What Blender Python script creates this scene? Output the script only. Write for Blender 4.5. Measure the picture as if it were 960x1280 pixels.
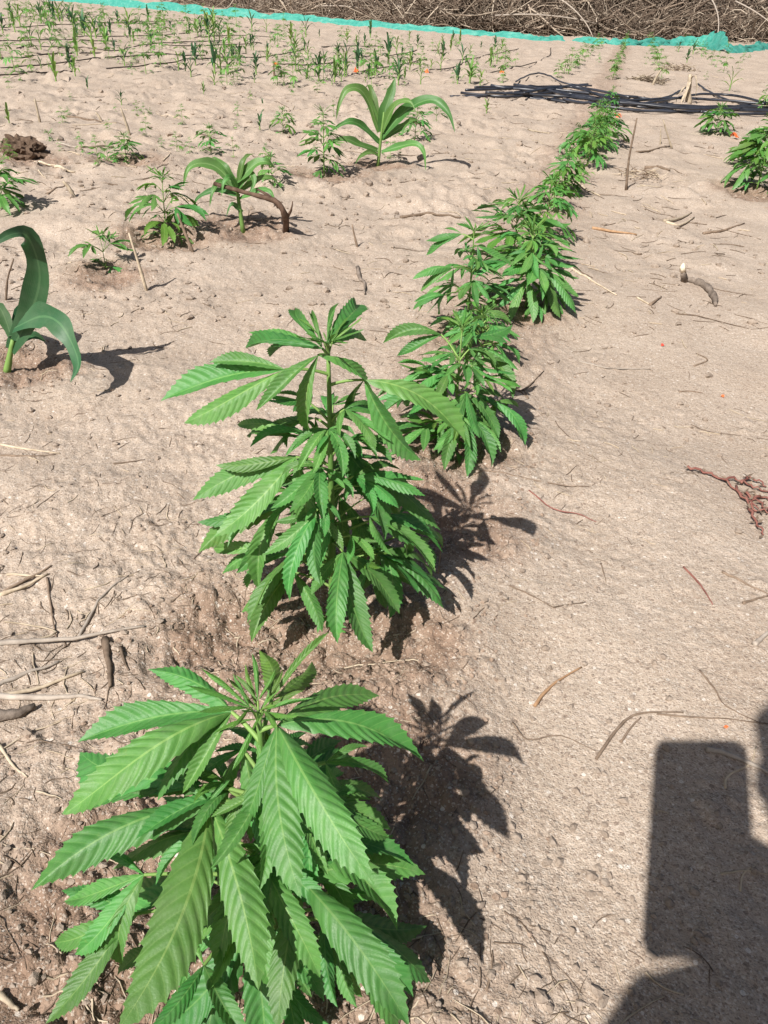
import bpy, bmesh, math, random
import numpy as np
from mathutils import Vector, Matrix

for o in list(bpy.data.objects):
    bpy.data.objects.remove(o, do_unlink=True)
scene = bpy.context.scene
col = scene.collection
R = math.radians

# ------------------------------------------------------------------ camera
cam_data = bpy.data.cameras.new('camera')
cam = bpy.data.objects.new('camera', cam_data)
col.objects.link(cam)
cam_data.sensor_fit = 'VERTICAL'
cam_data.sensor_height = 24.0
cam_data.lens = 24.0 * 980.0 / 1280.0
cam_data.clip_start = 0.01
cam_data.clip_end = 3000.0
CAM_H = 0.62
PITCH, ROLL = 0.581411, R(3.0)
fwd = Vector((0, math.cos(PITCH), -math.sin(PITCH)))
r0 = Vector((1, 0, 0)); u0 = r0.cross(fwd)
rgt = r0 * math.cos(ROLL) + u0 * math.sin(ROLL)
upv = u0 * math.cos(ROLL) - r0 * math.sin(ROLL)
cam.matrix_world = Matrix(((rgt.x, upv.x, -fwd.x, 0), (rgt.y, upv.y, -fwd.y, 0),
                           (rgt.z, upv.z, -fwd.z, CAM_H), (0, 0, 0, 1)))
scene.camera = cam

# ------------------------------------------------------------------ sky and sun
SUN_DIR = Vector((0.3759, 0.5858, -0.718)).normalized()      # direction in which sunlight travels
sun_el = math.asin(-SUN_DIR.z)
sun_az = math.atan2(-SUN_DIR.x, -SUN_DIR.y)           # compass angle of the sun, from +Y towards +X
world = bpy.data.worlds.new('World'); scene.world = world
world.use_nodes = True
wn = world.node_tree; wn.nodes.clear()
sky = wn.nodes.new('ShaderNodeTexSky'); sky.sky_type = 'NISHITA'; sky.sun_disc = False
sky.sun_elevation = sun_el; sky.sun_rotation = sun_az
sky.air_density = 0.9; sky.dust_density = 3.0; sky.ozone_density = 1.0
bg = wn.nodes.new('ShaderNodeBackground'); bg.inputs['Strength'].default_value = 0.05
wo = wn.nodes.new('ShaderNodeOutputWorld')
wn.links.new(sky.outputs[0], bg.inputs[0]); wn.links.new(bg.outputs[0], wo.inputs[0])
sl = bpy.data.lights.new('sun', 'SUN'); sl.energy = 5.0; sl.angle = R(0.55); sl.color = (1.0, 0.962, 0.918)
so = bpy.data.objects.new('sun', sl); col.objects.link(so)
so.rotation_euler = SUN_DIR.to_track_quat('-Z', 'Y').to_euler()
so.location = (-3, -4, 6)
vs = scene.view_settings
vs.view_transform = 'Standard'; vs.look = 'None'; vs.gamma = 1.0; vs.use_curve_mapping = False
vs.exposure = 0.46
scene.cycles.max_bounces = 5
scene.cycles.diffuse_bounces = 2
scene.cycles.glossy_bounces = 2
scene.cycles.transmission_bounces = 3
scene.cycles.transparent_max_bounces = 8

# ------------------------------------------------------------------ noise
def hash2(ix, iy, seed):
    n = (ix.astype(np.int64) * 374761393 + iy.astype(np.int64) * 668265263 + seed * 1442695041) & 0x7fffffff
    n = ((n ^ (n >> 13)) * 1274126177) & 0x7fffffff
    return ((n ^ (n >> 16)) & 0xffffff) / float(0xffffff)

def gnoise(x, y, seed=0):
    ix = np.floor(x); iy = np.floor(y); fx = x - ix; fy = y - iy
    ux = fx * fx * fx * (fx * (fx * 6 - 15) + 10); uy = fy * fy * fy * (fy * (fy * 6 - 15) + 10)
    def g(dx, dy):
        a = hash2(ix + dx, iy + dy, seed) * 2 * np.pi
        return np.cos(a) * (fx - dx) + np.sin(a) * (fy - dy)
    a = g(0, 0); b = g(1, 0); c = g(0, 1); d = g(1, 1)
    return ((a * (1 - ux) + b * ux) * (1 - uy) + (c * (1 - ux) + d * ux) * uy) * 1.4

def worley(x, y, seed=0):
    ix = np.floor(x); iy = np.floor(y)
    best = np.full(x.shape, 9.0); rid = np.zeros(x.shape)
    for dx in (-1, 0, 1):
        for dy in (-1, 0, 1):
            px = ix + dx + hash2(ix + dx, iy + dy, seed); py = iy + dy + hash2(ix + dx, iy + dy, seed + 7)
            d = (px - x) ** 2 + (py - y) ** 2
            m = d < best
            best = np.where(m, d, best); rid = np.where(m, hash2(ix + dx, iy + dy, seed + 13), rid)
    return np.sqrt(best), rid

ROWA = R(13.8761)
RD = np.array([math.sin(ROWA), math.cos(ROWA)]); RN = np.array([math.cos(ROWA), -math.sin(ROWA)])
ROW_ORG = np.array((-0.0527, 0.6908))

def sstep(a, b, x):
    t = np.clip((x - a) / (b - a), 0, 1); return t * t * (3 - 2 * t)

# places where the soil is dug: x, y, radius
PITS = [
    (-0.1292, 0.3391, 0.21),
    (0.0129, 0.4954, 0.1),
    (-0.0539, 0.7048, 0.155),
    (-0.0192, 0.6596, 0.13),
    (-0.1362, 0.6507, 0.14),
    (0.0689, 0.9292, 0.13),
    (0.1067, 1.1414, 0.12),
    (0.1589, 1.6208, 0.1),
    (0.3153, 1.8516, 0.11),
    (-0.6803, 2.3207, 0.17),
    (-0.4774, 2.4759, 0.17),
    (-0.3069, 3.3179, 0.2),
    (-0.7324, 1.9589, 0.12),
    (-0.7272, 1.3915, 0.12),
    (-0.1052, 3.6382, 0.15),
    (-1.1279, 3.4338, 0.16),
    (1.4614, 3.455, 0.2),
    (-1.5022, 3.3235, 0.2),
]

def disturbed(x, y):
    """0..1 where the soil has been dug and watered (row and plant pits)."""
    d = (x - ROW_ORG[0]) * RN[0] + (y - ROW_ORG[1]) * RN[1]
    w = 0.14 + 0.06 * gnoise(x * 4, y * 4, 31)
    m = 0.55 * (1 - sstep(w * 0.5, w * 1.3, np.abs(d)))
    for (px, py, r) in PITS:
        q = np.hypot(x - px, y - py) + 0.3 * r * gnoise(x * 9, y * 9, 32)
        m = np.maximum(m, 1 - sstep(r * 0.55, r * 1.25, q))
    return m

def height(x, y):
    x = np.asarray(x, dtype=float); y = np.asarray(y, dtype=float)
    r = np.hypot(x, y)
    far = sstep(1.2, 4.0, r)
    z = 0.022 * gnoise(x * 1.1 + 3.3, y * 1.1, 1) + 0.035 * far * gnoise(x * 0.5, y * 0.5 + 8, 11)
    left = sstep(0.15, -0.5, x - 0.25 * y)
    rough = np.clip(0.45 + 0.85 * gnoise(x * 2.1, y * 2.1, 2) + 0.35 * left, 0.12, 1.4)
    z += (0.010 + 0.013 * far + 0.004 * left) * gnoise(x * 3.7, y * 3.7, 3)
    z += (0.0050 + 0.010 * far + 0.0015 * left) * rough * gnoise(x * 9, y * 9, 4)
    rid = 1 - np.abs(gnoise(x * 6.0 + gnoise(x * 3, y * 3, 41), y * 6.0, 42)) * 2.0
    z += 0.006 * rough * (0.5 + far) * np.clip(rid - 0.55, 0, 1)
    crust = np.clip(np.abs(gnoise(x * 17, y * 17, 43)) * 2.2, 0, 1)
    z += (0.0030 + 0.014 * far + 0.001 * left) * rough * (0.6 * gnoise(x * 22, y * 22, 5) + 0.5 * crust * gnoise(x * 5, y * 5, 44))
    z += 0.0024 * rough * gnoise(x * 55, y * 55, 6)
    z += 0.0013 * rough * gnoise(x * 120, y * 120, 7)
    D = disturbed(x, y)
    f1, i1 = worley(x * 34, y * 34, 8); f2, i2 = worley(x * 85, y * 85, 9)
    z += D * (0.0150 * np.sqrt(np.clip(0.30 - f1 * f1, 0, 1)) * (0.2 + 1.4 * i1 * i1) + 0.0060 * np.sqrt(np.clip(0.32 - f2 * f2, 0, 1)) * (0.3 + i2))
    clus = np.clip(gnoise(x * 5.5, y * 5.5, 45) * 2.4 - 0.15 + 0.25 * left, 0, 1)
    z += (1 - D) * clus * (0.0045 * np.sqrt(np.clip(0.25 - f2 * f2, 0, 1)) * (i2 > 0.55) + 0.0065 * np.sqrt(np.clip(0.20 - f1 * f1, 0, 1)) * (i1 > 0.72))
    z += D * 0.008 * gnoise(x * 14, y * 14, 12)
    for (px, py, rr) in PITS:                      # each plant stands in a small watered hollow with a rim
        q = np.hypot(x - px, y - py) / rr
        z += 0.10 * rr * (np.exp(-((q - 1.0) / 0.35) ** 2) * 0.55 - np.exp(-(q / 0.6) ** 2) * 0.8)
    rise = 0.0
    return z + rise


# ------------------------------------------------------------------ node helpers
def new_mat(name):
    m = bpy.data.materials.new(name); m.use_nodes = True
    nt = m.node_tree; nt.nodes.clear()
    out = nt.nodes.new('ShaderNodeOutputMaterial')
    return m, nt, out

def N(nt, typ, **kw):
    n = nt.nodes.new(typ)
    for k, v in kw.items():
        if k.startswith('i_'):
            key = k[2:]
            n.inputs[int(key) if key.isdigit() else key].default_value = v
        else:
            setattr(n, k, v)
    return n

def ramp(nt, stops, fac):
    r = nt.nodes.new('ShaderNodeValToRGB')
    el = r.color_ramp.elements
    while len(el) < len(stops): el.new(0.5)
    for e, (p, c) in zip(el, stops):
        e.position = p; e.color = c if len(c) == 4 else (*c, 1)
    nt.links.new(fac, r.inputs[0])
    return r.outputs[0]

def noise(nt, scale, detail=4, rough=0.6, vec=None, typ='ShaderNodeTexNoise', out=0):
    n = nt.nodes.new(typ); n.inputs['Scale'].default_value = scale
    if 'Detail' in n.inputs: n.inputs['Detail'].default_value = detail
    if 'Roughness' in n.inputs: n.inputs['Roughness'].default_value = rough
    if vec is not None: nt.links.new(vec, n.inputs['Vector'])
    return n.outputs[out]

def mixc(nt, fac, a, b, mode='MIX'):
    m = nt.nodes.new('ShaderNodeMix'); m.data_type = 'RGBA'; m.blend_type = mode
    for sock, v in ((m.inputs[0], fac), (m.inputs[6], a), (m.inputs[7], b)):
        if hasattr(v, 'is_linked'): nt.links.new(v, sock)
        elif isinstance(v, (int, float)): sock.default_value = v
        else: sock.default_value = (*v, 1) if len(v) == 3 else v
    return m.outputs[2]

def math_n(nt, op, a, b=None, c=None):
    m = nt.nodes.new('ShaderNodeMath'); m.operation = op
    for i, v in enumerate((a, b, c)):
        if v is None: continue
        if hasattr(v, 'is_linked'): nt.links.new(v, m.inputs[i])
        else: m.inputs[i].default_value = v
    return m.outputs[0]

# ------------------------------------------------------------------ materials
def mat_soil():
    m, nt, out = new_mat('sandy_soil')
    L = nt.links.new
    tc = nt.nodes.new('ShaderNodeTexCoord'); v = tc.outputs['Object']
    att = N(nt, 'ShaderNodeAttribute', attribute_name='dug')
    patch = noise(nt, 1.3, 3, 0.65, v)
    c = ramp(nt, [(0.32, (0.345, 0.267, 0.200)), (0.5, (0.422, 0.338, 0.262)), (0.68, (0.468, 0.386, 0.308))], patch)
    patch2 = noise(nt, 5.5, 4, 0.7, v)
    dk = ramp(nt, [(0.50, (0, 0, 0)), (0.66, (1, 1, 1))], noise(nt, 2.6, 4, 0.72, v))
    c = mixc(nt, math_n(nt, 'MULTIPLY', dk, 0.20), c, (0.255, 0.185, 0.135))
    c = mixc(nt, 0.55, c, ramp(nt, [(0.36, (0.334, 0.26, 0.196)), (0.56, (0.424, 0.347, 0.274)), (0.7, (0.50, 0.415, 0.34))], patch2))
    fine = noise(nt, 130, 3, 0.8, v)
    c = mixc(nt, 0.34, c, ramp(nt, [(0.34, (0.29, 0.22, 0.167)), (0.52, (0.44, 0.355, 0.284)), (0.68, (0.58, 0.49, 0.405))], fine), 'MIX')
    # reddish damp dug soil
    dugc = ramp(nt, [(0.3, (0.155, 0.098, 0.066)), (0.5, (0.25, 0.168, 0.119)), (0.72, (0.345, 0.25, 0.187))], noise(nt, 28, 4, 0.7, v))
    c = mixc(nt, math_n(nt, 'MULTIPLY', att.outputs['Fac'], 0.92), c, dugc)
    # single grains: pale quartz and dark specks
    vor = N(nt, 'ShaderNodeTexVoronoi', i_Scale=620.0); L(v, vor.inputs['Vector'])
    g = N(nt, 'ShaderNodeSeparateColor'); L(vor.outputs['Color'], g.inputs[0])
    c = mixc(nt, math_n(nt, 'MULTIPLY', math_n(nt, 'GREATER_THAN', g.outputs[0], 0.88), 0.45), c, (0.62, 0.55, 0.47))
    c = mixc(nt, math_n(nt, 'MULTIPLY', math_n(nt, 'LESS_THAN', g.outputs[0], 0.13), 0.5), c, (0.15, 0.105, 0.08))
    vor2 = N(nt, 'ShaderNodeTexVoronoi', i_Scale=190.0); L(v, vor2.inputs['Vector'])
    g2 = N(nt, 'ShaderNodeSeparateColor'); L(vor2.outputs['Color'], g2.inputs[0])
    speck = math_n(nt, 'MULTIPLY', math_n(nt, 'GREATER_THAN', g2.outputs[1], 0.955), math_n(nt, 'LESS_THAN', vor2.outputs['Distance'], 0.42))
    c = mixc(nt, math_n(nt, 'MULTIPLY', speck, 0.6), c, (0.17, 0.12, 0.09))
    speck2 = math_n(nt, 'MULTIPLY', math_n(nt, 'LESS_THAN', g2.outputs[1], 0.03), math_n(nt, 'LESS_THAN', vor2.outputs['Distance'], 0.40))
    c = mixc(nt, math_n(nt, 'MULTIPLY', speck2, 0.7), c, (0.66, 0.6, 0.53))
    b = N(nt, 'ShaderNodeBsdfPrincipled', i_Roughness=0.95)
    b.inputs['Specular IOR Level'].default_value = 0.15
    L(c, b.inputs['Base Color'])
    h1 = noise(nt, 150, 2, 0.7, v); h2 = noise(nt, 560, 1, 0.7, v); h3 = noise(nt, 38, 2, 0.6, v)
    hh = math_n(nt, 'ADD', math_n(nt, 'MULTIPLY', h1, 0.0026), math_n(nt, 'MULTIPLY', h2, 0.0013))
    hh = math_n(nt, 'ADD', hh, math_n(nt, 'MULTIPLY', h3, 0.0042))
    bp = N(nt, 'ShaderNodeBump', i_Strength=0.85, i_Distance=1.0); L(hh, bp.inputs['Height'])
    L(bp.outputs[0], b.inputs['Normal'])
    L(b.outputs[0], out.inputs[0])
    return m

def mat_simple(name, c1, c2, scale=40, rough=0.85, bump=0.0, spec=0.25, stretch=None, var=0.25):
    m, nt, out = new_mat(name); L = nt.links.new
    tc = nt.nodes.new('ShaderNodeTexCoord'); v = tc.outputs['Object']
    if stretch:
        mp = N(nt, 'ShaderNodeMapping'); mp.inputs['Scale'].default_value = stretch; L(v, mp.inputs[0]); v = mp.outputs[0]
    n = noise(nt, scale, 5, 0.65, v)
    c = ramp(nt, [(0.3, c1), (0.7, c2)], n)
    oi = nt.nodes.new('ShaderNodeObjectInfo')
    hs = N(nt, 'ShaderNodeHueSaturation'); L(c, hs.inputs['Color'])
    L(math_n(nt, 'MULTIPLY_ADD', oi.outputs['Random'], 2 * var, 1 - var), hs.inputs['Value'])
    b = N(nt, 'ShaderNodeBsdfPrincipled', i_Roughness=rough); b.inputs['Specular IOR Level'].default_value = spec
    L(hs.outputs[0], b.inputs['Base Color'])
    if bump:
        bp = N(nt, 'ShaderNodeBump', i_Strength=0.6, i_Distance=bump); L(n, bp.inputs['Height']); L(bp.outputs[0], b.inputs['Normal'])
    L(b.outputs[0], out.inputs[0])
    return m

def mat_leaf(name, dark, mid, vein, teeth=13.0, corn=False, trans=0.22):
    m, nt, out = new_mat(name); L = nt.links.new
    uv = nt.nodes.new('ShaderNodeUVMap'); uv.uv_map = 'UVMap'
    sp = N(nt, 'ShaderNodeSeparateXYZ'); L(uv.outputs[0], sp.inputs[0])
    u = sp.outputs[0]; vv = sp.outputs[1]
    av = math_n(nt, 'ABSOLUTE', math_n(nt, 'MULTIPLY_ADD', vv, 2.0, -1.0))
    tc = nt.nodes.new('ShaderNodeTexCoord')
    oi = nt.nodes.new('ShaderNodeObjectInfo')
    nz = N(nt, 'ShaderNodeTexNoise', noise_dimensions='4D', i_Scale=5.0, i_Detail=5.0, i_Roughness=0.6)
    L(tc.outputs['Object'], nz.inputs['Vector']); L(math_n(nt, 'MULTIPLY', oi.outputs['Random'], 37.0), nz.inputs['W'])
    c = ramp(nt, [(0.28, dark), (0.72, mid)], nz.outputs[0])
    if corn:
        st = math_n(nt, 'SINE', math_n(nt, 'MULTIPLY', vv, 120.0))
        vm = math_n(nt, 'MULTIPLY', math_n(nt, 'GREATER_THAN', st, 0.75), 0.25)
        midrib = math_n(nt, 'LESS_THAN', av, 0.09)
    else:
        ph = math_n(nt, 'FRACT', math_n(nt, 'MULTIPLY', u, teeth))
        dist = math_n(nt, 'ABSOLUTE', math_n(nt, 'SUBTRACT', ph, 0.5))
        vm = math_n(nt, 'MULTIPLY', math_n(nt, 'LESS_THAN', dist, 0.05), 0.22)
        midrib = math_n(nt, 'LESS_THAN', av, math_n(nt, 'MULTIPLY_ADD', u, -0.03, 0.065))
    c = mixc(nt, vm, c, vein)
    c = mixc(nt, math_n(nt, 'MULTIPLY', midrib, 0.65), c, vein)
    wear = N(nt, 'ShaderNodeTexNoise', noise_dimensions='4D', i_Scale=9.0, i_Detail=6.0, i_Roughness=0.7)
    L(tc.outputs['Object'], wear.inputs['Vector']); L(math_n(nt, 'MULTIPLY', oi.outputs['Random'], 91.0), wear.inputs['W'])
    c = mixc(nt, math_n(nt, 'MULTIPLY', ramp(nt, [(0.60, (0, 0, 0)), (0.72, (1, 1, 1))], wear.outputs[0]), 0.35), c, (0.20, 0.27, 0.07))
    c = mixc(nt, math_n(nt, 'MULTIPLY', ramp(nt, [(0.735, (0, 0, 0)), (0.75, (1, 1, 1))], wear.outputs[0]), 0.7), c, (0.30, 0.24, 0.12))
    c = mixc(nt, math_n(nt, 'MULTIPLY', math_n(nt, 'SUBTRACT', 1.0, ramp(nt, [(0.30, (0, 0, 0)), (0.52, (1, 1, 1))], wear.outputs[0])), 0.22), c, (0.24, 0.28, 0.19))
    hs = N(nt, 'ShaderNodeHueSaturation'); L(c, hs.inputs['Color'])
    L(math_n(nt, 'MULTIPLY_ADD', oi.outputs['Random'], 0.044, 0.474), hs.inputs['Hue'])
    L(math_n(nt, 'MULTIPLY_ADD', math_n(nt, 'FRACT', math_n(nt, 'MULTIPLY', oi.outputs['Random'], 7.13)), 0.45, 0.78), hs.inputs['Value'])
    b = N(nt, 'ShaderNodeBsdfPrincipled', i_Roughness=0.5); b.inputs['Specular IOR Level'].default_value = 0.42
    L(hs.outputs[0], b.inputs['Base Color'])
    fn = noise(nt, 90.0 if not corn else 60.0, 3, 0.6, tc.outputs['Object'])
    L(math_n(nt, 'MULTIPLY_ADD', fn, 0.25, 0.36), b.inputs['Roughness'])
    bp = N(nt, 'ShaderNodeBump', i_Strength=0.12, i_Distance=0.004); L(math_n(nt, 'SUBTRACT', fn, math_n(nt, 'MULTIPLY', vm, 3.0)), bp.inputs['Height'])
    L(bp.outputs[0], b.inputs['Normal'])
    t = N(nt, 'ShaderNodeBsdfTranslucent')
    tcol = N(nt, 'ShaderNodeHueSaturation', i_Value=1.9, i_Saturation=1.1, i_Hue=0.485); L(hs.outputs[0], tcol.inputs['Color']); L(tcol.outputs[0], t.inputs[0])
    mx = N(nt, 'ShaderNodeMixShader', i_0=trans); L(b.outputs[0], mx.inputs[1]); L(t.outputs[0], mx.inputs[2])
    L(mx.outputs[0], out.inputs[0])
    return m

def mat_net():
    m, nt, out = new_mat('green_net'); L = nt.links.new
    tc = nt.nodes.new('ShaderNodeTexCoord')
    n = noise(nt, 9, 5, 0.7, tc.outputs['Object'])
    c = ramp(nt, [(0.3, (0.04, 0.31, 0.245)), (0.5, (0.075, 0.41, 0.325)), (0.7, (0.19, 0.50, 0.41))], n)
    b = N(nt, 'ShaderNodeBsdfPrincipled', i_Roughness=0.6); L(c, b.inputs['Base Color'])
    t = N(nt, 'ShaderNodeBsdfTranslucent'); L(c, t.inputs[0])
    mx = N(nt, 'ShaderNodeMixShader', i_0=0.3); L(b.outputs[0], mx.inputs[1]); L(t.outputs[0], mx.inputs[2])
    L(mx.outputs[0], out.inputs[0])
    return m

def mat_brush():
    m, nt, out = new_mat('dry_brush_twigs'); L = nt.links.new
    uv = nt.nodes.new('ShaderNodeUVMap'); uv.uv_map = 'UVMap'
    sp = N(nt, 'ShaderNodeSeparateXYZ'); L(uv.outputs[0], sp.inputs[0])
    c = ramp(nt, [(0.0, (0.07, 0.05, 0.037)), (0.45, (0.17, 0.127, 0.095)), (0.8, (0.31, 0.245, 0.185)), (1.0, (0.55, 0.465, 0.365))], sp.outputs[0])
    b = N(nt, 'ShaderNodeBsdfPrincipled', i_Roughness=0.9); b.inputs['Specular IOR Level'].default_value = 0.15
    L(c, b.inputs['Base Color']); L(b.outputs[0], out.inputs[0])
    return m

M = {}
M['soil'] = mat_soil()
M['clod'] = mat_simple('soil_clod', (0.19, 0.13, 0.092), (0.40, 0.305, 0.235), 130, 0.95, 0.006, 0.1)
M['pebble'] = mat_simple('sand_crumb', (0.28, 0.215, 0.165), (0.50, 0.41, 0.33), 110, 0.95, 0.005, 0.1)
M['hemp'] = mat_leaf('hemp_leaf', (0.050, 0.178, 0.036), (0.098, 0.270, 0.062), (0.19, 0.36, 0.10))
M['hemp_young'] = mat_leaf('young_hemp_leaf', (0.060, 0.18, 0.026), (0.105, 0.26, 0.045), (0.20, 0.36, 0.10))
M['corn'] = mat_leaf('maize_leaf', (0.020, 0.080, 0.028), (0.042, 0.125, 0.043), (0.09, 0.19, 0.08), corn=True)
M['corn_mid'] = mat_leaf('bright_maize_leaf', (0.05, 0.15, 0.03), (0.095, 0.22, 0.05), (0.18, 0.31, 0.11), corn=True)
M['corn_young'] = mat_leaf('young_maize_leaf', (0.08, 0.19, 0.03), (0.15, 0.29, 0.05), (0.28, 0.40, 0.14), corn=True)
M['stem'] = mat_simple('green_stem', (0.09, 0.20, 0.04), (0.19, 0.31, 0.08), 60, 0.6, 0.0, 0.35, (1, 1, 0.1), 0.12)
M['petiole'] = mat_simple('pale_petiole', (0.14, 0.27, 0.06), (0.24, 0.36, 0.10), 60, 0.6, 0.0, 0.35, None, 0.12)
M['straw'] = mat_simple('pale_straw', (0.30, 0.235, 0.16), (0.56, 0.47, 0.35), 60, 0.8, 0.002, 0.25, (1, 1, 1), 0.22)
M['twig'] = mat_simple('grey_brown_twig', (0.11, 0.078, 0.055), (0.27, 0.20, 0.145), 70, 0.9, 0.002, 0.15, None, 0.3)
M['greystalk'] = mat_simple('weathered_stalk', (0.26, 0.215, 0.175), (0.47, 0.41, 0.345), 50, 0.85, 0.002, 0.2, None, 0.2)
M['redstem'] = mat_simple('red_weed_stem', (0.15, 0.05, 0.04), (0.29, 0.13, 0.10), 60, 0.7, 0.0, 0.3, None, 0.25)
M['orange_twig'] = mat_simple('orange_twig', (0.28, 0.16, 0.085), (0.44, 0.28, 0.16), 60, 0.75, 0.001, 0.2, None, 0.15)
M['darkwood'] = mat_simple('dark_bark', (0.05, 0.028, 0.018), (0.155, 0.10, 0.07), 60, 0.85, 0.004, 0.2, (1, 1, 0.4), 0.15)
M['palewood'] = mat_simple('cut_wood', (0.50, 0.41, 0.30), (0.68, 0.59, 0.46), 50, 0.8, 0.001, 0.2)
M['driftwood'] = mat_simple('grey_driftwood', (0.09, 0.07, 0.055), (0.27, 0.22, 0.18), 60, 0.9, 0.004, 0.15)
M['pipe'] = mat_simple('black_poly_pipe', (0.010, 0.011, 0.015), (0.045, 0.049, 0.062), 9, 0.36, 0.0, 0.5, None, 0.3)
M['dripline'] = mat_simple('dusty_drip_line', (0.035, 0.028, 0.024), (0.13, 0.105, 0.085), 4, 0.7, 0.0, 0.25, None, 0.2)
M['net'] = mat_net()
M['brush'] = mat_simple('dry_brush', (0.17, 0.125, 0.09), (0.50, 0.41, 0.315), 2.2, 0.9, 0.0, 0.15, None, 0.1)
M['brush'] = mat_brush()
M['brush_core'] = mat_simple('brush_shade', (0.05, 0.036, 0.027), (0.13, 0.095, 0.07), 6.0, 0.95, 0.03, 0.1)  # heap's inner body, shade between the twigs put into its dark colour
M['orange'] = mat_simple('orange_flagging', (0.72, 0.12, 0.03), (0.85, 0.21, 0.06), 40, 0.6, 0.0, 0.3, None, 0.1)
M['redpetal'] = mat_simple('red_petal', (0.45, 0.03, 0.02), (0.62, 0.08, 0.04), 80, 0.6, 0.0, 0.3, None, 0.1)
M['skin'] = mat_simple('skin', (0.27, 0.14, 0.09), (0.34, 0.19, 0.125), 20, 0.55, 0.0, 0.35, None, 0.0)
M['shirt'] = mat_simple('blue_cotton', (0.10, 0.14, 0.22), (0.15, 0.20, 0.29), 60, 0.9, 0.001, 0.1, None, 0.0)
M['trouser'] = mat_simple('grey_cotton', (0.09, 0.085, 0.08), (0.14, 0.13, 0.12), 60, 0.9, 0.001, 0.1, None, 0.0)
M['hair'] = mat_simple('black_hair', (0.01, 0.008, 0.007), (0.025, 0.02, 0.017), 90, 0.6, 0.001, 0.3, None, 0.0)
M['phone'] = mat_simple('dark_phone', (0.02, 0.02, 0.023), (0.03, 0.03, 0.034), 20, 0.3, 0.0, 0.5, None, 0.0)
M['shoe'] = mat_simple('brown_shoe', (0.06, 0.04, 0.03), (0.10, 0.07, 0.05), 30, 0.7, 0.0, 0.3, None, 0.0)

# ------------------------------------------------------------------ mesh helpers
def tag(o, label=None, cat=None, group=None, kind=None):
    if label: o['label'] = label
    if cat: o['category'] = cat
    if group: o['group'] = group
    if kind: o['kind'] = kind
    return o

def link(o, parent=None):
    col.objects.link(o)
    if parent is not None: o.parent = parent
    return o

def empty(name, loc):
    o = bpy.data.objects.new(name, None); o.empty_display_size = 0.05; o.location = loc
    return link(o)

class MB:
    """collects vertices, faces, uvs and material indices"""
    def __init__(s): s.v = []; s.f = []; s.uv = []; s.mi = []
    def add(s, verts, faces, uvs=None, mi=0):
        b = len(s.v); s.v.extend(verts)
        for f in faces:
            s.f.append(tuple(i + b for i in f)); s.mi.append(mi)
        s.uv.extend(uvs if uvs is not None else [(0.5, 0.75)] * len(verts))
    def mesh(s, name, mats, smooth=True):
        me = bpy.data.meshes.new(name); me.from_pydata([tuple(p) for p in s.v], [], s.f)
        for m in (mats if isinstance(mats, (list, tuple)) else [mats]): me.materials.append(m)
        uvl = me.uv_layers.new(name='UVMap')
        li = np.empty(len(me.loops), dtype=np.int32); me.loops.foreach_get('vertex_index', li)
        uvl.data.foreach_set('uv', np.array(s.uv, dtype=np.float32)[li].ravel())
        me.polygons.foreach_set('material_index', np.array(s.mi, dtype=np.int32))
        me.polygons.foreach_set('use_smooth', np.full(len(me.polygons), smooth))
        me.update()
        return me
    def build(s, name, mats, parent=None, loc=None, smooth=True):
        o = bpy.data.objects.new(name, s.mesh(name, mats, smooth))
        if loc is not None: o.location = loc
        return link(o, parent)

def frames(pts):
    pts = [Vector(p) for p in pts]; out = []
    prev = None
    for i, p in enumerate(pts):
        t = (pts[min(i + 1, len(pts) - 1)] - pts[max(i - 1, 0)])
        t = t.normalized() if t.length > 1e-9 else Vector((0, 0, 1))
        if prev is None:
            a = Vector((0, 0, 1)) if abs(t.z) < 0.9 else Vector((1, 0, 0)); n = t.cross(a).normalized()
        else:
            n = prev - t * prev.dot(t)
            n = n.normalized() if n.length > 1e-6 else prev
        prev = n; out.append((p, t, n, t.cross(n)))
    return out

def tube(mb, pts, radii, sides=6, mi=0, caps=True, wob=0.0, rnd=None):
    fr = frames(pts); n = len(fr); vs = []
    for i, (p, t, a, b) in enumerate(fr):
        r = radii[i] if hasattr(radii, '__len__') else radii
        for k in range(sides):
            an = 2 * math.pi * k / sides
            rr = r * (1 + (rnd.uniform(-wob, wob) if rnd else 0))
            vs.append(p + (a * math.cos(an) + b * math.sin(an)) * rr)
    fs = []
    for i in range(n - 1):
        for k in range(sides):
            k2 = (k + 1) % sides
            fs.append((i * sides + k, i * sides + k2, (i + 1) * sides + k2, (i + 1) * sides + k))
    if caps:
        fs.append(tuple(range(sides))[::-1]); fs.append(tuple((n - 1) * sides + k for k in range(sides)))
    mb.add(vs, fs, None, mi)

def bez(p0, p1, p2, n):
    p0, p1, p2 = Vector(p0), Vector(p1), Vector(p2)
    return [p0 * (1 - t) ** 2 + p1 * 2 * t * (1 - t) + p2 * t * t for t in [i / n for i in range(n + 1)]]

def catmull(pts, sub):
    P = [Vector(p) for p in pts]; P = [P[0] * 2 - P[1]] + P + [P[-1] * 2 - P[-2]]; out = []
    for i in range(1, len(P) - 2):
        for j in range(sub):
            t = j / sub
            out.append(0.5 * ((2 * P[i]) + (P[i + 1] - P[i - 1]) * t + (2 * P[i - 1] - 5 * P[i] + 4 * P[i + 1] - P[i + 2]) * t * t
                              + (3 * P[i] - P[i - 1] - 3 * P[i + 1] + P[i + 2]) * t ** 3))
    out.append(P[-2]); return out
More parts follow.
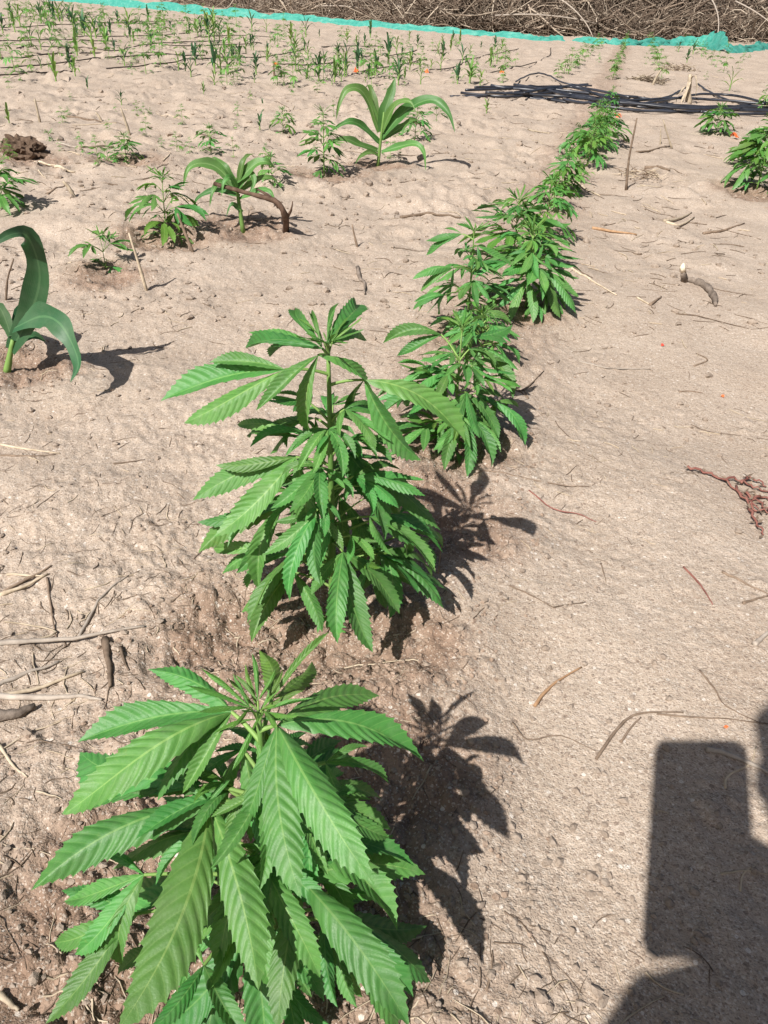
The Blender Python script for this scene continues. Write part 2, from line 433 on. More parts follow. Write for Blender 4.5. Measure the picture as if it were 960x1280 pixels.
# ------------------------------------------------------------------ ground: one sheet, finest near the viewer, out to the horizon
from bisect import bisect_right
GRID = {}
def hz(x, y):
    """height of the ground sheet under a point"""
    th, rr, Z = GRID['th'], GRID['rr'], GRID['Z']; nc = len(th)
    r = max(rr[0], math.hypot(x, y)); a = math.atan2(x, y)
    if a < th[0]: a += 2 * math.pi
    j = bisect_right(th, a) - 1; i = min(bisect_right(rr, r) - 1, len(rr) - 2)
    t1 = th[j + 1] if j + 1 < nc else th[0] + 2 * math.pi
    fa = (a - th[j]) / (t1 - th[j]); fr = (r - rr[i]) / (rr[i + 1] - rr[i]); k = (j + 1) % nc
    return float((Z[i, j] * (1 - fa) + Z[i, k] * fa) * (1 - fr) + (Z[i + 1, j] * (1 - fa) + Z[i + 1, k] * fa) * fr)

def make_ground():
    fine = np.linspace(R(-41), R(41), 700)
    rest = np.linspace(R(41), R(319), 130)[1:-1]
    th = np.concatenate([fine, rest])
    rr = np.concatenate([[0.0004], np.geomspace(0.02, 0.10, 12)[:-1], np.geomspace(0.10, 0.24, 40)[:-1], np.geomspace(0.24, 34.0, 850), np.geomspace(36, 900, 22)])
    T, Q = np.meshgrid(th, rr)
    X = Q * np.sin(T); Y = Q * np.cos(T)
    Z = height(X.ravel(), Y.ravel()).reshape(X.shape)
    Dg = disturbed(X.ravel(), Y.ravel())
    nr, nc = X.shape
    GRID.update(th=th.tolist(), rr=rr.tolist(), Z=Z)
    co = np.stack([X, Y, Z], -1).reshape(-1, 3)
    i = np.arange(nr - 1)[:, None] * nc + np.arange(nc)[None, :]
    j = np.arange(nr - 1)[:, None] * nc + (np.arange(nc)[None, :] + 1) % nc
    quads = np.stack([i, i + nc, j + nc, j], -1).reshape(-1, 4)
    me = bpy.data.meshes.new('ground')
    me.vertices.add(len(co)); me.vertices.foreach_set('co', co.astype(np.float32).ravel())
    me.loops.add(quads.size); me.loops.foreach_set('vertex_index', quads.astype(np.int32).ravel())
    me.polygons.add(len(quads)); me.polygons.foreach_set('loop_start', np.arange(0, quads.size, 4, dtype=np.int32))
    me.polygons.foreach_set('use_smooth', np.ones(len(quads), dtype=bool))
    at = me.attributes.new('dug', 'FLOAT', 'POINT'); at.data.foreach_set('value', Dg.astype(np.float32))
    me.update(calc_edges=True); me.validate()
    me.materials.append(M['soil'])
    o = bpy.data.objects.new('ground', me); link(o); tag(o, 'bare sandy soil of the field', None, None, 'structure')
make_ground()

# loose crumbs and clods: far too many to count
def blob_proto(rnd, n=1):
    bm = bmesh.new(); bmesh.ops.create_icosphere(bm, subdivisions=n, radius=1.0)
    vs = np.array([v.co[:] for v in bm.verts]); fs = [tuple(v.index for v in f.verts) for f in bm.faces]; bm.free()
    d = np.array([rnd.uniform(0.5, 1.2) for _ in vs])[:, None]
    vs = vs * d * np.array([rnd.uniform(0.8, 1.25), rnd.uniform(0.8, 1.25), rnd.uniform(0.5, 0.85)])
    return vs, np.array(fs)

def scatter_blobs(name, pts, radii, mat, seed, label, sub=1):
    rnd = random.Random(seed); protos = [blob_proto(rnd, sub) for _ in range(10)]
    X = np.array([p[0] for p in pts]); Y = np.array([p[1] for p in pts]); Zs = height(X, Y)
    V = []; F = []; b = 0
    for k in range(len(pts)):
        vs, fs = protos[rnd.randrange(10)]
        a = rnd.uniform(0, 6.283); c, s = math.cos(a), math.sin(a)
        r = radii[k]
        w = vs @ np.array([[c, s, 0], [-s, c, 0], [0, 0, 1]]) * r + np.array([X[k], Y[k], Zs[k] + r * 0.12])
        V.append(w); F.append(fs + b); b += len(vs)
    V = np.concatenate(V); F = np.concatenate(F)
    me = bpy.data.meshes.new(name); me.from_pydata(V.tolist(), [], F.tolist()); me.materials.append(mat)
    me.polygons.foreach_set('use_smooth', np.full(len(F), sub > 1)); me.update()
    o = bpy.data.objects.new(name, me); link(o); tag(o, label, 'soil', None, 'stuff')

def scatter_all():
    rnd = random.Random(5)
    pts = []; rad = []
    # clods in the dug soil round the plants
    for (px, py, r) in PITS:
        n = int(1300 * min(1.0, (r / 0.16)) * (1.0 if py < 1.6 else 0.35))
        for _ in range(n):
            a = rnd.uniform(0, 6.283); q = r * 1.25 * math.sqrt(rnd.random())
            pts.append((px + q * math.cos(a), py + q * math.sin(a))); rad.append(0.0008 + 0.0034 * rnd.random() ** 6)
    for _ in range(4200):
        s = rnd.uniform(-0.3, 3.2) ; d = rnd.gauss(0, 0.11)
        pts.append((ROW_ORG[0] + RD[0] * s + RN[0] * d, ROW_ORG[1] + RD[1] * s + RN[1] * d)); rad.append(0.0008 + 0.0028 * rnd.random() ** 7)
    scatter_blobs('dug_clods', pts, rad, M['clod'], 1, 'loose reddish clods in the dug soil round the plants')
    pts = []; rad = []
    while len(pts) < 13000:
        r = 0.25 * (28.0 ** rnd.random()); a = R(rnd.uniform(-42, 42))
        x, y = r * math.sin(a), r * math.cos(a)
        k = float(gnoise(np.array([x * 3.1]), np.array([y * 3.1]), 77)[0])
        left = 0.25 if x - 0.25 * y < 0 else 0.0
        if rnd.random() > 0.30 + 1.3 * k + left: continue
        pts.append((x, y)); rad.append((0.0006 + 0.0048 * rnd.random() ** 9) * min(4.0, max(1.0, r / 1.0)))
    for _ in range(5200):
        r = 1.6 * (6.5 ** rnd.random()); a = R(rnd.uniform(-40, 34)); x, y = r * math.sin(a), r * math.cos(a)
        k = float(gnoise(np.array([x * 2.3]), np.array([y * 2.3]), 78)[0])
        if rnd.random() > 0.25 + 1.5 * k + (0.3 if x < 0.2 * y else 0): continue
        pts.append((x, y)); rad.append(0.002 + 0.012 * rnd.random() ** 6)
    scatter_blobs('sand_crumbs', pts, rad, M['pebble'], 2, 'small sand crumbs and grit strewn over the soil')
scatter_all()

# ------------------------------------------------------------------ hemp
TEETH = 13
def leaflet_geom(arch, side, fold, lod, relief=0.0155, wh=0.112, wav=0.0, ph=0.0, tw=0.0):
    if lod == 0: rows, vs_ = 4 * TEETH, [-1, -0.62, -0.3, 0, 0.3, 0.62, 1]
    elif lod == 1: rows, vs_ = 14, [-1, 0, 1]
    else: rows, vs_ = 4, [-1, 0, 1]
    V = []; UV = []
    for i in range(rows + 1):
        u = i / rows
        w = (max(u, 1e-4) ** 0.85) * (max(1 - u, 0) ** 1.18) / 0.2455
        w = wh * min(w, 1.0) ** 0.95 + 0.004 * (1 - u)
        ph4 = (i % 4) if lod == 0 else (2 if i % 2 else 0); tip = ph4 == 2
        zc = arch * (2.6 * u * (1 - u) * (1.45 - 0.9 * u))
        yc = side * 4 * u * (1 - u)
        for v in vs_:
            av = abs(v); ww = w
            x = u + 0.15 * (av ** 1.15) * (w / wh)
            if lod < 2 and av == 1:
                ww = w * (0.87, 0.93, 1.04, 0.98)[ph4]; x += (-0.006, 0.012, 0.030, 0.004)[ph4] * (w / wh)
            z = zc + fold * av * ww
            if lod == 0 and 0 < av < 1 and i not in (0, rows): z += relief * (w / wh) * (0.5, 0.12, -0.5, 0.12)[ph4] * (1 if av > 0.4 else 0.8)
            z += wav * math.sin(u * 9 + ph + (2.0 if v > 0 else 0)) * av * (w / wh)
            y = v * ww; z2 = z - zc; an = tw * (u - 0.3); y, z2 = y * math.cos(an) - z2 * math.sin(an), y * math.sin(an) + z2 * math.cos(an)
            V.append(Vector((x, yc + y, zc + z2))); UV.append((u, 0.5 + 0.5 * v))
    nc = len(vs_); F = []
    for i in range(rows):
        for k in range(nc - 1):
            F.append((i * nc + k, (i + 1) * nc + k, (i + 1) * nc + k + 1, i * nc + k + 1))
    return V, F, UV

VARS = []
vr = random.Random(3)
for a in (0.03, 0.08, 0.14, 0.20, 0.27):
    for k in range(3):
        VARS.append((a, vr.uniform(-0.10, 0.10), vr.choice([-0.55, -0.25, 0.2, 0.5]), vr.uniform(0.008, 0.022), vr.uniform(0, 6), vr.uniform(-0.7, 0.7)))
GEO = {l: [leaflet_geom(a, s, f, l, wav=w, ph=p, tw=t) for (a, s, f, w, p, t) in VARS] for l in (0, 1, 2)}
def geo_mesh(name, g, mat):
    mb = MB(); mb.add(*g); return mb.mesh(name, mat)
LEAFLET = {y: [geo_mesh('leaflet', g, M['hemp_young' if y else 'hemp']) for g in GEO[0]] for y in (False, True)}

def place(base, tip, nrm, wf):
    x = Vector(tip) - Vector(base); L = x.length; x = x / L
    n = Vector(nrm); n = n - x * n.dot(x)
    if n.length < 0.05: n = Vector((0, -0.3, 1)) - x * Vector((0, -0.3, 1)).dot(x)
    n.normalize(); y = n.cross(x)
    m = Matrix(((x.x * L, y.x * L * wf, n.x * L, base[0]), (x.y * L, y.y * L * wf, n.y * L, base[1]), (x.z * L, y.z * L * wf, n.z * L, base[2]), (0, 0, 0, 1)))
    return m

def hemp_leaf(plant, frm, hub, leaflets, rnd, lod, young=False, pr=0.0014, arch=None, collect=None):
    """frm, hub, tips are relative to the plant's base; leaflets = [(tip, normal, width factor)]"""
    frm = Vector(frm); hub = Vector(hub)
    mid = (frm + hub) / 2 + Vector((0, 0, (hub - frm).length * 0.10))
    if collect is None:
        mb = MB(); origin = hub
    else:
        mb = collect; origin = Vector((0, 0, 0))
    pts = [p - origin for p in bez(frm, mid, hub, 4)]
    tube(mb, pts, [pr * 1.25, pr * 1.1, pr, pr * 0.9, pr * 0.8], 5 if lod == 0 else 4, 1, False)
    mats = [M['hemp_young' if young else 'hemp'], M['petiole']]
    pick = lambda: (rnd.randrange(len(VARS)) if arch is None else min(len(VARS) - 1, max(0, arch * 3 + rnd.randrange(-2, 4))))
    if lod > 0:
        for (tip, nrm, wf) in leaflets:
            m = place(hub - origin, Vector(tip) - origin, nrm, wf)
            V, F, UV = GEO[lod][pick()]
            mb.add([m @ v for v in V], F, UV, 0)
        if collect is None: mb.build('leaf', mats, plant, hub)
        return
    lf = mb.build('leaf', [M['petiole'], M['petiole']], plant, hub)
    for (tip, nrm, wf) in leaflets:
        o = bpy.data.objects.new('leaflet', LEAFLET[young][pick()]); link(o, lf)
        o.matrix_local = place(Vector((0, 0, 0)), Vector(tip) - hub, nrm, wf * rnd.uniform(0.92, 1.08))

FAN = {3: ([0, 36, -36], [1, .72, .72]), 5: ([0, 29, -29, 64, -64], [1, .92, .92, .62, .62]), 7: ([0, 24, -24, 50, -50, 88, -88], [1, .95, .95, .75, .75, .42, .42])}
def fan(hub, az, el, L, n, rnd, droop=0.2, wf=1.0, roll=0.0):
    a, e = az, el
    d = Vector((math.cos(a) * math.cos(e), math.sin(a) * math.cos(e), math.sin(e)))
    side = Vector((-math.sin(a), math.cos(a), 0))
    nrm = d.cross(side); nrm = (nrm if nrm.z > 0 else -nrm)
    side = side * math.cos(roll) + nrm * math.sin(roll); nrm = d.cross(side); nrm = nrm if nrm.z > 0 else -nrm
    out = []
    for ang, l in zip(*FAN[n]):
        q = R(ang + rnd.uniform(-5, 5)); ll = L * l * rnd.uniform(0.88, 1.08)
        t = Vector(hub) + (d * math.cos(q) + side * math.sin(q)) * ll
        t.z -= droop * ll * rnd.uniform(0.6, 1.4)
        out.append((t, nrm + Vector((rnd.uniform(-.2, .2), rnd.uniform(-.2, .2), 0)), wf))
    return out

def hemp(base, H, L, nodes, seed, lod, label, group=None, top=None, explicit=None, az0=None, lo=0.10, dens=1.0, single=False, name='hemp_plant', stem_r=None):
    rnd = random.Random(seed)
    z0 = hz(base[0], base[1]) - 0.004
    B = Vector((base[0], base[1], z0))
    apex = (Vector(top) - B) if top is not None else Vector((rnd.uniform(-.06, .06) * H, rnd.uniform(-.06, .06) * H, H))
    H = apex.z
    ctrl = Vector((apex.x * 0.25, apex.y * 0.25, H * 0.5))
    sp = bez((0, 0, 0), ctrl, apex, 8)
    sr = stem_r or max(0.0012, 0.0125 * H)
    def on(f):
        t = max(0, min(0.9999, f)) * 8; i = int(t); return sp[i].lerp(sp[i + 1], t - i)
    root = None; coll = MB() if single else None
    if not single:
        root = empty(name, B); tag(root, label, 'hemp plant', group)
        mb = MB(); tube(mb, sp, [sr * (1.15 - 0.75 * i / 8) for i in range(9)], 8 if lod == 0 else 5, 0, True)
        mb.build('stem', M['stem'], root)
    else:
        tube(coll, sp, [sr * (1.15 - 0.75 * i / 8) for i in range(9)], 4, 1, False)
    kw = dict(collect=coll)
    if explicit:
        for (hub, tips) in explicit:
            hb = Vector(hub) - B
            f = min(0.97, max(0.12, (hb.z - 0.25 * math.hypot(hb.x - apex.x * .6, hb.y - apex.y * .6)) / H))
            young = tips[0][1] < 0.72
            ls = []
            for (t, wf) in tips:
                tt = Vector(t) - B
                out_ = Vector((tt.x - hb.x, tt.y - hb.y, 0))
                out_ = out_.normalized() if out_.length > 1e-5 else Vector((0, 0, 0))
                ls.append((tt, Vector((0, -0.25 if hub[1] < 0.5 else -0.75, 1)) + out_ * 0.30 + Vector((rnd.uniform(-.25, .25), rnd.uniform(-.2, .2), 0)), wf * (0.72 if wf < 0.72 else 1)))
            hemp_leaf(root, on(f), hb, ls, rnd, lod, young, 0.0015, 1 if young else None, **kw)
    az = rnd.uniform(0, 6.283) if az0 is None else az0
    for k in range(nodes):
        f = lo + (0.93 - lo) * (k / max(1, nodes - 1)) ** 0.85
        if explicit and f > 0.82: break
        n0 = on(f)
        size = L * (0.62 + 0.5 * math.sin(math.pi * min(1, f * 1.15)) ** 1.0) * (1.0 if f < 0.8 else 0.75)
        if explicit: size *= (0.78 if f < 0.22 else 0.92) if f < 0.45 else 0.72
        for s in (0, 1):
            if rnd.random() > dens: continue
            a = az + s * math.pi + rnd.uniform(-.3, .3)
            pe = R(8 + 50 * f + rnd.uniform(-10, 10)); pl = size * rnd.uniform(0.38, 0.6) * (1.1 - 0.4 * f)
            hub = n0 + Vector((math.cos(a) * math.cos(pe), math.sin(a) * math.cos(pe), math.sin(pe))) * pl
            el = R(-36 + 50 * f + rnd.uniform(-22, 22))
            nl = 3 if (f < 0.16 or size < 0.03) else (5 if rnd.random() < 0.7 else 7)
            fl = fan(hub, a + rnd.uniform(-.2, .2), el, size, nl, rnd, 0.22, rnd.uniform(0.85, 1.1), rnd.uniform(-.25, .25))
            fl = [(Vector((t.x, t.y, max(t.z, 0.006))), n, w) for t, n, w in fl]
            hemp_leaf(root, n0, hub, fl, rnd, lod, f > 0.85 or (lod > 0 and rnd.random() < 0.45), 0.0011 if lod else 0.0014, None, **kw)
            if f < 0.75 and not (single and rnd.random() < 0.5):          # side shoot in the leaf's axil
                b = a + rnd.uniform(-.4, .4); se = R(40 + rnd.uniform(-15, 15)); q = size * rnd.uniform(.35, .6)
                h2 = n0 + Vector((math.cos(b) * math.cos(se), math.sin(b) * math.cos(se), math.sin(se))) * q
                hemp_leaf(root, n0, h2, fan(h2, b + rnd.uniform(-.8, .8), R(rnd.uniform(-20, 35)), size * rnd.uniform(.45, .65), 3 if rnd.random() < .5 else 5, rnd, 0.15, 0.85, rnd.uniform(-.3, .3)), rnd, lod, rnd.random() < 0.5, 0.001, None, **kw)
        az += math.pi / 2 + rnd.uniform(-.25, .25)
    # tip: young narrow leaves, still upright
    for k in range(5 if lod == 0 else 3):
        a = az + k * 2.4; el = R(38 + 9 * k); q = L * 0.10
        hub = apex + Vector((math.cos(a) * q, math.sin(a) * q, q * 0.9)) * (0.5 if k < 3 else 0.2)
        if explicit: el *= 0.72
        hemp_leaf(root, on(0.97), hub, fan(hub, a, el, L * (0.60 - 0.08 * k) * (0.70 if explicit else 1), 5 if k < 2 else 3, rnd, 0.05, 0.52, 0), rnd, lod, True, 0.0008, 0, **kw)
    if single:
        o = coll.build(name, [M['hemp_young'], M['petiole']], None, B); tag(o, label, 'hemp plant', group)
        return o
    return root

# world coordinates in metres
P1_BASE = (-0.0647, 0.3114, 0.0)
P1_TOP = (-0.0671, 0.3163, 0.268)
P2_BASE = (-0.0531, 0.695, 0.0)
P2_TOP = (-0.0589, 0.6786, 0.352)
P3_BASE = (0.1067, 1.1414, 0.0)
P3_TOP = (0.1059, 1.1729, 0.195)
P4_BASE = (0.1623, 1.6791, 0.0)
P4_TOP = (0.1555, 1.6752, 0.222)
P1 = [
    ((-0.0866, 0.3314, 0.25), [((-0.1472, 0.3635, 0.25), 1.0), ((-0.1803, 0.3187, 0.23), 1.0), ((-0.1748, 0.2752, 0.22), 1.0), ((-0.1255, 0.2912, 0.215), 1.0), ((-0.1107, 0.2936, 0.22), 0.8)]),
    ((-0.0568, 0.3185, 0.255), [((0.0329, 0.322, 0.225), 1.0), ((0.004, 0.3746, 0.225), 1.0), ((0.0052, 0.2334, 0.235), 1.0), ((-0.0325, 0.23, 0.225), 1.0), ((-0.075, 0.2811, 0.205), 0.8)]),
    ((-0.0639, 0.3439, 0.25), [((-0.031, 0.3749, 0.28), 0.6), ((-0.0814, 0.3974, 0.24), 1.0), ((-0.0459, 0.4092, 0.22), 0.8)]),
    ((-0.0996, 0.3063, 0.195), [((-0.1987, 0.2611, 0.165), 1.0), ((-0.1224, 0.1827, 0.175), 1.05), ((-0.0545, 0.2117, 0.165), 1.0), ((-0.1237, 0.3249, 0.207), 0.9), ((-0.0875, 0.3165, 0.205), 0.9)]),
    ((-0.0401, 0.2859, 0.15), [((0.041, 0.3096, 0.125), 1.0), ((0.0299, 0.2131, 0.13), 1.1), ((-0.0456, 0.2111, 0.12), 1.0), ((-0.0197, 0.3056, 0.15), 1.0)]),
    ((-0.0976, 0.2506, 0.11), [((-0.1182, 0.2007, 0.13), 1.0), ((-0.0609, 0.2076, 0.11), 1.0), ((-0.1111, 0.2769, 0.11), 0.8)]),
    ((-0.1551, 0.2855, 0.1), [((-0.2097, 0.2802, 0.07), 1.0), ((-0.2107, 0.3053, 0.09), 1.0), ((-0.1963, 0.2298, 0.07), 1.0), ((-0.186, 0.3085, 0.1), 1.0)]),
    ((-0.1053, 0.316, 0.2), [((-0.211, 0.3306, 0.14), 1.0), ((-0.2123, 0.3756, 0.15), 1.0)]),
    ((-0.0188, 0.304, 0.07), [((0.0374, 0.2663, 0.05), 1.0), ((0.0342, 0.2924, 0.04), 1.0), ((-0.0005, 0.2623, 0.04), 1.0)]),
    ((-0.0637, 0.3012, 0.17), [((-0.0639, 0.2529, 0.14), 0.8), ((-0.0844, 0.2753, 0.14), 0.7), ((-0.0192, 0.3, 0.15), 0.8)]),
    ((-0.0553, 0.2965, 0.08), [((-0.031, 0.2583, 0.06), 1.0), ((-0.0592, 0.2419, 0.05), 1.0), ((-0.0808, 0.2639, 0.05), 1.0)]),
    ((-0.0346, 0.316, 0.19), [((-0.0048, 0.2853, 0.16), 0.9), ((0.0147, 0.3126, 0.16), 0.9), ((-0.0309, 0.2782, 0.14), 0.9)]),
    ((-0.0726, 0.3066, 0.215), [((-0.0562, 0.2772, 0.185), 0.75), ((-0.083, 0.2827, 0.185), 0.75), ((-0.0443, 0.2854, 0.195), 0.75)]),
    ((-0.1469, 0.2991, 0.125), [((-0.2041, 0.295, 0.095), 1.0), ((-0.1879, 0.2654, 0.085), 1.0), ((-0.1576, 0.2651, 0.075), 1.0), ((-0.1811, 0.3167, 0.125), 0.9)]),
    ((-0.0105, 0.2973, 0.055), [((0.0325, 0.3101, 0.035), 1.0), ((0.0371, 0.2815, 0.025), 1.0), ((0.0029, 0.2762, 0.025), 1.0)]),
    ((-0.0287, 0.3254, 0.215), [((0.0129, 0.335, 0.185), 0.85), ((-0.0024, 0.3397, 0.215), 0.8), ((-0.0067, 0.3157, 0.165), 0.85)]),
    ((-0.0708, 0.3287, 0.248), [((-0.0653, 0.2952, 0.228), 0.7), ((-0.0819, 0.3016, 0.233), 0.7), ((-0.0496, 0.3076, 0.228), 0.7), ((-0.0943, 0.316, 0.248), 0.7), ((-0.0402, 0.3258, 0.248), 0.7)]),
    ((-0.0694, 0.328, 0.255), [((-0.0903, 0.3406, 0.27), 0.65), ((-0.0799, 0.3477, 0.275), 0.6), ((-0.0566, 0.3448, 0.275), 0.6), ((-0.0429, 0.3378, 0.265), 0.65)]),
    ((-0.0821, 0.3324, 0.215), [((-0.1199, 0.3287, 0.185), 0.9), ((-0.097, 0.2996, 0.175), 0.9), ((-0.074, 0.3002, 0.165), 0.9)]),
    ((-0.0545, 0.3299, 0.215), [((-0.0175, 0.3167, 0.185), 0.9), ((-0.0305, 0.2915, 0.165), 0.9), ((-0.0577, 0.2937, 0.165), 0.9)]),
    ((-0.0946, 0.3345, 0.16), [((-0.1165, 0.3039, 0.12), 0.9), ((-0.084, 0.3003, 0.11), 0.9), ((-0.1423, 0.3237, 0.13), 0.9)]),
    ((-0.1288, 0.2771, 0.075), [((-0.148, 0.2418, 0.055), 1.0), ((-0.1678, 0.2725, 0.045), 1.0), ((-0.1118, 0.2546, 0.045), 1.0)]),
]
P2 = [
    ((-0.0631, 0.6705, 0.352), [((-0.1409, 0.7277, 0.342), 0.75), ((-0.1464, 0.7407, 0.322), 0.75), ((-0.0997, 0.7706, 0.352), 0.6), ((-0.0801, 0.7318, 0.362), 0.5), ((-0.1189, 0.7163, 0.322), 0.7)]),
    ((-0.0597, 0.6764, 0.354), [((-0.0396, 0.7902, 0.354), 0.8), ((-0.0532, 0.7319, 0.374), 0.6), ((-0.0264, 0.768, 0.324), 0.8)]),
    ((-0.096, 0.6589, 0.335), [((-0.2138, 0.6621, 0.295), 1.0), ((-0.1876, 0.6403, 0.285), 1.0), ((-0.166, 0.6656, 0.335), 0.9)]),
    ((-0.0659, 0.6597, 0.35), [((-0.1175, 0.6234, 0.31), 0.8), ((-0.0767, 0.6663, 0.27), 1.0), ((-0.0168, 0.6851, 0.3), 0.9)]),
    ((-0.025, 0.6791, 0.32), [((0.0758, 0.6773, 0.26), 1.0), ((0.0341, 0.674, 0.24), 1.0), ((-0.0381, 0.7307, 0.25), 0.8)]),
    ((-0.0914, 0.6853, 0.23), [((-0.1966, 0.6725, 0.18), 1.0), ((-0.1658, 0.6239, 0.17), 1.1), ((-0.0788, 0.6502, 0.15), 1.15), ((-0.1713, 0.6786, 0.22), 0.8)]),
    ((-0.0545, 0.7122, 0.235), [((-0.0079, 0.6988, 0.175), 1.0), ((0.0022, 0.6668, 0.145), 1.0), ((0.0239, 0.6914, 0.195), 0.8), ((-0.0732, 0.7201, 0.185), 0.7)]),
    ((-0.0975, 0.7026, 0.25), [((-0.1579, 0.7297, 0.24), 1.0), ((-0.1507, 0.7583, 0.21), 0.8), ((-0.1269, 0.7398, 0.2), 0.8)]),
    ((-0.1113, 0.7192, 0.15), [((-0.2042, 0.7061, 0.13), 0.8), ((-0.2016, 0.6894, 0.1), 1.0), ((-0.1571, 0.6704, 0.09), 1.0), ((-0.1299, 0.6537, 0.08), 1.0)]),
    ((-0.0491, 0.7113, 0.17), [((-0.0739, 0.676, 0.09), 1.0), ((-0.0379, 0.6999, 0.11), 0.9), ((-0.0139, 0.698, 0.11), 0.8)]),
    ((-0.099, 0.7036, 0.07), [((-0.1358, 0.6274, 0.03), 1.0), ((-0.0619, 0.6601, 0.02), 1.0), ((-0.1515, 0.6961, 0.03), 1.0)]),
    ((-0.0025, 0.7155, 0.11), [((0.0727, 0.6767, 0.05), 1.1), ((0.0119, 0.6765, 0.03), 1.0), ((-0.0219, 0.6996, 0.05), 1.0), ((-0.0331, 0.7132, 0.07), 0.8)]),
    ((0.0172, 0.7141, 0.15), [((0.0671, 0.7401, 0.1), 1.0), ((0.0293, 0.7184, 0.09), 1.0), ((0.0277, 0.7545, 0.13), 0.8)]),
    ((-0.0276, 0.7347, 0.19), [((0.0283, 0.7532, 0.16), 1.0), ((0.0638, 0.7141, 0.13), 1.0), ((0.0234, 0.7422, 0.12), 1.0)]),
    ((-0.0726, 0.6945, 0.27), [((-0.1237, 0.7287, 0.24), 0.75), ((-0.105, 0.7203, 0.22), 0.75), ((-0.0726, 0.7144, 0.22), 0.75)]),
    ((-0.0527, 0.6861, 0.28), [((-0.0115, 0.7317, 0.26), 0.8), ((-0.0284, 0.7293, 0.23), 0.75), ((-0.0509, 0.7262, 0.22), 0.7)]),
    ((-0.0761, 0.7035, 0.2), [((-0.1182, 0.7012, 0.15), 0.85), ((-0.0996, 0.699, 0.13), 0.85), ((-0.0575, 0.7029, 0.13), 0.85), ((-0.1315, 0.7046, 0.18), 0.8)]),
    ((-0.0346, 0.7092, 0.15), [((0.0057, 0.7147, 0.09), 0.9), ((-0.0282, 0.7137, 0.07), 0.9), ((-0.0592, 0.7256, 0.09), 0.9)]),
    ((-0.1229, 0.7199, 0.09), [((-0.198, 0.7408, 0.07), 0.9), ((-0.1846, 0.718, 0.05), 0.9), ((-0.1383, 0.7102, 0.04), 0.9)]),
    ((0.034, 0.7402, 0.11), [((0.073, 0.765, 0.07), 0.9), ((0.0584, 0.7387, 0.05), 0.9), ((0.0223, 0.744, 0.05), 0.9)]),
    ((-0.0586, 0.7172, 0.12), [((-0.1079, 0.715, 0.07), 1.0), ((-0.0522, 0.7049, 0.05), 1.0), ((-0.0846, 0.7056, 0.06), 1.0)]),
    ((-0.0134, 0.71, 0.08), [((0.0494, 0.7301, 0.03), 1.0), ((0.0089, 0.6951, 0.03), 1.0), ((-0.0409, 0.6911, 0.03), 1.0)]),
]
P3 = [
    ((0.1089, 1.2105, 0.185), [((0.0751, 1.2461, 0.185), 0.6), ((0.1241, 1.2461, 0.195), 0.6), ((0.1548, 1.2583, 0.185), 0.7), ((0.0988, 1.2488, 0.2), 0.5)]),
    ((0.0779, 1.2253, 0.165), [((-0.0163, 1.2251, 0.145), 1.0), ((0.0077, 1.2243, 0.125), 1.0), ((0.048, 1.2563, 0.165), 0.8)]),
    ((0.1293, 1.223, 0.165), [((0.1921, 1.2547, 0.145), 1.0), ((0.2005, 1.2896, 0.165), 0.8), ((0.1259, 1.229, 0.115), 0.8)]),
    ((0.0851, 1.1816, 0.125), [((0.0178, 1.1624, 0.105), 1.0), ((0.0471, 1.1515, 0.085), 1.0), ((0.0919, 1.1352, 0.075), 1.0), ((0.1243, 1.1846, 0.105), 0.9), ((0.0476, 1.1977, 0.135), 1.0)]),
    ((0.1411, 1.2328, 0.145), [((0.1398, 1.21, 0.075), 1.0), ((0.1983, 1.1642, 0.085), 1.0), ((0.2097, 1.2126, 0.115), 0.9)]),
    ((0.1366, 1.1881, 0.075), [((0.1733, 1.1197, 0.025), 1.0), ((0.1149, 1.1651, 0.025), 1.0), ((0.1392, 1.1872, 0.015), 0.8)]),
    ((0.1702, 1.1542, 0.085), [((0.2216, 1.122, 0.025), 1.0), ((0.1706, 1.1793, 0.025), 1.0), ((0.2125, 1.1767, 0.065), 0.8)]),
    ((0.0826, 1.1416, 0.055), [((0.0432, 1.1148, 0.035), 1.0), ((0.0811, 1.0974, 0.015), 1.0), ((0.1178, 1.1498, 0.025), 1.0)]),
]
P4 = [
    ((0.1549, 1.6718, 0.225), [((0.1368, 1.7361, 0.24), 0.5), ((0.1951, 1.7461, 0.225), 0.6), ((0.1193, 1.7296, 0.225), 0.6)]),
    ((0.1323, 1.6893, 0.213), [((0.0571, 1.6968, 0.193), 1.0), ((0.0607, 1.6992, 0.163), 1.0), ((0.0971, 1.7281, 0.213), 0.7)]),
    ((0.1629, 1.6507, 0.2), [((0.1681, 1.6465, 0.15), 1.0), ((0.2412, 1.6807, 0.16), 1.0), ((0.2038, 1.7585, 0.16), 0.7), ((0.1281, 1.7065, 0.17), 0.7)]),
    ((0.1147, 1.6082, 0.165), [((0.0327, 1.5833, 0.145), 1.0), ((0.0514, 1.6021, 0.115), 1.0), ((0.1159, 1.6342, 0.105), 0.9), ((0.1585, 1.6309, 0.145), 0.7)]),
    ((0.0995, 1.5704, 0.12), [((0.038, 1.5498, 0.11), 1.0), ((0.0378, 1.5915, 0.08), 1.0), ((0.0958, 1.6025, 0.07), 1.0)]),
    ((0.1751, 1.6217, 0.07), [((0.2502, 1.6154, 0.05), 1.0), ((0.2254, 1.6647, 0.07), 0.8), ((0.2018, 1.6364, 0.03), 1.0)]),
    ((0.1204, 1.6214, 0.06), [((0.0764, 1.6312, 0.03), 1.0), ((0.1356, 1.6675, 0.02), 1.0), ((0.089, 1.6314, 0.05), 1.0)]),
]
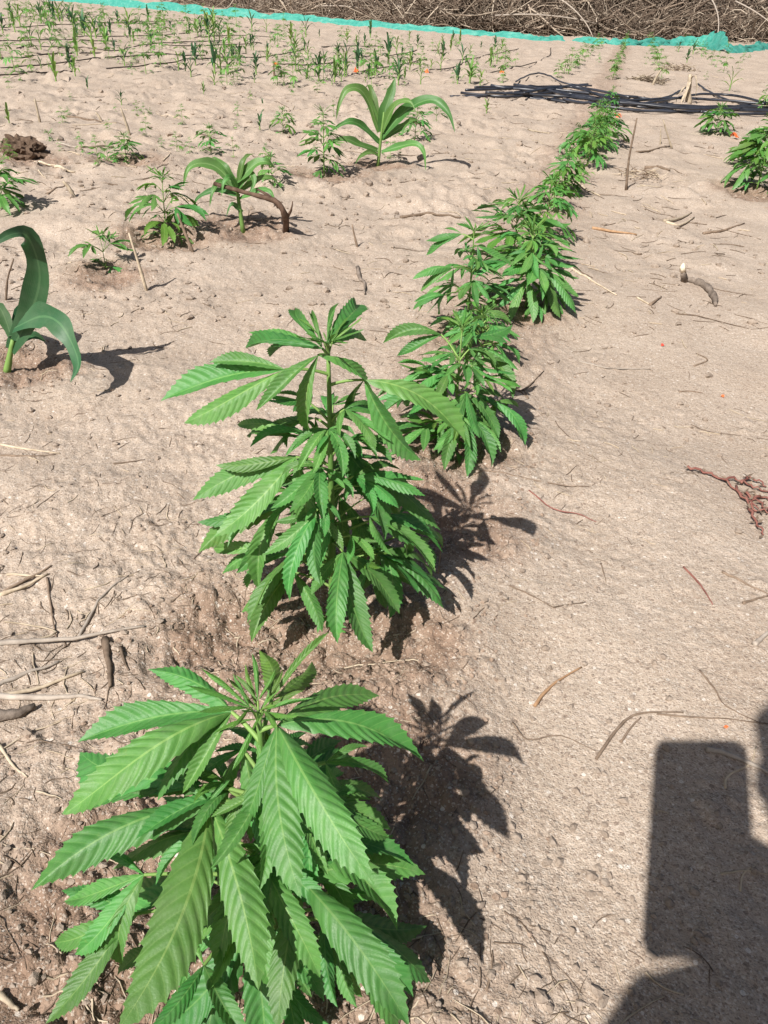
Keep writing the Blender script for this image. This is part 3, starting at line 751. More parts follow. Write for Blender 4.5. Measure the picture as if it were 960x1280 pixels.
HEMPS = [
    ((0.3197, 1.8873, 0.0), 0.183, 0.095, 10, 100, 0, 'dense hemp plant right behind the slender one in the main row', 'hemp plants of the main row'),
    ((0.3223, 2.2203, 0.0), 0.168, 0.095, 9, 107, 1, 'hemp plant half hidden behind the fourth and fifth plants of the row', 'hemp plants of the main row'),
    ((0.459, 2.5514, 0.0), 0.171, 0.075, 7, 114, 1, 'small hemp plant with purple shadow just past the front cluster of the row', 'hemp plants of the main row'),
    ((0.6415, 3.282, 0.0), 0.155, 0.075, 8, 121, 1, 'hemp plant left of the maize seedling in the main row', 'hemp plants of the main row'),
    ((0.686, 3.3387, 0.0), 0.066, 0.035, 4, 128, 1, 'low hemp seedling at the foot of the maize seedling in the row', 'hemp plants of the main row'),
    ((0.8399, 3.8701, 0.0), 0.199, 0.085, 8, 135, 1, 'leafy hemp plant directly behind the maize seedling of the row', 'hemp plants of the main row'),
    ((0.9893, 4.4048, 0.0), 0.18, 0.085, 8, 142, 1, 'leafy hemp plant in the thick part of the row before the pipes', 'hemp plants of the main row'),
    ((0.8621, 4.2206, 0.0), 0.132, 0.075, 6, 149, 1, 'small hemp plant on the left flank of the thick row part', 'hemp plants of the main row'),
    ((1.1422, 5.0148, 0.0), 0.17, 0.075, 7, 156, 1, 'hemp plant standing right in front of the black pipes', 'hemp plants of the main row'),
    ((1.2418, 5.6833, 0.0), 0.127, 0.06, 6, 163, 1, 'hemp plant rising among the black pipes in the row', 'hemp plants of the main row'),
    ((1.5149, 6.554, 0.0), 0.14, 0.055, 5, 170, 1, 'hemp plant just beyond the black pipes in the row', 'hemp plants of the main row'),
    ((0.5513, 2.9968, 0.0), 0.106, 0.06, 6, 177, 1, 'small hemp plant between the front cluster and the maize seedling', 'hemp plants of the main row'),
    ((0.9106, 4.1442, 0.0), 0.138, 0.075, 7, 184, 1, 'hemp plant on the right flank of the thick row part', 'hemp plants of the main row'),
    ((1.0887, 4.6457, 0.0), 0.159, 0.085, 7, 191, 1, 'hemp plant on the right side just before the pipes', 'hemp plants of the main row'),
    ((0.1804, 1.513, 0.0), 0.094, 0.06, 6, 198, 0, 'low leafy hemp plant between the third and fourth plants', 'hemp plants of the main row'),
    ((1.4936, 3.5426, 0.0), 0.25, 0.115, 12, 205, 1, 'large hemp plant at the right edge beside an orange tag', 'hemp plants of the right row'),
    ((1.6927, 3.8558, 0.0), 0.246, 0.115, 11, 212, 1, 'hemp plant cut off by the right edge of the picture', 'hemp plants of the right row'),
    ((1.7366, 4.2784, 0.0), 0.158, 0.09, 9, 219, 1, 'hemp plant just behind the large one at the right edge', 'hemp plants of the right row'),
    ((1.9041, 5.3514, 0.0), 0.147, 0.09, 10, 226, 1, 'low bushy hemp plant in front of the pipes on the right', 'hemp plants of the right row'),
    ((2.9083, 7.173, 0.0), 0.194, 0.07, 6, 233, 1, 'hemp plant behind the pipes at the right edge', 'hemp plants of the right row'),
    ((-0.6804, 2.348, 0.0), 0.182, 0.085, 6, 240, 1, 'upright hemp plant left of the bent branch', 'hemp plants of the left field'),
    ((-0.7562, 2.0318, 0.0), 0.087, 0.07, 3, 247, 1, 'small two tiered hemp seedling above the left maize plant', 'hemp plants of the left field'),
    ((-0.3114, 3.3663, 0.0), 0.236, 0.075, 8, 254, 1, 'bushy hemp plant left of the big maize plant', 'hemp plants of the left field'),
    ((-0.6266, 4.4724, 0.0), 0.112, 0.06, 5, 261, 1, 'short dark stemmed hemp plant between the seedlings at mid left', 'hemp plants of the left field'),
    ((-1.1435, 3.4853, 0.0), 0.103, 0.06, 6, 268, 1, 'small pale hemp plant on a reddish mound at far left', 'hemp plants of the left field'),
    ((-1.283, 2.6178, 0.0), 0.133, 0.085, 6, 275, 1, 'hemp plant cut by the left edge of the picture', 'hemp plants of the left field'),
    ((-0.8877, 3.9205, 0.0), 0.107, 0.07, 4, 282, 1, 'low sprawling hemp seedling behind the drooping maize seedling', 'hemp plants of the left field'),
    ((0.0563, 4.3549, 0.0), 0.162, 0.065, 7, 289, 1, 'bushy hemp plant just right of the big maize plant', 'hemp plants of the left field'),
    ((-0.4705, 3.0468, 0.0), 0.096, 0.06, 4, 296, 1, 'thin hemp seedling right beside the drooping maize seedling', 'hemp plants of the left field'),
    ((0.183, 4.9863, 0.0), 0.115, 0.05, 4, 303, 1, 'faint hemp seedling right of the maize leaf tip', 'hemp plants of the left field'),
    ((-1.5826, 3.8057, 0.0), 0.039, 0.05, 2, 310, 1, 'flat hemp seedling above the dark dug clod', 'hemp plants of the left field'),
    ((-0.0543, 0.6977, 0.0), 0.028, 0.02, 3, 317, 1, 'tiny weed at the foot of the second hemp plant', 'weeds'),
]
MAIZE = [
    ((-0.1065, 3.6761, 0.0), (-0.088, 3.6761, 0.2133), [([(-0.0949, 3.6761, 0.1366), (-0.0849, 3.6861, 0.2123), (-0.059, 3.7061, 0.2953), (-0.0482, 3.7261, 0.3383)], 0.058), ([(-0.1051, 3.6761, 0.1361), (-0.146, 3.6761, 0.2346), (-0.1896, 3.6461, 0.2945), (-0.2403, 3.6161, 0.2947), (-0.2708, 3.5961, 0.2429), (-0.2825, 3.5861, 0.1844)], 0.044), ([(-0.0905, 3.6761, 0.1151), (-0.0199, 3.6561, 0.2036), (0.0596, 3.6161, 0.2621), (0.124, 3.5961, 0.273), (0.1786, 3.5661, 0.232), (0.2101, 3.5461, 0.165)], 0.056), ([(-0.1034, 3.6761, 0.0957), (-0.1684, 3.6361, 0.1536), (-0.2169, 3.5961, 0.1803), (-0.2617, 3.5761, 0.1687), (-0.3028, 3.5561, 0.1423)], 0.038), ([(-0.1091, 3.6761, 0.0639), (-0.183, 3.6261, 0.0896), (-0.2356, 3.5961, 0.1129), (-0.281, 3.5761, 0.1074), (-0.3192, 3.5561, 0.084)], 0.036), ([(-0.0916, 3.6761, 0.0584), (-0.0134, 3.6461, 0.0887), (0.0534, 3.6061, 0.1069), (0.0889, 3.5861, 0.0776), (0.1005, 3.5761, 0.0079)], 0.034), ([(-0.0936, 3.6761, 0.1056), (-0.0179, 3.7561, 0.1456), (0.0326, 3.8161, 0.1722), (0.0762, 3.8761, 0.1607)], 0.03), ([(-0.1023, 3.6761, 0.1517), (-0.1301, 3.6961, 0.2393), (-0.1538, 3.7261, 0.3011), (-0.1783, 3.7561, 0.2854)], 0.035), ([(-0.0915, 3.6761, 0.1367), (-0.0608, 3.6561, 0.2168), (-0.0258, 3.6261, 0.2572), (0.0167, 3.5961, 0.265), (0.045, 3.5761, 0.2305)], 0.034), ([(-0.1013, 3.6761, 0.042), (-0.1417, 3.6361, 0.062), (-0.1807, 3.6061, 0.046), (-0.1993, 3.5861, 0.02)], 0.022)], 'big upright maize plant with broad arching leaves at upper middle', 'corn_mid'),
    ((-0.7387, 1.386, 0.0), (-0.7123, 1.386, 0.0511), [([(-0.7199, 1.386, 0.0301), (-0.6683, 1.386, 0.1043), (-0.6275, 1.366, 0.1815), (-0.6201, 1.336, 0.254), (-0.6292, 1.296, 0.2699), (-0.6616, 1.266, 0.2519)], 0.062), ([(-0.7041, 1.386, 0.0749), (-0.6423, 1.366, 0.1067), (-0.5937, 1.326, 0.1146), (-0.5639, 1.296, 0.0936), (-0.5402, 1.256, 0.0668), (-0.5469, 1.226, 0.0454)], 0.058), ([(-0.7136, 1.386, 0.0589), (-0.7539, 1.446, 0.09), (-0.8148, 1.506, 0.0778)], 0.03), ([(-0.7153, 1.386, 0.0509), (-0.7037, 1.406, 0.0455), (-0.6859, 1.426, 0.0453), (-0.6741, 1.436, 0.0308)], 0.034), ([(-0.7201, 1.386, 0.0428), (-0.7172, 1.466, 0.0852), (-0.7247, 1.506, 0.0826), (-0.7289, 1.546, 0.0457)], 0.03)], 'broad leaved maize plant at the left edge casting a curved shadow', 'corn'),
    ((-0.4774, 2.4759, 0.0), (-0.4929, 2.4759, 0.1511), [([(-0.4899, 2.4759, 0.1222), (-0.5435, 2.4759, 0.1751), (-0.5898, 2.4559, 0.1893), (-0.6215, 2.4359, 0.1737), (-0.6374, 2.4259, 0.1289)], 0.036), ([(-0.4937, 2.4759, 0.1377), (-0.5197, 2.4759, 0.1763), (-0.5484, 2.5059, 0.1919), (-0.569, 2.5259, 0.1965)], 0.022), ([(-0.4857, 2.4759, 0.1111), (-0.5392, 2.4759, 0.1354), (-0.556, 2.4459, 0.1135), (-0.5664, 2.4359, 0.0744)], 0.022), ([(-0.4889, 2.4759, 0.1379), (-0.4341, 2.4759, 0.1892), (-0.3983, 2.4759, 0.1996), (-0.376, 2.4959, 0.1799)], 0.034), ([(-0.4851, 2.4759, 0.1224), (-0.4493, 2.4759, 0.1665), (-0.4328, 2.4559, 0.1444), (-0.4475, 2.4359, 0.1141)], 0.024), ([(-0.4816, 2.4759, 0.0999), (-0.5618, 2.5159, 0.1041), (-0.6199, 2.5259, 0.0784), (-0.6433, 2.5259, 0.0373)], 0.02), ([(-0.4833, 2.4759, 0.1112), (-0.44, 2.5259, 0.1379), (-0.4007, 2.5559, 0.1412), (-0.3748, 2.5759, 0.1157)], 0.024), ([(-0.4769, 2.4759, 0.0542), (-0.5031, 2.4559, 0.0802), (-0.5201, 2.4459, 0.047)], 0.016), ([(-0.4871, 2.4759, 0.129), (-0.4694, 2.4759, 0.1896), (-0.4577, 2.4959, 0.2088), (-0.4396, 2.5159, 0.2131)], 0.02), ([(-0.4876, 2.4759, 0.12), (-0.5011, 2.4459, 0.1561), (-0.5166, 2.4259, 0.1458), (-0.5241, 2.4159, 0.1098)], 0.02), ([(-0.482, 2.4759, 0.0931), (-0.4172, 2.4559, 0.1229), (-0.3833, 2.4359, 0.124), (-0.3663, 2.4259, 0.0933)], 0.02)], 'drooping many leaved maize seedling behind the bent branch', 'corn_mid'),
]
MAIZE_SMALL = [
    ((0.7369, 3.4795), 0.132, 2, 'maize seedling standing in the main row of hemp', 'maize seedlings of the field'),
    ((-0.7496, 4.4856), 0.101, 4, 'single upright maize shoot left of the dark stemmed hemp', 'maize seedlings of the field'),
    ((-0.4854, 8.7964), 0.265, 0, 'dark maize plant by the second orange tag', 'maize seedlings of the field'),
    ((-0.7961, 8.5873), 0.215, 3, 'dark curling maize plant between the two orange tags', 'maize seedlings of the field'),
    ((-1.5751, 12.2175), 0.275, 2, 'tall maize plant in the drip field below the green net', 'maize seedlings of the field'),
    ((-1.9256, 11.1124), 0.168, 0, 'dark leaved maize plant left of the tall one', 'maize seedlings of the field'),
    ((-1.8985, 9.3424), 0.213, 1, 'light maize plant amid the drip lines', 'maize seedlings of the field'),
    ((-1.4589, 6.7314), 0.148, 1, 'drooping grass like maize seedling below the drip lines', 'maize seedlings of the field'),
    ((-1.2117, 7.0761), 0.106, 3, 'bushy maize seedling below the first orange tag', 'maize seedlings of the field'),
    ((-0.8387, 7.5156), 0.094, 2, 'spreading maize seedling right of the bushy one', 'maize seedlings of the field'),
    ((-1.7301, 5.3198), 0.099, 3, 'compact dark maize seedling at mid left', 'maize seedlings of the field'),
    ((-2.1483, 5.937), 0.09, 4, 'two leaved maize shoot at upper left', 'maize seedlings of the field'),
    ((-2.9386, 7.1448), 0.101, 4, 'maize shoot on a drip line at far left', 'maize seedlings of the field'),
    ((-2.8374, 7.0494), 0.078, 2, 'second maize shoot on the same drip line at far left', 'maize seedlings of the field'),
    ((-1.9846, 4.3157), 0.108, 2, 'yellow green maize seedling at the left edge', 'maize seedlings of the field'),
    ((-2.3649, 7.6191), 0.089, 4, 'maize shoot at the end of a drip line', 'maize seedlings of the field'),
    ((-1.3485, 5.8729), 0.085, 2, 'pale maize seedling under the drooping one', 'maize seedlings of the field'),
    ((-0.3407, 7.4319), 0.076, 2, 'yellowish small maize seedling above the big maize leaf', 'maize seedlings of the field'),
    ((-0.928, 5.6895), 0.056, 4, 'tiny maize shoot in the bare middle ground', 'maize seedlings of the field'),
    ((0.5464, 5.8957), 0.105, 2, 'maize shoot in front of the left pipe ends', 'maize seedlings of the field'),
    ((0.1342, 13.0524), 0.214, 3, 'maize plant near the net at upper middle', 'maize seedlings of the field'),
    ((-0.2134, 9.8826), 0.313, 0, 'tall dark maize plant at upper middle', 'maize seedlings of the field'),
    ((3.1815, 8.8325), 0.228, 2, 'yellow maize plant beyond the pipes on the right', 'maize seedlings of the field'),
    ((5.0122, 16.1246), 0.259, 0, 'dark maize plant in front of the net peak', 'maize seedlings of the field'),
    ((5.0487, 17.1426), 0.228, 3, 'dark maize plant left of the net peak', 'maize seedlings of the field'),
    ((3.9723, 12.9716), 0.212, 3, 'maize plant in the clump below the net peak', 'maize seedlings of the field'),
    ((6.0873, 17.5568), 0.231, 1, 'maize plant right of the net peak', 'maize seedlings of the field'),
    ((1.682, 9.3953), 0.174, 2, 'yellow green maize clump at the head of a far row', 'maize seedlings of the field'),
    ((0.781, 16.2122), 0.192, 4, 'maize plant at the net right of middle', 'maize seedlings of the field'),
    ((1.5451, 15.8812), 0.118, 4, 'short maize plant before the net', 'maize seedlings of the field'),
    ((-3.9774, 17.313), 0.208, 0, 'tiny maize seedling in the left middle of the middle rows of the drip field', 'maize seedlings in the left middle of the middle rows'),
    ((-2.225, 11.2612), 0.252, 2, 'tiny maize seedling in the left middle of the middle rows of the drip field', 'maize seedlings in the left middle of the middle rows'),
    ((-1.6061, 8.0), 0.236, 4, 'tiny maize seedling in the left middle of the nearer rows of the drip field', 'maize seedlings in the left middle of the nearer rows'),
    ((-1.6014, 7.4277), 0.257, 4, 'tiny maize seedling in the left middle of the nearer rows of the drip field', 'maize seedlings in the left middle of the nearer rows'),
    ((-2.567, 12.3469), 0.298, 4, 'tiny maize seedling in the left middle of the middle rows of the drip field', 'maize seedlings in the left middle of the middle rows'),
    ((-5.9564, 15.0311), 0.215, 1, 'tiny maize seedling along the left edge of the far end of the drip field', 'maize seedlings along the left edge of the far end'),
    ((-6.5215, 16.2261), 0.304, 4, 'tiny maize seedling along the left edge of the far end of the drip field', 'maize seedlings along the left edge of the far end'),
    ((-5.8638, 14.5532), 0.317, 0, 'tiny maize seedling along the left edge of the far end of the drip field', 'maize seedlings along the left edge of the far end'),
    ((-0.6798, 16.1716), 0.332, 3, 'tiny maize seedling right of the centre of the middle rows of the drip field', 'maize seedlings right of the centre of the middle rows'),
    ((-4.0851, 9.7794), 0.245, 4, 'tiny maize seedling along the left edge of the middle rows of the drip field', 'maize seedlings along the left edge of the middle rows'),
    ((-5.7622, 15.2398), 0.199, 0, 'tiny maize seedling along the left edge of the far end of the drip field', 'maize seedlings along the left edge of the far end'),
    ((-3.639, 8.9239), 0.199, 1, 'tiny maize seedling along the left edge of the nearer rows of the drip field', 'maize seedlings along the left edge of the nearer rows'),
    ((-5.9726, 16.0641), 0.181, 4, 'tiny maize seedling along the left edge of the far end of the drip field', 'maize seedlings along the left edge of the far end'),
    ((-3.2186, 8.744), 0.257, 2, 'tiny maize seedling along the left edge of the nearer rows of the drip field', 'maize seedlings along the left edge of the nearer rows'),
    ((-4.4667, 14.4581), 0.174, 0, 'tiny maize seedling in the left middle of the middle rows of the drip field', 'maize seedlings in the left middle of the middle rows'),
    ((-4.6472, 11.7583), 0.257, 0, 'tiny maize seedling along the left edge of the middle rows of the drip field', 'maize seedlings along the left edge of the middle rows'),
    ((-2.6768, 12.2169), 0.364, 3, 'tiny maize seedling in the left middle of the middle rows of the drip field', 'maize seedlings in the left middle of the middle rows'),
    ((-4.0284, 13.135), 0.333, 2, 'tiny maize seedling in the left middle of the middle rows of the drip field', 'maize seedlings in the left middle of the middle rows'),
    ((-4.0583, 12.3858), 0.229, 3, 'tiny maize seedling in the left middle of the middle rows of the drip field', 'maize seedlings in the left middle of the middle rows'),
    ((-5.8159, 14.9556), 0.191, 3, 'tiny maize seedling along the left edge of the far end of the drip field', 'maize seedlings along the left edge of the far end'),
    ((-3.336, 11.0081), 0.177, 1, 'tiny maize seedling in the left middle of the middle rows of the drip field', 'maize seedlings in the left middle of the middle rows'),
    ((-5.8964, 15.4081), 0.317, 2, 'tiny maize seedling along the left edge of the far end of the drip field', 'maize seedlings along the left edge of the far end'),
    ((-1.8014, 7.4282), 0.178, 0, 'tiny maize seedling in the left middle of the nearer rows of the drip field', 'maize seedlings in the left middle of the nearer rows'),
    ((-2.5143, 6.3368), 0.205, 2, 'tiny maize seedling along the left edge of the nearer rows of the drip field', 'maize seedlings along the left edge of the nearer rows'),
    ((-2.8643, 13.4205), 0.354, 1, 'tiny maize seedling in the left middle of the middle rows of the drip field', 'maize seedlings in the left middle of the middle rows'),
    ((-6.3029, 15.8136), 0.231, 2, 'tiny maize seedling along the left edge of the far end of the drip field', 'maize seedlings along the left edge of the far end'),
    ((-3.8962, 9.8444), 0.175, 4, 'tiny maize seedling along the left edge of the middle rows of the drip field', 'maize seedlings along the left edge of the middle rows'),
    ((-1.9093, 7.6846), 0.173, 3, 'tiny maize seedling in the left middle of the nearer rows of the drip field', 'maize seedlings in the left middle of the nearer rows'),
    ((-1.5785, 8.4477), 0.222, 3, 'tiny maize seedling in the centre of the nearer rows of the drip field', 'maize seedlings in the centre of the nearer rows'),
    ((-1.3648, 8.0762), 0.2, 3, 'tiny maize seedling in the centre of the nearer rows of the drip field', 'maize seedlings in the centre of the nearer rows'),
    ((-3.9803, 10.906), 0.189, 0, 'tiny maize seedling along the left edge of the middle rows of the drip field', 'maize seedlings along the left edge of the middle rows'),
    ((-6.0668, 15.8735), 0.373, 2, 'tiny maize seedling along the left edge of the far end of the drip field', 'maize seedlings along the left edge of the far end'),
    ((-3.5854, 11.7013), 0.225, 4, 'tiny maize seedling in the left middle of the middle rows of the drip field', 'maize seedlings in the left middle of the middle rows'),
    ((-2.4645, 15.833), 0.28, 1, 'tiny maize seedling in the centre of the middle rows of the drip field', 'maize seedlings in the centre of the middle rows'),
    ((-1.3848, 11.0871), 0.222, 2, 'tiny maize seedling in the centre of the nearer rows of the drip field', 'maize seedlings in the centre of the nearer rows'),
    ((-2.0408, 7.9733), 0.18, 1, 'tiny maize seedling in the left middle of the nearer rows of the drip field', 'maize seedlings in the left middle of the nearer rows'),
    ((-4.3126, 11.7331), 0.349, 0, 'tiny maize seedling along the left edge of the middle rows of the drip field', 'maize seedlings along the left edge of the middle rows'),
    ((-3.5365, 15.1561), 0.229, 2, 'tiny maize seedling in the left middle of the middle rows of the drip field', 'maize seedlings in the left middle of the middle rows'),
    ((-5.3832, 17.5264), 0.193, 1, 'tiny maize seedling in the left middle of the far end of the drip field', 'maize seedlings in the left middle of the far end'),
    ((-0.8775, 7.7762), 0.118, 0, 'tiny maize seedling in the centre of the nearer rows of the drip field', 'maize seedlings in the centre of the nearer rows'),
    ((-6.0575, 14.7857), 0.302, 1, 'tiny maize seedling along the left edge of the far end of the drip field', 'maize seedlings along the left edge of the far end'),
    ((-7.5823, 17.4328), 0.291, 3, 'tiny maize seedling along the left edge of the far end of the drip field', 'maize seedlings along the left edge of the far end'),
    ((-7.5375, 17.3404), 0.21, 3, 'tiny maize seedling along the left edge of the far end of the drip field', 'maize seedlings along the left edge of the far end'),
    ((-5.9241, 15.6208), 0.367, 4, 'tiny maize seedling along the left edge of the far end of the drip field', 'maize seedlings along the left edge of the far end'),
    ((-2.8725, 10.116), 0.19, 3, 'tiny maize seedling in the left middle of the nearer rows of the drip field', 'maize seedlings in the left middle of the nearer rows'),
    ((-1.2621, 10.1161), 0.207, 2, 'tiny maize seedling in the centre of the nearer rows of the drip field', 'maize seedlings in the centre of the nearer rows'),
    ((0.416, 10.8691), 0.249, 3, 'tiny maize seedling right of the centre of the nearer rows of the drip field', 'maize seedlings right of the centre of the nearer rows'),
    ((-6.0918, 15.7314), 0.337, 3, 'tiny maize seedling along the left edge of the far end of the drip field', 'maize seedlings along the left edge of the far end'),
    ((-4.6456, 13.0367), 0.28, 1, 'tiny maize seedling along the left edge of the middle rows of the drip field', 'maize seedlings along the left edge of the middle rows'),
    ((-3.5644, 10.7362), 0.175, 4, 'tiny maize seedling in the left middle of the middle rows of the drip field', 'maize seedlings in the left middle of the middle rows'),
    ((-4.3119, 16.1649), 0.313, 1, 'tiny maize seedling in the left middle of the middle rows of the drip field', 'maize seedlings in the left middle of the middle rows'),
    ((-5.1952, 11.6228), 0.275, 3, 'tiny maize seedling along the left edge of the middle rows of the drip field', 'maize seedlings along the left edge of the middle rows'),
    ((-5.7966, 13.592), 0.349, 1, 'tiny maize seedling along the left edge of the middle rows of the drip field', 'maize seedlings along the left edge of the middle rows'),
    ((0.39, 11.8811), 0.159, 2, 'tiny maize seedling right of the centre of the nearer rows of the drip field', 'maize seedlings right of the centre of the nearer rows'),
    ((-2.4772, 6.6251), 0.161, 1, 'tiny maize seedling along the left edge of the nearer rows of the drip field', 'maize seedlings along the left edge of the nearer rows'),
    ((-7.4771, 18.9018), 0.351, 3, 'tiny maize seedling along the left edge of the far end of the drip field', 'maize seedlings along the left edge of the far end'),
    ((-4.5487, 13.1533), 0.189, 1, 'tiny maize seedling along the left edge of the middle rows of the drip field', 'maize seedlings along the left edge of the middle rows'),
    ((-5.0077, 17.608), 0.311, 0, 'tiny maize seedling in the left middle of the far end of the drip field', 'maize seedlings in the left middle of the far end'),
    ((-2.1245, 9.8618), 0.176, 0, 'tiny maize seedling in the left middle of the nearer rows of the drip field', 'maize seedlings in the left middle of the nearer rows'),
    ((-3.0767, 9.4507), 0.148, 0, 'tiny maize seedling in the left middle of the nearer rows of the drip field', 'maize seedlings in the left middle of the nearer rows'),
    ((-4.6789, 15.9025), 0.186, 4, 'tiny maize seedling in the left middle of the middle rows of the drip field', 'maize seedlings in the left middle of the middle rows'),
    ((-3.3988, 10.1609), 0.253, 2, 'tiny maize seedling in the left middle of the middle rows of the drip field', 'maize seedlings in the left middle of the middle rows'),
    ((-0.6222, 12.9936), 0.191, 0, 'tiny maize seedling right of the centre of the middle rows of the drip field', 'maize seedlings right of the centre of the middle rows'),
    ((-7.6396, 18.3493), 0.181, 1, 'tiny maize seedling along the left edge of the far end of the drip field', 'maize seedlings along the left edge of the far end'),
    ((-2.7228, 15.8637), 0.332, 4, 'tiny maize seedling in the centre of the middle rows of the drip field', 'maize seedlings in the centre of the middle rows'),
    ((-4.272, 12.5985), 0.227, 0, 'tiny maize seedling along the left edge of the middle rows of the drip field', 'maize seedlings along the left edge of the middle rows'),
    ((-5.0356, 11.6162), 0.269, 1, 'tiny maize seedling along the left edge of the middle rows of the drip field', 'maize seedlings along the left edge of the middle rows'),
    ((-2.1381, 9.2819), 0.164, 3, 'tiny maize seedling in the left middle of the nearer rows of the drip field', 'maize seedlings in the left middle of the nearer rows'),
    ((-3.3804, 15.8378), 0.352, 2, 'tiny maize seedling in the left middle of the middle rows of the drip field', 'maize seedlings in the left middle of the middle rows'),
    ((-0.6548, 9.7364), 0.219, 4, 'tiny maize seedling right of the centre of the nearer rows of the drip field', 'maize seedlings right of the centre of the nearer rows'),
    ((-5.5562, 15.0808), 0.218, 4, 'tiny maize seedling along the left edge of the far end of the drip field', 'maize seedlings along the left edge of the far end'),
    ((-4.2459, 11.8922), 0.323, 0, 'tiny maize seedling along the left edge of the middle rows of the drip field', 'maize seedlings along the left edge of the middle rows'),
    ((-2.5866, 8.1785), 0.204, 4, 'tiny maize seedling in the left middle of the nearer rows of the drip field', 'maize seedlings in the left middle of the nearer rows'),
    ((-3.3489, 13.9357), 0.187, 3, 'tiny maize seedling in the left middle of the middle rows of the drip field', 'maize seedlings in the left middle of the middle rows'),
    ((-6.0172, 18.0595), 0.307, 1, 'tiny maize seedling along the left edge of the far end of the drip field', 'maize seedlings along the left edge of the far end'),
    ((-3.1585, 14.2536), 0.367, 1, 'tiny maize seedling in the left middle of the middle rows of the drip field', 'maize seedlings in the left middle of the middle rows'),
    ((-2.6563, 12.4282), 0.288, 1, 'tiny maize seedling in the left middle of the middle rows of the drip field', 'maize seedlings in the left middle of the middle rows'),
    ((-3.7312, 14.2994), 0.24, 3, 'tiny maize seedling in the left middle of the middle rows of the drip field', 'maize seedlings in the left middle of the middle rows'),
    ((-2.9042, 7.6657), 0.195, 3, 'tiny maize seedling along the left edge of the nearer rows of the drip field', 'maize seedlings along the left edge of the nearer rows'),
    ((-3.8367, 13.4458), 0.184, 3, 'tiny maize seedling in the left middle of the middle rows of the drip field', 'maize seedlings in the left middle of the middle rows'),
    ((-4.8768, 15.3303), 0.259, 3, 'tiny maize seedling in the left middle of the middle rows of the drip field', 'maize seedlings in the left middle of the middle rows'),
    ((-1.5664, 7.5063), 0.257, 1, 'tiny maize seedling in the left middle of the nearer rows of the drip field', 'maize seedlings in the left middle of the nearer rows'),
    ((-2.6791, 7.1212), 0.153, 0, 'tiny maize seedling along the left edge of the nearer rows of the drip field', 'maize seedlings along the left edge of the nearer rows'),
    ((-7.3825, 18.8982), 0.33, 4, 'tiny maize seedling along the left edge of the far end of the drip field', 'maize seedlings along the left edge of the far end'),
    ((-3.7136, 10.6171), 0.332, 2, 'tiny maize seedling along the left edge of the middle rows of the drip field', 'maize seedlings along the left edge of the middle rows'),
    ((-3.2925, 14.4556), 0.224, 3, 'tiny maize seedling in the left middle of the middle rows of the drip field', 'maize seedlings in the left middle of the middle rows'),
    ((-3.6339, 15.1363), 0.252, 1, 'tiny maize seedling in the left middle of the middle rows of the drip field', 'maize seedlings in the left middle of the middle rows'),
    ((-1.6793, 14.9034), 0.369, 0, 'tiny maize seedling in the centre of the middle rows of the drip field', 'maize seedlings in the centre of the middle rows'),
    ((-0.7675, 13.4144), 0.138, 2, 'tiny maize seedling right of the centre of the middle rows of the drip field', 'maize seedlings right of the centre of the middle rows'),
    ((-3.9144, 11.3614), 0.323, 4, 'tiny maize seedling along the left edge of the middle rows of the drip field', 'maize seedlings along the left edge of the middle rows'),
    ((-1.7848, 9.1472), 0.14, 3, 'tiny maize seedling in the centre of the nearer rows of the drip field', 'maize seedlings in the centre of the nearer rows'),
    ((-3.8902, 17.209), 0.199, 3, 'tiny maize seedling in the left middle of the middle rows of the drip field', 'maize seedlings in the left middle of the middle rows'),
    ((-4.9038, 10.793), 0.211, 2, 'tiny maize seedling along the left edge of the middle rows of the drip field', 'maize seedlings along the left edge of the middle rows'),
    ((-5.1521, 14.3657), 0.172, 3, 'tiny maize seedling along the left edge of the middle rows of the drip field', 'maize seedlings along the left edge of the middle rows'),
    ((-6.0296, 16.254), 0.333, 4, 'tiny maize seedling along the left edge of the far end of the drip field', 'maize seedlings along the left edge of the far end'),
    ((-2.8977, 8.31), 0.198, 1, 'tiny maize seedling along the left edge of the nearer rows of the drip field', 'maize seedlings along the left edge of the nearer rows'),
    ((-0.8448, 8.2196), 0.201, 1, 'scattered tiny maize seedling left of the big maize plant on the nearer strip', 'scattered maize left of the big maize plant on the nearer strip'),
    ((-0.0743, 11.1278), 0.141, 3, 'scattered tiny maize seedling above the big maize plant on the nearer strip', 'scattered maize above the big maize plant on the nearer strip'),
    ((1.0498, 10.6571), 0.212, 1, 'scattered tiny maize seedling above the pipes on the nearer strip', 'scattered maize above the pipes on the nearer strip'),
    ((0.0266, 9.1626), 0.202, 1, 'scattered tiny maize seedling above the big maize plant on the nearer strip', 'scattered maize above the big maize plant on the nearer strip'),
    ((-0.1481, 11.8136), 0.23, 1, 'scattered tiny maize seedling above the big maize plant on the nearer strip', 'scattered maize above the big maize plant on the nearer strip'),
    ((0.5597, 7.8788), 0.197, 1, 'scattered tiny maize seedling above the pipes on the nearer strip', 'scattered maize above the pipes on the nearer strip'),
    ((-2.3813, 10.1132), 0.141, 3, 'scattered tiny maize seedling left of the big maize plant on the nearer strip', 'scattered maize left of the big maize plant on the nearer strip'),
    ((-1.5435, 15.7579), 0.133, 0, 'scattered tiny maize seedling left of the big maize plant on the far strip', 'scattered maize left of the big maize plant on the far strip'),
    ((1.3543, 14.3332), 0.233, 3, 'scattered tiny maize seedling above the pipes on the far strip', 'scattered maize above the pipes on the far strip'),
    ((-1.1178, 10.112), 0.217, 1, 'scattered tiny maize seedling left of the big maize plant on the nearer strip', 'scattered maize left of the big maize plant on the nearer strip'),
    ((-0.6041, 7.2218), 0.116, 0, 'scattered tiny maize seedling left of the big maize plant on the nearer strip', 'scattered maize left of the big maize plant on the nearer strip'),
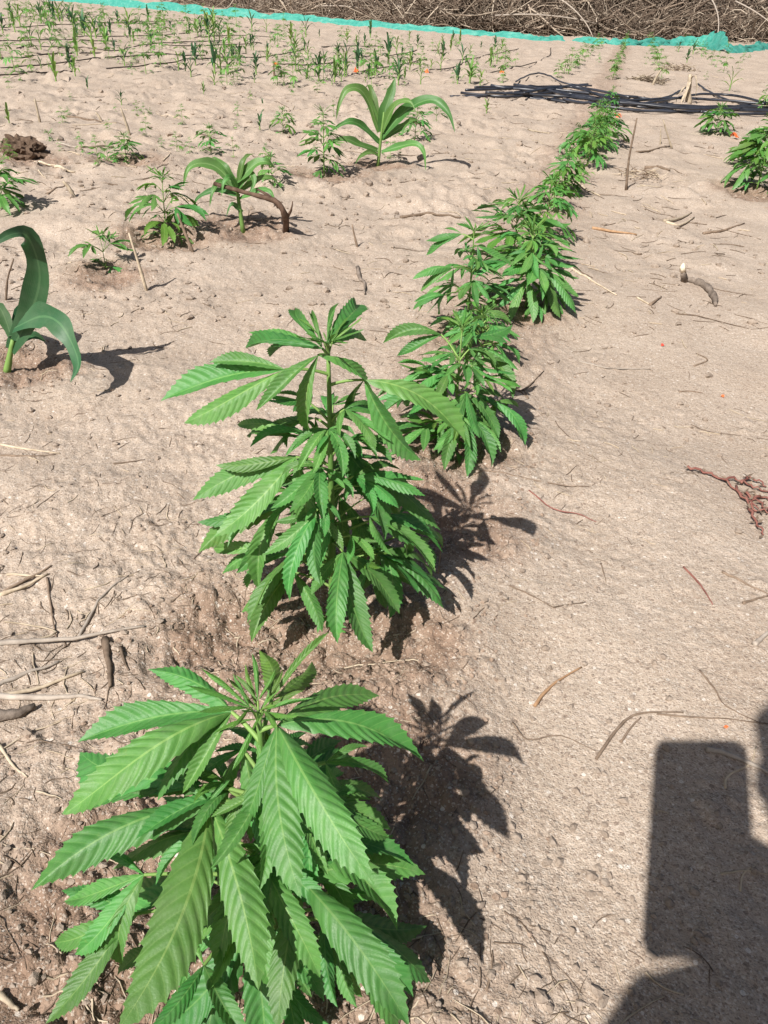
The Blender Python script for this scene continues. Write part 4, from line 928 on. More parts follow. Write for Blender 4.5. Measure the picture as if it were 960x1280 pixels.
    ((0.0088, 15.2418), 0.168, 1, 'scattered tiny maize seedling above the big maize plant on the far strip', 'scattered maize above the big maize plant on the far strip'),
    ((-1.426, 9.107), 0.182, 1, 'scattered tiny maize seedling left of the big maize plant on the nearer strip', 'scattered maize left of the big maize plant on the nearer strip'),
    ((0.9341, 10.2293), 0.233, 1, 'scattered tiny maize seedling above the pipes on the nearer strip', 'scattered maize above the pipes on the nearer strip'),
    ((-0.7314, 7.4202), 0.247, 3, 'scattered tiny maize seedling left of the big maize plant on the nearer strip', 'scattered maize left of the big maize plant on the nearer strip'),
    ((-0.5509, 7.5251), 0.142, 0, 'scattered tiny maize seedling above the big maize plant on the nearer strip', 'scattered maize above the big maize plant on the nearer strip'),
    ((-0.0676, 7.4762), 0.207, 4, 'scattered tiny maize seedling above the big maize plant on the nearer strip', 'scattered maize above the big maize plant on the nearer strip'),
    ((0.6428, 7.8002), 0.161, 1, 'scattered tiny maize seedling above the pipes on the nearer strip', 'scattered maize above the pipes on the nearer strip'),
    ((-0.2967, 8.5005), 0.239, 4, 'scattered tiny maize seedling above the big maize plant on the nearer strip', 'scattered maize above the big maize plant on the nearer strip'),
    ((-0.9004, 8.1236), 0.205, 1, 'scattered tiny maize seedling left of the big maize plant on the nearer strip', 'scattered maize left of the big maize plant on the nearer strip'),
    ((0.5513, 7.8251), 0.227, 2, 'scattered tiny maize seedling above the pipes on the nearer strip', 'scattered maize above the pipes on the nearer strip'),
    ((0.6305, 10.4339), 0.223, 4, 'scattered tiny maize seedling above the pipes on the nearer strip', 'scattered maize above the pipes on the nearer strip'),
    ((-2.2444, 10.702), 0.147, 3, 'scattered tiny maize seedling left of the big maize plant on the nearer strip', 'scattered maize left of the big maize plant on the nearer strip'),
    ((-0.0173, 8.047), 0.122, 2, 'scattered tiny maize seedling above the big maize plant on the nearer strip', 'scattered maize above the big maize plant on the nearer strip'),
    ((-3.6263, 16.3106), 0.223, 4, 'scattered tiny maize seedling left of the big maize plant on the far strip', 'scattered maize left of the big maize plant on the far strip'),
    ((0.9523, 10.3535), 0.202, 1, 'scattered tiny maize seedling above the pipes on the nearer strip', 'scattered maize above the pipes on the nearer strip'),
    ((0.1424, 14.971), 0.134, 0, 'scattered tiny maize seedling above the big maize plant on the far strip', 'scattered maize above the big maize plant on the far strip'),
    ((-0.6076, 8.0652), 0.196, 1, 'scattered tiny maize seedling above the big maize plant on the nearer strip', 'scattered maize above the big maize plant on the nearer strip'),
    ((0.2445, 9.2062), 0.12, 1, 'scattered tiny maize seedling above the big maize plant on the nearer strip', 'scattered maize above the big maize plant on the nearer strip'),
    ((-0.6554, 8.3462), 0.128, 1, 'scattered tiny maize seedling above the big maize plant on the nearer strip', 'scattered maize above the big maize plant on the nearer strip'),
    ((-1.971, 8.3421), 0.194, 3, 'scattered tiny maize seedling left of the big maize plant on the nearer strip', 'scattered maize left of the big maize plant on the nearer strip'),
    ((0.4386, 7.6824), 0.187, 0, 'scattered tiny maize seedling above the pipes on the nearer strip', 'scattered maize above the pipes on the nearer strip'),
    ((-1.6806, 8.6705), 0.142, 3, 'scattered tiny maize seedling left of the big maize plant on the nearer strip', 'scattered maize left of the big maize plant on the nearer strip'),
    ((-3.5673, 15.024), 0.138, 1, 'scattered tiny maize seedling left of the big maize plant on the far strip', 'scattered maize left of the big maize plant on the far strip'),
    ((-0.6234, 11.2777), 0.222, 3, 'scattered tiny maize seedling above the big maize plant on the nearer strip', 'scattered maize above the big maize plant on the nearer strip'),
    ((0.0437, 10.2314), 0.176, 4, 'scattered tiny maize seedling above the big maize plant on the nearer strip', 'scattered maize above the big maize plant on the nearer strip'),
    ((0.1214, 7.684), 0.185, 1, 'scattered tiny maize seedling above the big maize plant on the nearer strip', 'scattered maize above the big maize plant on the nearer strip'),
    ((-0.0669, 8.3368), 0.204, 0, 'scattered tiny maize seedling above the big maize plant on the nearer strip', 'scattered maize above the big maize plant on the nearer strip'),
    ((0.3468, 9.3699), 0.216, 1, 'scattered tiny maize seedling above the pipes on the nearer strip', 'scattered maize above the pipes on the nearer strip'),
    ((-1.8447, 10.2941), 0.222, 1, 'scattered tiny maize seedling left of the big maize plant on the nearer strip', 'scattered maize left of the big maize plant on the nearer strip'),
    ((-0.596, 7.3651), 0.21, 2, 'scattered tiny maize seedling left of the big maize plant on the nearer strip', 'scattered maize left of the big maize plant on the nearer strip'),
    ((0.8101, 11.9078), 0.177, 1, 'scattered tiny maize seedling above the pipes on the nearer strip', 'scattered maize above the pipes on the nearer strip'),
    ((-1.4758, 9.5183), 0.167, 2, 'scattered tiny maize seedling left of the big maize plant on the nearer strip', 'scattered maize left of the big maize plant on the nearer strip'),
    ((-0.846, 15.4559), 0.168, 4, 'scattered tiny maize seedling above the big maize plant on the far strip', 'scattered maize above the big maize plant on the far strip'),
    ((1.1488, 14.4386), 0.13, 3, 'scattered tiny maize seedling above the pipes on the far strip', 'scattered maize above the pipes on the far strip'),
    ((0.446, 8.052), 0.135, 4, 'scattered tiny maize seedling above the pipes on the nearer strip', 'scattered maize above the pipes on the nearer strip'),
    ((-1.8988, 11.1059), 0.23, 3, 'scattered tiny maize seedling left of the big maize plant on the nearer strip', 'scattered maize left of the big maize plant on the nearer strip'),
    ((-1.2651, 11.0915), 0.148, 4, 'scattered tiny maize seedling left of the big maize plant on the nearer strip', 'scattered maize left of the big maize plant on the nearer strip'),
    ((-0.5595, 8.279), 0.18, 0, 'scattered tiny maize seedling above the big maize plant on the nearer strip', 'scattered maize above the big maize plant on the nearer strip'),
    ((-1.3447, 7.9742), 0.169, 0, 'scattered tiny maize seedling left of the big maize plant on the nearer strip', 'scattered maize left of the big maize plant on the nearer strip'),
    ((-1.668, 10.7477), 0.142, 0, 'scattered tiny maize seedling left of the big maize plant on the nearer strip', 'scattered maize left of the big maize plant on the nearer strip'),
    ((-2.8921, 14.0377), 0.192, 4, 'scattered tiny maize seedling left of the big maize plant on the far strip', 'scattered maize left of the big maize plant on the far strip'),
    ((0.6083, 13.0344), 0.215, 2, 'scattered tiny maize seedling above the pipes on the nearer strip', 'scattered maize above the pipes on the nearer strip'),
    ((-0.7119, 10.002), 0.197, 1, 'scattered tiny maize seedling above the big maize plant on the nearer strip', 'scattered maize above the big maize plant on the nearer strip'),
    ((-3.1467, 13.5931), 0.236, 2, 'scattered tiny maize seedling left of the big maize plant on the far strip', 'scattered maize left of the big maize plant on the far strip'),
    ((-1.79, 12.1533), 0.12, 4, 'scattered tiny maize seedling left of the big maize plant on the far strip', 'scattered maize left of the big maize plant on the far strip'),
    ((-0.7798, 10.0524), 0.216, 3, 'scattered tiny maize seedling above the big maize plant on the nearer strip', 'scattered maize above the big maize plant on the nearer strip'),
    ((-2.2062, 9.2448), 0.153, 3, 'scattered tiny maize seedling left of the big maize plant on the nearer strip', 'scattered maize left of the big maize plant on the nearer strip'),
    ((-1.929, 12.7274), 0.137, 1, 'scattered tiny maize seedling left of the big maize plant on the far strip', 'scattered maize left of the big maize plant on the far strip'),
    ((0.1262, 9.23), 0.123, 2, 'scattered tiny maize seedling above the big maize plant on the nearer strip', 'scattered maize above the big maize plant on the nearer strip'),
    ((0.5445, 14.8517), 0.145, 2, 'scattered tiny maize seedling above the pipes on the far strip', 'scattered maize above the pipes on the far strip'),
    ((-0.5205, 10.0729), 0.162, 3, 'scattered tiny maize seedling above the big maize plant on the nearer strip', 'scattered maize above the big maize plant on the nearer strip'),
    ((-0.3346, 7.8825), 0.148, 3, 'scattered tiny maize seedling above the big maize plant on the nearer strip', 'scattered maize above the big maize plant on the nearer strip'),
    ((1.4624, 14.2537), 0.211, 1, 'scattered tiny maize seedling above the pipes on the nearer strip', 'scattered maize above the pipes on the nearer strip'),
    ((0.6378, 9.9457), 0.113, 3, 'scattered tiny maize seedling above the pipes on the nearer strip', 'scattered maize above the pipes on the nearer strip'),
    ((-1.0593, 8.5241), 0.221, 4, 'scattered tiny maize seedling left of the big maize plant on the nearer strip', 'scattered maize left of the big maize plant on the nearer strip'),
    ((-0.9151, 13.5729), 0.208, 2, 'scattered tiny maize seedling above the big maize plant on the far strip', 'scattered maize above the big maize plant on the far strip'),
    ((-0.5599, 8.0219), 0.24, 1, 'scattered tiny maize seedling above the big maize plant on the nearer strip', 'scattered maize above the big maize plant on the nearer strip'),
    ((-0.076, 7.7271), 0.225, 0, 'scattered tiny maize seedling above the big maize plant on the nearer strip', 'scattered maize above the big maize plant on the nearer strip'),
    ((0.8397, 15.0571), 0.234, 2, 'scattered tiny maize seedling above the pipes on the far strip', 'scattered maize above the pipes on the far strip'),
]
HEMP_SMALL = [
    ((-4.9546, 13.8191), 0.266, 0, 'tiny hemp seedling along the left edge of the middle rows of the drip field', 'hemp seedlings along the left edge of the middle rows'),
    ((-3.9397, 13.8187), 0.219, 0, 'tiny hemp seedling in the left middle of the middle rows of the drip field', 'hemp seedlings in the left middle of the middle rows'),
    ((-4.7397, 17.7114), 0.338, 3, 'tiny hemp seedling in the left middle of the far end of the drip field', 'hemp seedlings in the left middle of the far end'),
    ((-6.3704, 15.294), 0.303, 0, 'tiny hemp seedling along the left edge of the far end of the drip field', 'hemp seedlings along the left edge of the far end'),
    ((-1.9635, 10.1007), 0.243, 1, 'tiny hemp seedling in the centre of the nearer rows of the drip field', 'hemp seedlings in the centre of the nearer rows'),
    ((-2.765, 6.3237), 0.132, 4, 'tiny hemp seedling along the left edge of the nearer rows of the drip field', 'hemp seedlings along the left edge of the nearer rows'),
    ((-4.8274, 13.4283), 0.219, 2, 'tiny hemp seedling along the left edge of the middle rows of the drip field', 'hemp seedlings along the left edge of the middle rows'),
    ((-7.9613, 18.9262), 0.214, 0, 'tiny hemp seedling along the left edge of the far end of the drip field', 'hemp seedlings along the left edge of the far end'),
    ((-3.8121, 11.327), 0.21, 3, 'tiny hemp seedling along the left edge of the middle rows of the drip field', 'hemp seedlings along the left edge of the middle rows'),
    ((-3.3669, 13.8377), 0.342, 1, 'tiny hemp seedling in the left middle of the middle rows of the drip field', 'hemp seedlings in the left middle of the middle rows'),
    ((-3.6907, 12.3741), 0.231, 4, 'tiny hemp seedling in the left middle of the middle rows of the drip field', 'hemp seedlings in the left middle of the middle rows'),
    ((-3.9233, 13.3427), 0.307, 4, 'tiny hemp seedling in the left middle of the middle rows of the drip field', 'hemp seedlings in the left middle of the middle rows'),
    ((-3.9007, 9.2765), 0.217, 1, 'tiny hemp seedling along the left edge of the middle rows of the drip field', 'hemp seedlings along the left edge of the middle rows'),
    ((-1.27, 9.5026), 0.167, 2, 'tiny hemp seedling in the centre of the nearer rows of the drip field', 'hemp seedlings in the centre of the nearer rows'),
    ((-2.5568, 8.4458), 0.113, 1, 'tiny hemp seedling in the left middle of the nearer rows of the drip field', 'hemp seedlings in the left middle of the nearer rows'),
    ((-2.0742, 15.1986), 0.323, 0, 'tiny hemp seedling in the centre of the middle rows of the drip field', 'hemp seedlings in the centre of the middle rows'),
    ((-7.0135, 18.7203), 0.325, 2, 'tiny hemp seedling along the left edge of the far end of the drip field', 'hemp seedlings along the left edge of the far end'),
    ((-5.1469, 14.8656), 0.282, 1, 'tiny hemp seedling along the left edge of the middle rows of the drip field', 'hemp seedlings along the left edge of the middle rows'),
    ((-2.1711, 7.4073), 0.22, 2, 'tiny hemp seedling in the left middle of the nearer rows of the drip field', 'hemp seedlings in the left middle of the nearer rows'),
    ((-0.2399, 13.0875), 0.137, 3, 'tiny hemp seedling right of the centre of the middle rows of the drip field', 'hemp seedlings right of the centre of the middle rows'),
    ((-5.4769, 18.2988), 0.192, 2, 'tiny hemp seedling in the left middle of the far end of the drip field', 'hemp seedlings in the left middle of the far end'),
    ((-3.7455, 16.8365), 0.336, 0, 'tiny hemp seedling in the left middle of the middle rows of the drip field', 'hemp seedlings in the left middle of the middle rows'),
    ((-3.2438, 16.0206), 0.25, 1, 'tiny hemp seedling in the left middle of the middle rows of the drip field', 'hemp seedlings in the left middle of the middle rows'),
    ((-7.0475, 16.4638), 0.351, 1, 'tiny hemp seedling along the left edge of the far end of the drip field', 'hemp seedlings along the left edge of the far end'),
    ((-1.8462, 12.9731), 0.196, 0, 'tiny hemp seedling in the centre of the middle rows of the drip field', 'hemp seedlings in the centre of the middle rows'),
    ((-5.7259, 13.0623), 0.306, 0, 'tiny hemp seedling along the left edge of the middle rows of the drip field', 'hemp seedlings along the left edge of the middle rows'),
    ((-5.5624, 12.878), 0.224, 2, 'tiny hemp seedling along the left edge of the middle rows of the drip field', 'hemp seedlings along the left edge of the middle rows'),
    ((-4.5933, 12.9669), 0.169, 4, 'tiny hemp seedling along the left edge of the middle rows of the drip field', 'hemp seedlings along the left edge of the middle rows'),
    ((-3.9238, 8.4654), 0.236, 0, 'tiny hemp seedling along the left edge of the nearer rows of the drip field', 'hemp seedlings along the left edge of the nearer rows'),
    ((-3.3277, 9.0866), 0.206, 4, 'tiny hemp seedling along the left edge of the nearer rows of the drip field', 'hemp seedlings along the left edge of the nearer rows'),
    ((-4.288, 15.6451), 0.303, 0, 'tiny hemp seedling in the left middle of the middle rows of the drip field', 'hemp seedlings in the left middle of the middle rows'),
    ((-4.132, 10.8875), 0.165, 2, 'tiny hemp seedling along the left edge of the middle rows of the drip field', 'hemp seedlings along the left edge of the middle rows'),
    ((-5.4582, 16.977), 0.175, 4, 'tiny hemp seedling in the left middle of the far end of the drip field', 'hemp seedlings in the left middle of the far end'),
    ((-3.8525, 13.6799), 0.261, 4, 'tiny hemp seedling in the left middle of the middle rows of the drip field', 'hemp seedlings in the left middle of the middle rows'),
    ((-3.5674, 16.6594), 0.239, 3, 'tiny hemp seedling in the left middle of the middle rows of the drip field', 'hemp seedlings in the left middle of the middle rows'),
    ((-3.0426, 6.8813), 0.235, 1, 'tiny hemp seedling along the left edge of the nearer rows of the drip field', 'hemp seedlings along the left edge of the nearer rows'),
    ((-2.4114, 9.5478), 0.159, 4, 'tiny hemp seedling in the left middle of the nearer rows of the drip field', 'hemp seedlings in the left middle of the nearer rows'),
    ((-3.711, 12.9848), 0.193, 0, 'tiny hemp seedling in the left middle of the middle rows of the drip field', 'hemp seedlings in the left middle of the middle rows'),
    ((-3.5391, 8.3492), 0.252, 1, 'tiny hemp seedling along the left edge of the nearer rows of the drip field', 'hemp seedlings along the left edge of the nearer rows'),
    ((-3.6363, 7.9961), 0.252, 0, 'tiny hemp seedling along the left edge of the nearer rows of the drip field', 'hemp seedlings along the left edge of the nearer rows'),
    ((-0.0145, 13.673), 0.114, 3, 'tiny hemp seedling right of the centre of the middle rows of the drip field', 'hemp seedlings right of the centre of the middle rows'),
    ((-2.6257, 9.2015), 0.238, 1, 'tiny hemp seedling in the left middle of the nearer rows of the drip field', 'hemp seedlings in the left middle of the nearer rows'),
    ((-2.901, 13.7508), 0.31, 4, 'tiny hemp seedling in the left middle of the middle rows of the drip field', 'hemp seedlings in the left middle of the middle rows'),
    ((-0.3174, 8.7081), 0.181, 4, 'tiny hemp seedling right of the centre of the nearer rows of the drip field', 'hemp seedlings right of the centre of the nearer rows'),
    ((-3.0184, 11.6953), 0.197, 1, 'tiny hemp seedling in the left middle of the middle rows of the drip field', 'hemp seedlings in the left middle of the middle rows'),
    ((-1.3948, 7.3202), 0.196, 1, 'tiny hemp seedling in the centre of the nearer rows of the drip field', 'hemp seedlings in the centre of the nearer rows'),
    ((-2.6277, 8.522), 0.136, 1, 'tiny hemp seedling in the left middle of the nearer rows of the drip field', 'hemp seedlings in the left middle of the nearer rows'),
    ((-0.3282, 8.2184), 0.238, 4, 'tiny hemp seedling right of the centre of the nearer rows of the drip field', 'hemp seedlings right of the centre of the nearer rows'),
    ((-2.7981, 8.4137), 0.193, 0, 'tiny hemp seedling in the left middle of the nearer rows of the drip field', 'hemp seedlings in the left middle of the nearer rows'),
    ((-1.5537, 8.2792), 0.12, 4, 'tiny hemp seedling in the centre of the nearer rows of the drip field', 'hemp seedlings in the centre of the nearer rows'),
    ((-1.2483, 9.829), 0.116, 0, 'tiny hemp seedling in the centre of the nearer rows of the drip field', 'hemp seedlings in the centre of the nearer rows'),
    ((-4.9336, 12.1172), 0.245, 2, 'tiny hemp seedling along the left edge of the middle rows of the drip field', 'hemp seedlings along the left edge of the middle rows'),
    ((-2.8421, 6.7241), 0.169, 3, 'tiny hemp seedling along the left edge of the nearer rows of the drip field', 'hemp seedlings along the left edge of the nearer rows'),
    ((-0.9896, 7.1735), 0.216, 1, 'tiny hemp seedling in the centre of the nearer rows of the drip field', 'hemp seedlings in the centre of the nearer rows'),
    ((0.035, 10.5727), 0.149, 4, 'tiny hemp seedling right of the centre of the nearer rows of the drip field', 'hemp seedlings right of the centre of the nearer rows'),
    ((-6.1529, 18.3641), 0.16, 3, 'tiny hemp seedling along the left edge of the far end of the drip field', 'hemp seedlings along the left edge of the far end'),
    ((0.3282, 12.4238), 0.14, 0, 'tiny hemp seedling right of the centre of the nearer rows of the drip field', 'hemp seedlings right of the centre of the nearer rows'),
    ((-4.6284, 14.6354), 0.208, 0, 'tiny hemp seedling in the left middle of the middle rows of the drip field', 'hemp seedlings in the left middle of the middle rows'),
    ((-3.8219, 14.8955), 0.244, 0, 'tiny hemp seedling in the left middle of the middle rows of the drip field', 'hemp seedlings in the left middle of the middle rows'),
    ((-4.3438, 12.083), 0.334, 1, 'tiny hemp seedling along the left edge of the middle rows of the drip field', 'hemp seedlings along the left edge of the middle rows'),
    ((-2.1875, 7.9283), 0.25, 1, 'tiny hemp seedling in the left middle of the nearer rows of the drip field', 'hemp seedlings in the left middle of the nearer rows'),
    ((-2.9956, 10.9943), 0.247, 4, 'tiny hemp seedling in the left middle of the middle rows of the drip field', 'hemp seedlings in the left middle of the middle rows'),
    ((-4.6765, 12.7948), 0.336, 0, 'tiny hemp seedling along the left edge of the middle rows of the drip field', 'hemp seedlings along the left edge of the middle rows'),
    ((-5.9857, 14.4509), 0.271, 2, 'tiny hemp seedling along the left edge of the far end of the drip field', 'hemp seedlings along the left edge of the far end'),
    ((-4.2391, 10.777), 0.358, 3, 'tiny hemp seedling along the left edge of the middle rows of the drip field', 'hemp seedlings along the left edge of the middle rows'),
    ((-4.1112, 15.0929), 0.261, 3, 'tiny hemp seedling in the left middle of the middle rows of the drip field', 'hemp seedlings in the left middle of the middle rows'),
    ((-5.5125, 12.0311), 0.264, 3, 'tiny hemp seedling along the left edge of the middle rows of the drip field', 'hemp seedlings along the left edge of the middle rows'),
    ((-3.8411, 12.3273), 0.242, 0, 'tiny hemp seedling in the left middle of the middle rows of the drip field', 'hemp seedlings in the left middle of the middle rows'),
    ((-4.1495, 10.6499), 0.212, 0, 'tiny hemp seedling along the left edge of the middle rows of the drip field', 'hemp seedlings along the left edge of the middle rows'),
    ((-3.2602, 8.4038), 0.213, 1, 'tiny hemp seedling along the left edge of the nearer rows of the drip field', 'hemp seedlings along the left edge of the nearer rows'),
    ((-4.4337, 13.3666), 0.334, 3, 'tiny hemp seedling in the left middle of the middle rows of the drip field', 'hemp seedlings in the left middle of the middle rows'),
    ((-2.6355, 8.2818), 0.179, 2, 'tiny hemp seedling in the left middle of the nearer rows of the drip field', 'hemp seedlings in the left middle of the nearer rows'),
    ((-3.7583, 14.0228), 0.212, 0, 'tiny hemp seedling in the left middle of the middle rows of the drip field', 'hemp seedlings in the left middle of the middle rows'),
    ((-3.1344, 8.2433), 0.174, 2, 'tiny hemp seedling along the left edge of the nearer rows of the drip field', 'hemp seedlings along the left edge of the nearer rows'),
    ((-4.2642, 17.0479), 0.167, 0, 'tiny hemp seedling in the left middle of the far end of the drip field', 'hemp seedlings in the left middle of the far end'),
    ((-1.6511, 11.4835), 0.236, 1, 'tiny hemp seedling in the centre of the middle rows of the drip field', 'hemp seedlings in the centre of the middle rows'),
    ((-2.889, 10.2993), 0.222, 2, 'tiny hemp seedling in the left middle of the middle rows of the drip field', 'hemp seedlings in the left middle of the middle rows'),
    ((-3.3178, 17.6391), 0.355, 0, 'tiny hemp seedling in the centre of the middle rows of the drip field', 'hemp seedlings in the centre of the middle rows'),
    ((-2.6256, 14.1694), 0.209, 4, 'tiny hemp seedling in the centre of the middle rows of the drip field', 'hemp seedlings in the centre of the middle rows'),
    ((-3.7954, 15.35), 0.166, 2, 'tiny hemp seedling in the left middle of the middle rows of the drip field', 'hemp seedlings in the left middle of the middle rows'),
    ((-3.3453, 8.9616), 0.154, 2, 'tiny hemp seedling along the left edge of the nearer rows of the drip field', 'hemp seedlings along the left edge of the nearer rows'),
    ((-5.2575, 15.5946), 0.16, 3, 'tiny hemp seedling along the left edge of the far end of the drip field', 'hemp seedlings along the left edge of the far end'),
    ((-7.1479, 17.1346), 0.215, 3, 'tiny hemp seedling along the left edge of the far end of the drip field', 'hemp seedlings along the left edge of the far end'),
    ((-2.9002, 10.6636), 0.156, 2, 'tiny hemp seedling in the left middle of the middle rows of the drip field', 'hemp seedlings in the left middle of the middle rows'),
    ((-7.1884, 17.6382), 0.178, 0, 'tiny hemp seedling along the left edge of the far end of the drip field', 'hemp seedlings along the left edge of the far end'),
    ((-1.8746, 14.9398), 0.17, 2, 'tiny hemp seedling in the centre of the middle rows of the drip field', 'hemp seedlings in the centre of the middle rows'),
    ((-1.7087, 8.7201), 0.191, 2, 'tiny hemp seedling in the left middle of the nearer rows of the drip field', 'hemp seedlings in the left middle of the nearer rows'),
    ((-6.6984, 17.0306), 0.351, 3, 'tiny hemp seedling along the left edge of the far end of the drip field', 'hemp seedlings along the left edge of the far end'),
    ((-6.41, 16.7156), 0.218, 1, 'tiny hemp seedling along the left edge of the far end of the drip field', 'hemp seedlings along the left edge of the far end'),
    ((-6.3607, 17.9092), 0.217, 4, 'tiny hemp seedling along the left edge of the far end of the drip field', 'hemp seedlings along the left edge of the far end'),
    ((-3.0475, 12.7052), 0.246, 0, 'tiny hemp seedling in the left middle of the middle rows of the drip field', 'hemp seedlings in the left middle of the middle rows'),
    ((-4.6993, 13.2941), 0.204, 4, 'tiny hemp seedling along the left edge of the middle rows of the drip field', 'hemp seedlings along the left edge of the middle rows'),
    ((-3.3119, 12.254), 0.32, 0, 'tiny hemp seedling in the left middle of the middle rows of the drip field', 'hemp seedlings in the left middle of the middle rows'),
    ((-2.632, 13.3397), 0.275, 4, 'tiny hemp seedling in the left middle of the middle rows of the drip field', 'hemp seedlings in the left middle of the middle rows'),
    ((-1.159, 3.3931), 0.076, 4, 'little weed seedling on bare ground left of the upright hemp plant', 'little weeds left of the upright hemp plant'),
    ((-0.5742, 3.5382), 0.084, 1, 'little weed seedling on bare ground behind the drooping maize seedling', 'little weeds behind the drooping maize seedling'),
    ((-0.9934, 5.171), 0.07, 1, 'little weed seedling on bare ground behind the drooping maize seedling', 'little weeds behind the drooping maize seedling'),
    ((-0.0557, 3.9627), 0.095, 0, 'little weed seedling on bare ground around the big maize plant', 'little weeds around the big maize plant'),
    ((-0.6385, 4.9402), 0.046, 4, 'little weed seedling on bare ground around the big maize plant', 'little weeds around the big maize plant'),
    ((-1.4862, 4.9414), 0.055, 4, 'little weed seedling on bare ground behind the drooping maize seedling', 'little weeds behind the drooping maize seedling'),
    ((-1.5245, 3.27), 0.087, 3, 'little weed seedling on bare ground left of the upright hemp plant', 'little weeds left of the upright hemp plant'),
    ((-0.135, 6.2188), 0.089, 2, 'little weed seedling on bare ground around the big maize plant', 'little weeds around the big maize plant'),
    ((-0.3874, 3.7098), 0.061, 0, 'little weed seedling on bare ground around the big maize plant', 'little weeds around the big maize plant'),
    ((-1.4319, 4.1771), 0.047, 2, 'little weed seedling on bare ground left of the upright hemp plant', 'little weeds left of the upright hemp plant'),
    ((-1.8683, 4.8035), 0.05, 3, 'little weed seedling on bare ground left of the upright hemp plant', 'little weeds left of the upright hemp plant'),
    ((-0.4128, 5.0741), 0.087, 0, 'little weed seedling on bare ground around the big maize plant', 'little weeds around the big maize plant'),
    ((-0.2004, 5.4183), 0.097, 3, 'little weed seedling on bare ground around the big maize plant', 'little weeds around the big maize plant'),
    ((-1.5411, 4.9926), 0.077, 1, 'little weed seedling on bare ground behind the drooping maize seedling', 'little weeds behind the drooping maize seedling'),
    ((-1.6551, 3.4637), 0.063, 2, 'little weed seedling on bare ground left of the upright hemp plant', 'little weeds left of the upright hemp plant'),
    ((-0.9208, 3.6672), 0.059, 4, 'little weed seedling on bare ground behind the drooping maize seedling', 'little weeds behind the drooping maize seedling'),
    ((0.0372, 5.3344), 0.061, 4, 'little weed seedling on bare ground around the big maize plant', 'little weeds around the big maize plant'),
    ((-2.1049, 5.4932), 0.051, 0, 'little weed seedling on bare ground left of the upright hemp plant', 'little weeds left of the upright hemp plant'),
    ((-0.0095, 3.7906), 0.046, 0, 'little weed seedling on bare ground around the big maize plant', 'little weeds around the big maize plant'),
    ((-1.3437, 3.543), 0.075, 3, 'little weed seedling on bare ground left of the upright hemp plant', 'little weeds left of the upright hemp plant'),
    ((-0.747, 3.745), 0.081, 2, 'little weed seedling on bare ground behind the drooping maize seedling', 'little weeds behind the drooping maize seedling'),
    ((-0.0261, 4.5383), 0.089, 4, 'little weed seedling on bare ground around the big maize plant', 'little weeds around the big maize plant'),
    ((-2.169, 7.0228), 0.097, 0, 'little weed seedling on bare ground left of the upright hemp plant', 'little weeds left of the upright hemp plant'),
    ((-0.4682, 4.9387), 0.063, 4, 'little weed seedling on bare ground around the big maize plant', 'little weeds around the big maize plant'),
    ((-1.4987, 4.3292), 0.042, 3, 'little weed seedling on bare ground left of the upright hemp plant', 'little weeds left of the upright hemp plant'),
    ((-1.7113, 5.1348), 0.042, 2, 'little weed seedling on bare ground left of the upright hemp plant', 'little weeds left of the upright hemp plant'),
    ((-1.0076, 3.7851), 0.087, 1, 'little weed seedling on bare ground behind the drooping maize seedling', 'little weeds behind the drooping maize seedling'),
    ((-0.101, 3.8052), 0.057, 2, 'little weed seedling on bare ground around the big maize plant', 'little weeds around the big maize plant'),
    ((-1.0903, 3.8379), 0.045, 1, 'little weed seedling on bare ground behind the drooping maize seedling', 'little weeds behind the drooping maize seedling'),
    ((-0.6663, 6.6324), 0.096, 1, 'little weed seedling on bare ground around the big maize plant', 'little weeds around the big maize plant'),
    ((-0.0084, 6.081), 0.052, 1, 'little weed seedling on bare ground around the big maize plant', 'little weeds around the big maize plant'),
    ((-2.6604, 5.8867), 0.09, 0, 'little weed seedling on bare ground left of the upright hemp plant', 'little weeds left of the upright hemp plant'),
    ((-1.8014, 4.5404), 0.076, 4, 'little weed seedling on bare ground left of the upright hemp plant', 'little weeds left of the upright hemp plant'),
    ((-1.0298, 5.8482), 0.058, 3, 'little weed seedling on bare ground behind the drooping maize seedling', 'little weeds behind the drooping maize seedling'),
    ((-0.8684, 4.4719), 0.049, 3, 'little weed seedling on bare ground behind the drooping maize seedling', 'little weeds behind the drooping maize seedling'),
    ((-0.8293, 6.4282), 0.074, 4, 'little weed seedling on bare ground around the big maize plant', 'little weeds around the big maize plant'),
    ((-1.1766, 4.5777), 0.093, 4, 'little weed seedling on bare ground behind the drooping maize seedling', 'little weeds behind the drooping maize seedling'),
    ((-0.6899, 7.1766), 0.051, 4, 'little weed seedling on bare ground around the big maize plant', 'little weeds around the big maize plant'),
    ((-1.4303, 3.5316), 0.042, 0, 'little weed seedling on bare ground left of the upright hemp plant', 'little weeds left of the upright hemp plant'),
    ((-1.1888, 3.405), 0.099, 0, 'little weed seedling on bare ground left of the upright hemp plant', 'little weeds left of the upright hemp plant'),
    ((-1.1822, 3.2675), 0.098, 1, 'little weed seedling on bare ground left of the upright hemp plant', 'little weeds left of the upright hemp plant'),
    ((-1.227, 4.0769), 0.078, 4, 'little weed seedling on bare ground behind the drooping maize seedling', 'little weeds behind the drooping maize seedling'),
    ((-0.0186, 7.4719), 0.069, 4, 'little weed seedling on bare ground around the big maize plant', 'little weeds around the big maize plant'),
    ((-1.4671, 7.0575), 0.091, 1, 'little weed seedling on bare ground behind the drooping maize seedling', 'little weeds behind the drooping maize seedling'),
    ((-1.4269, 4.858), 0.044, 3, 'little weed seedling on bare ground behind the drooping maize seedling', 'little weeds behind the drooping maize seedling'),
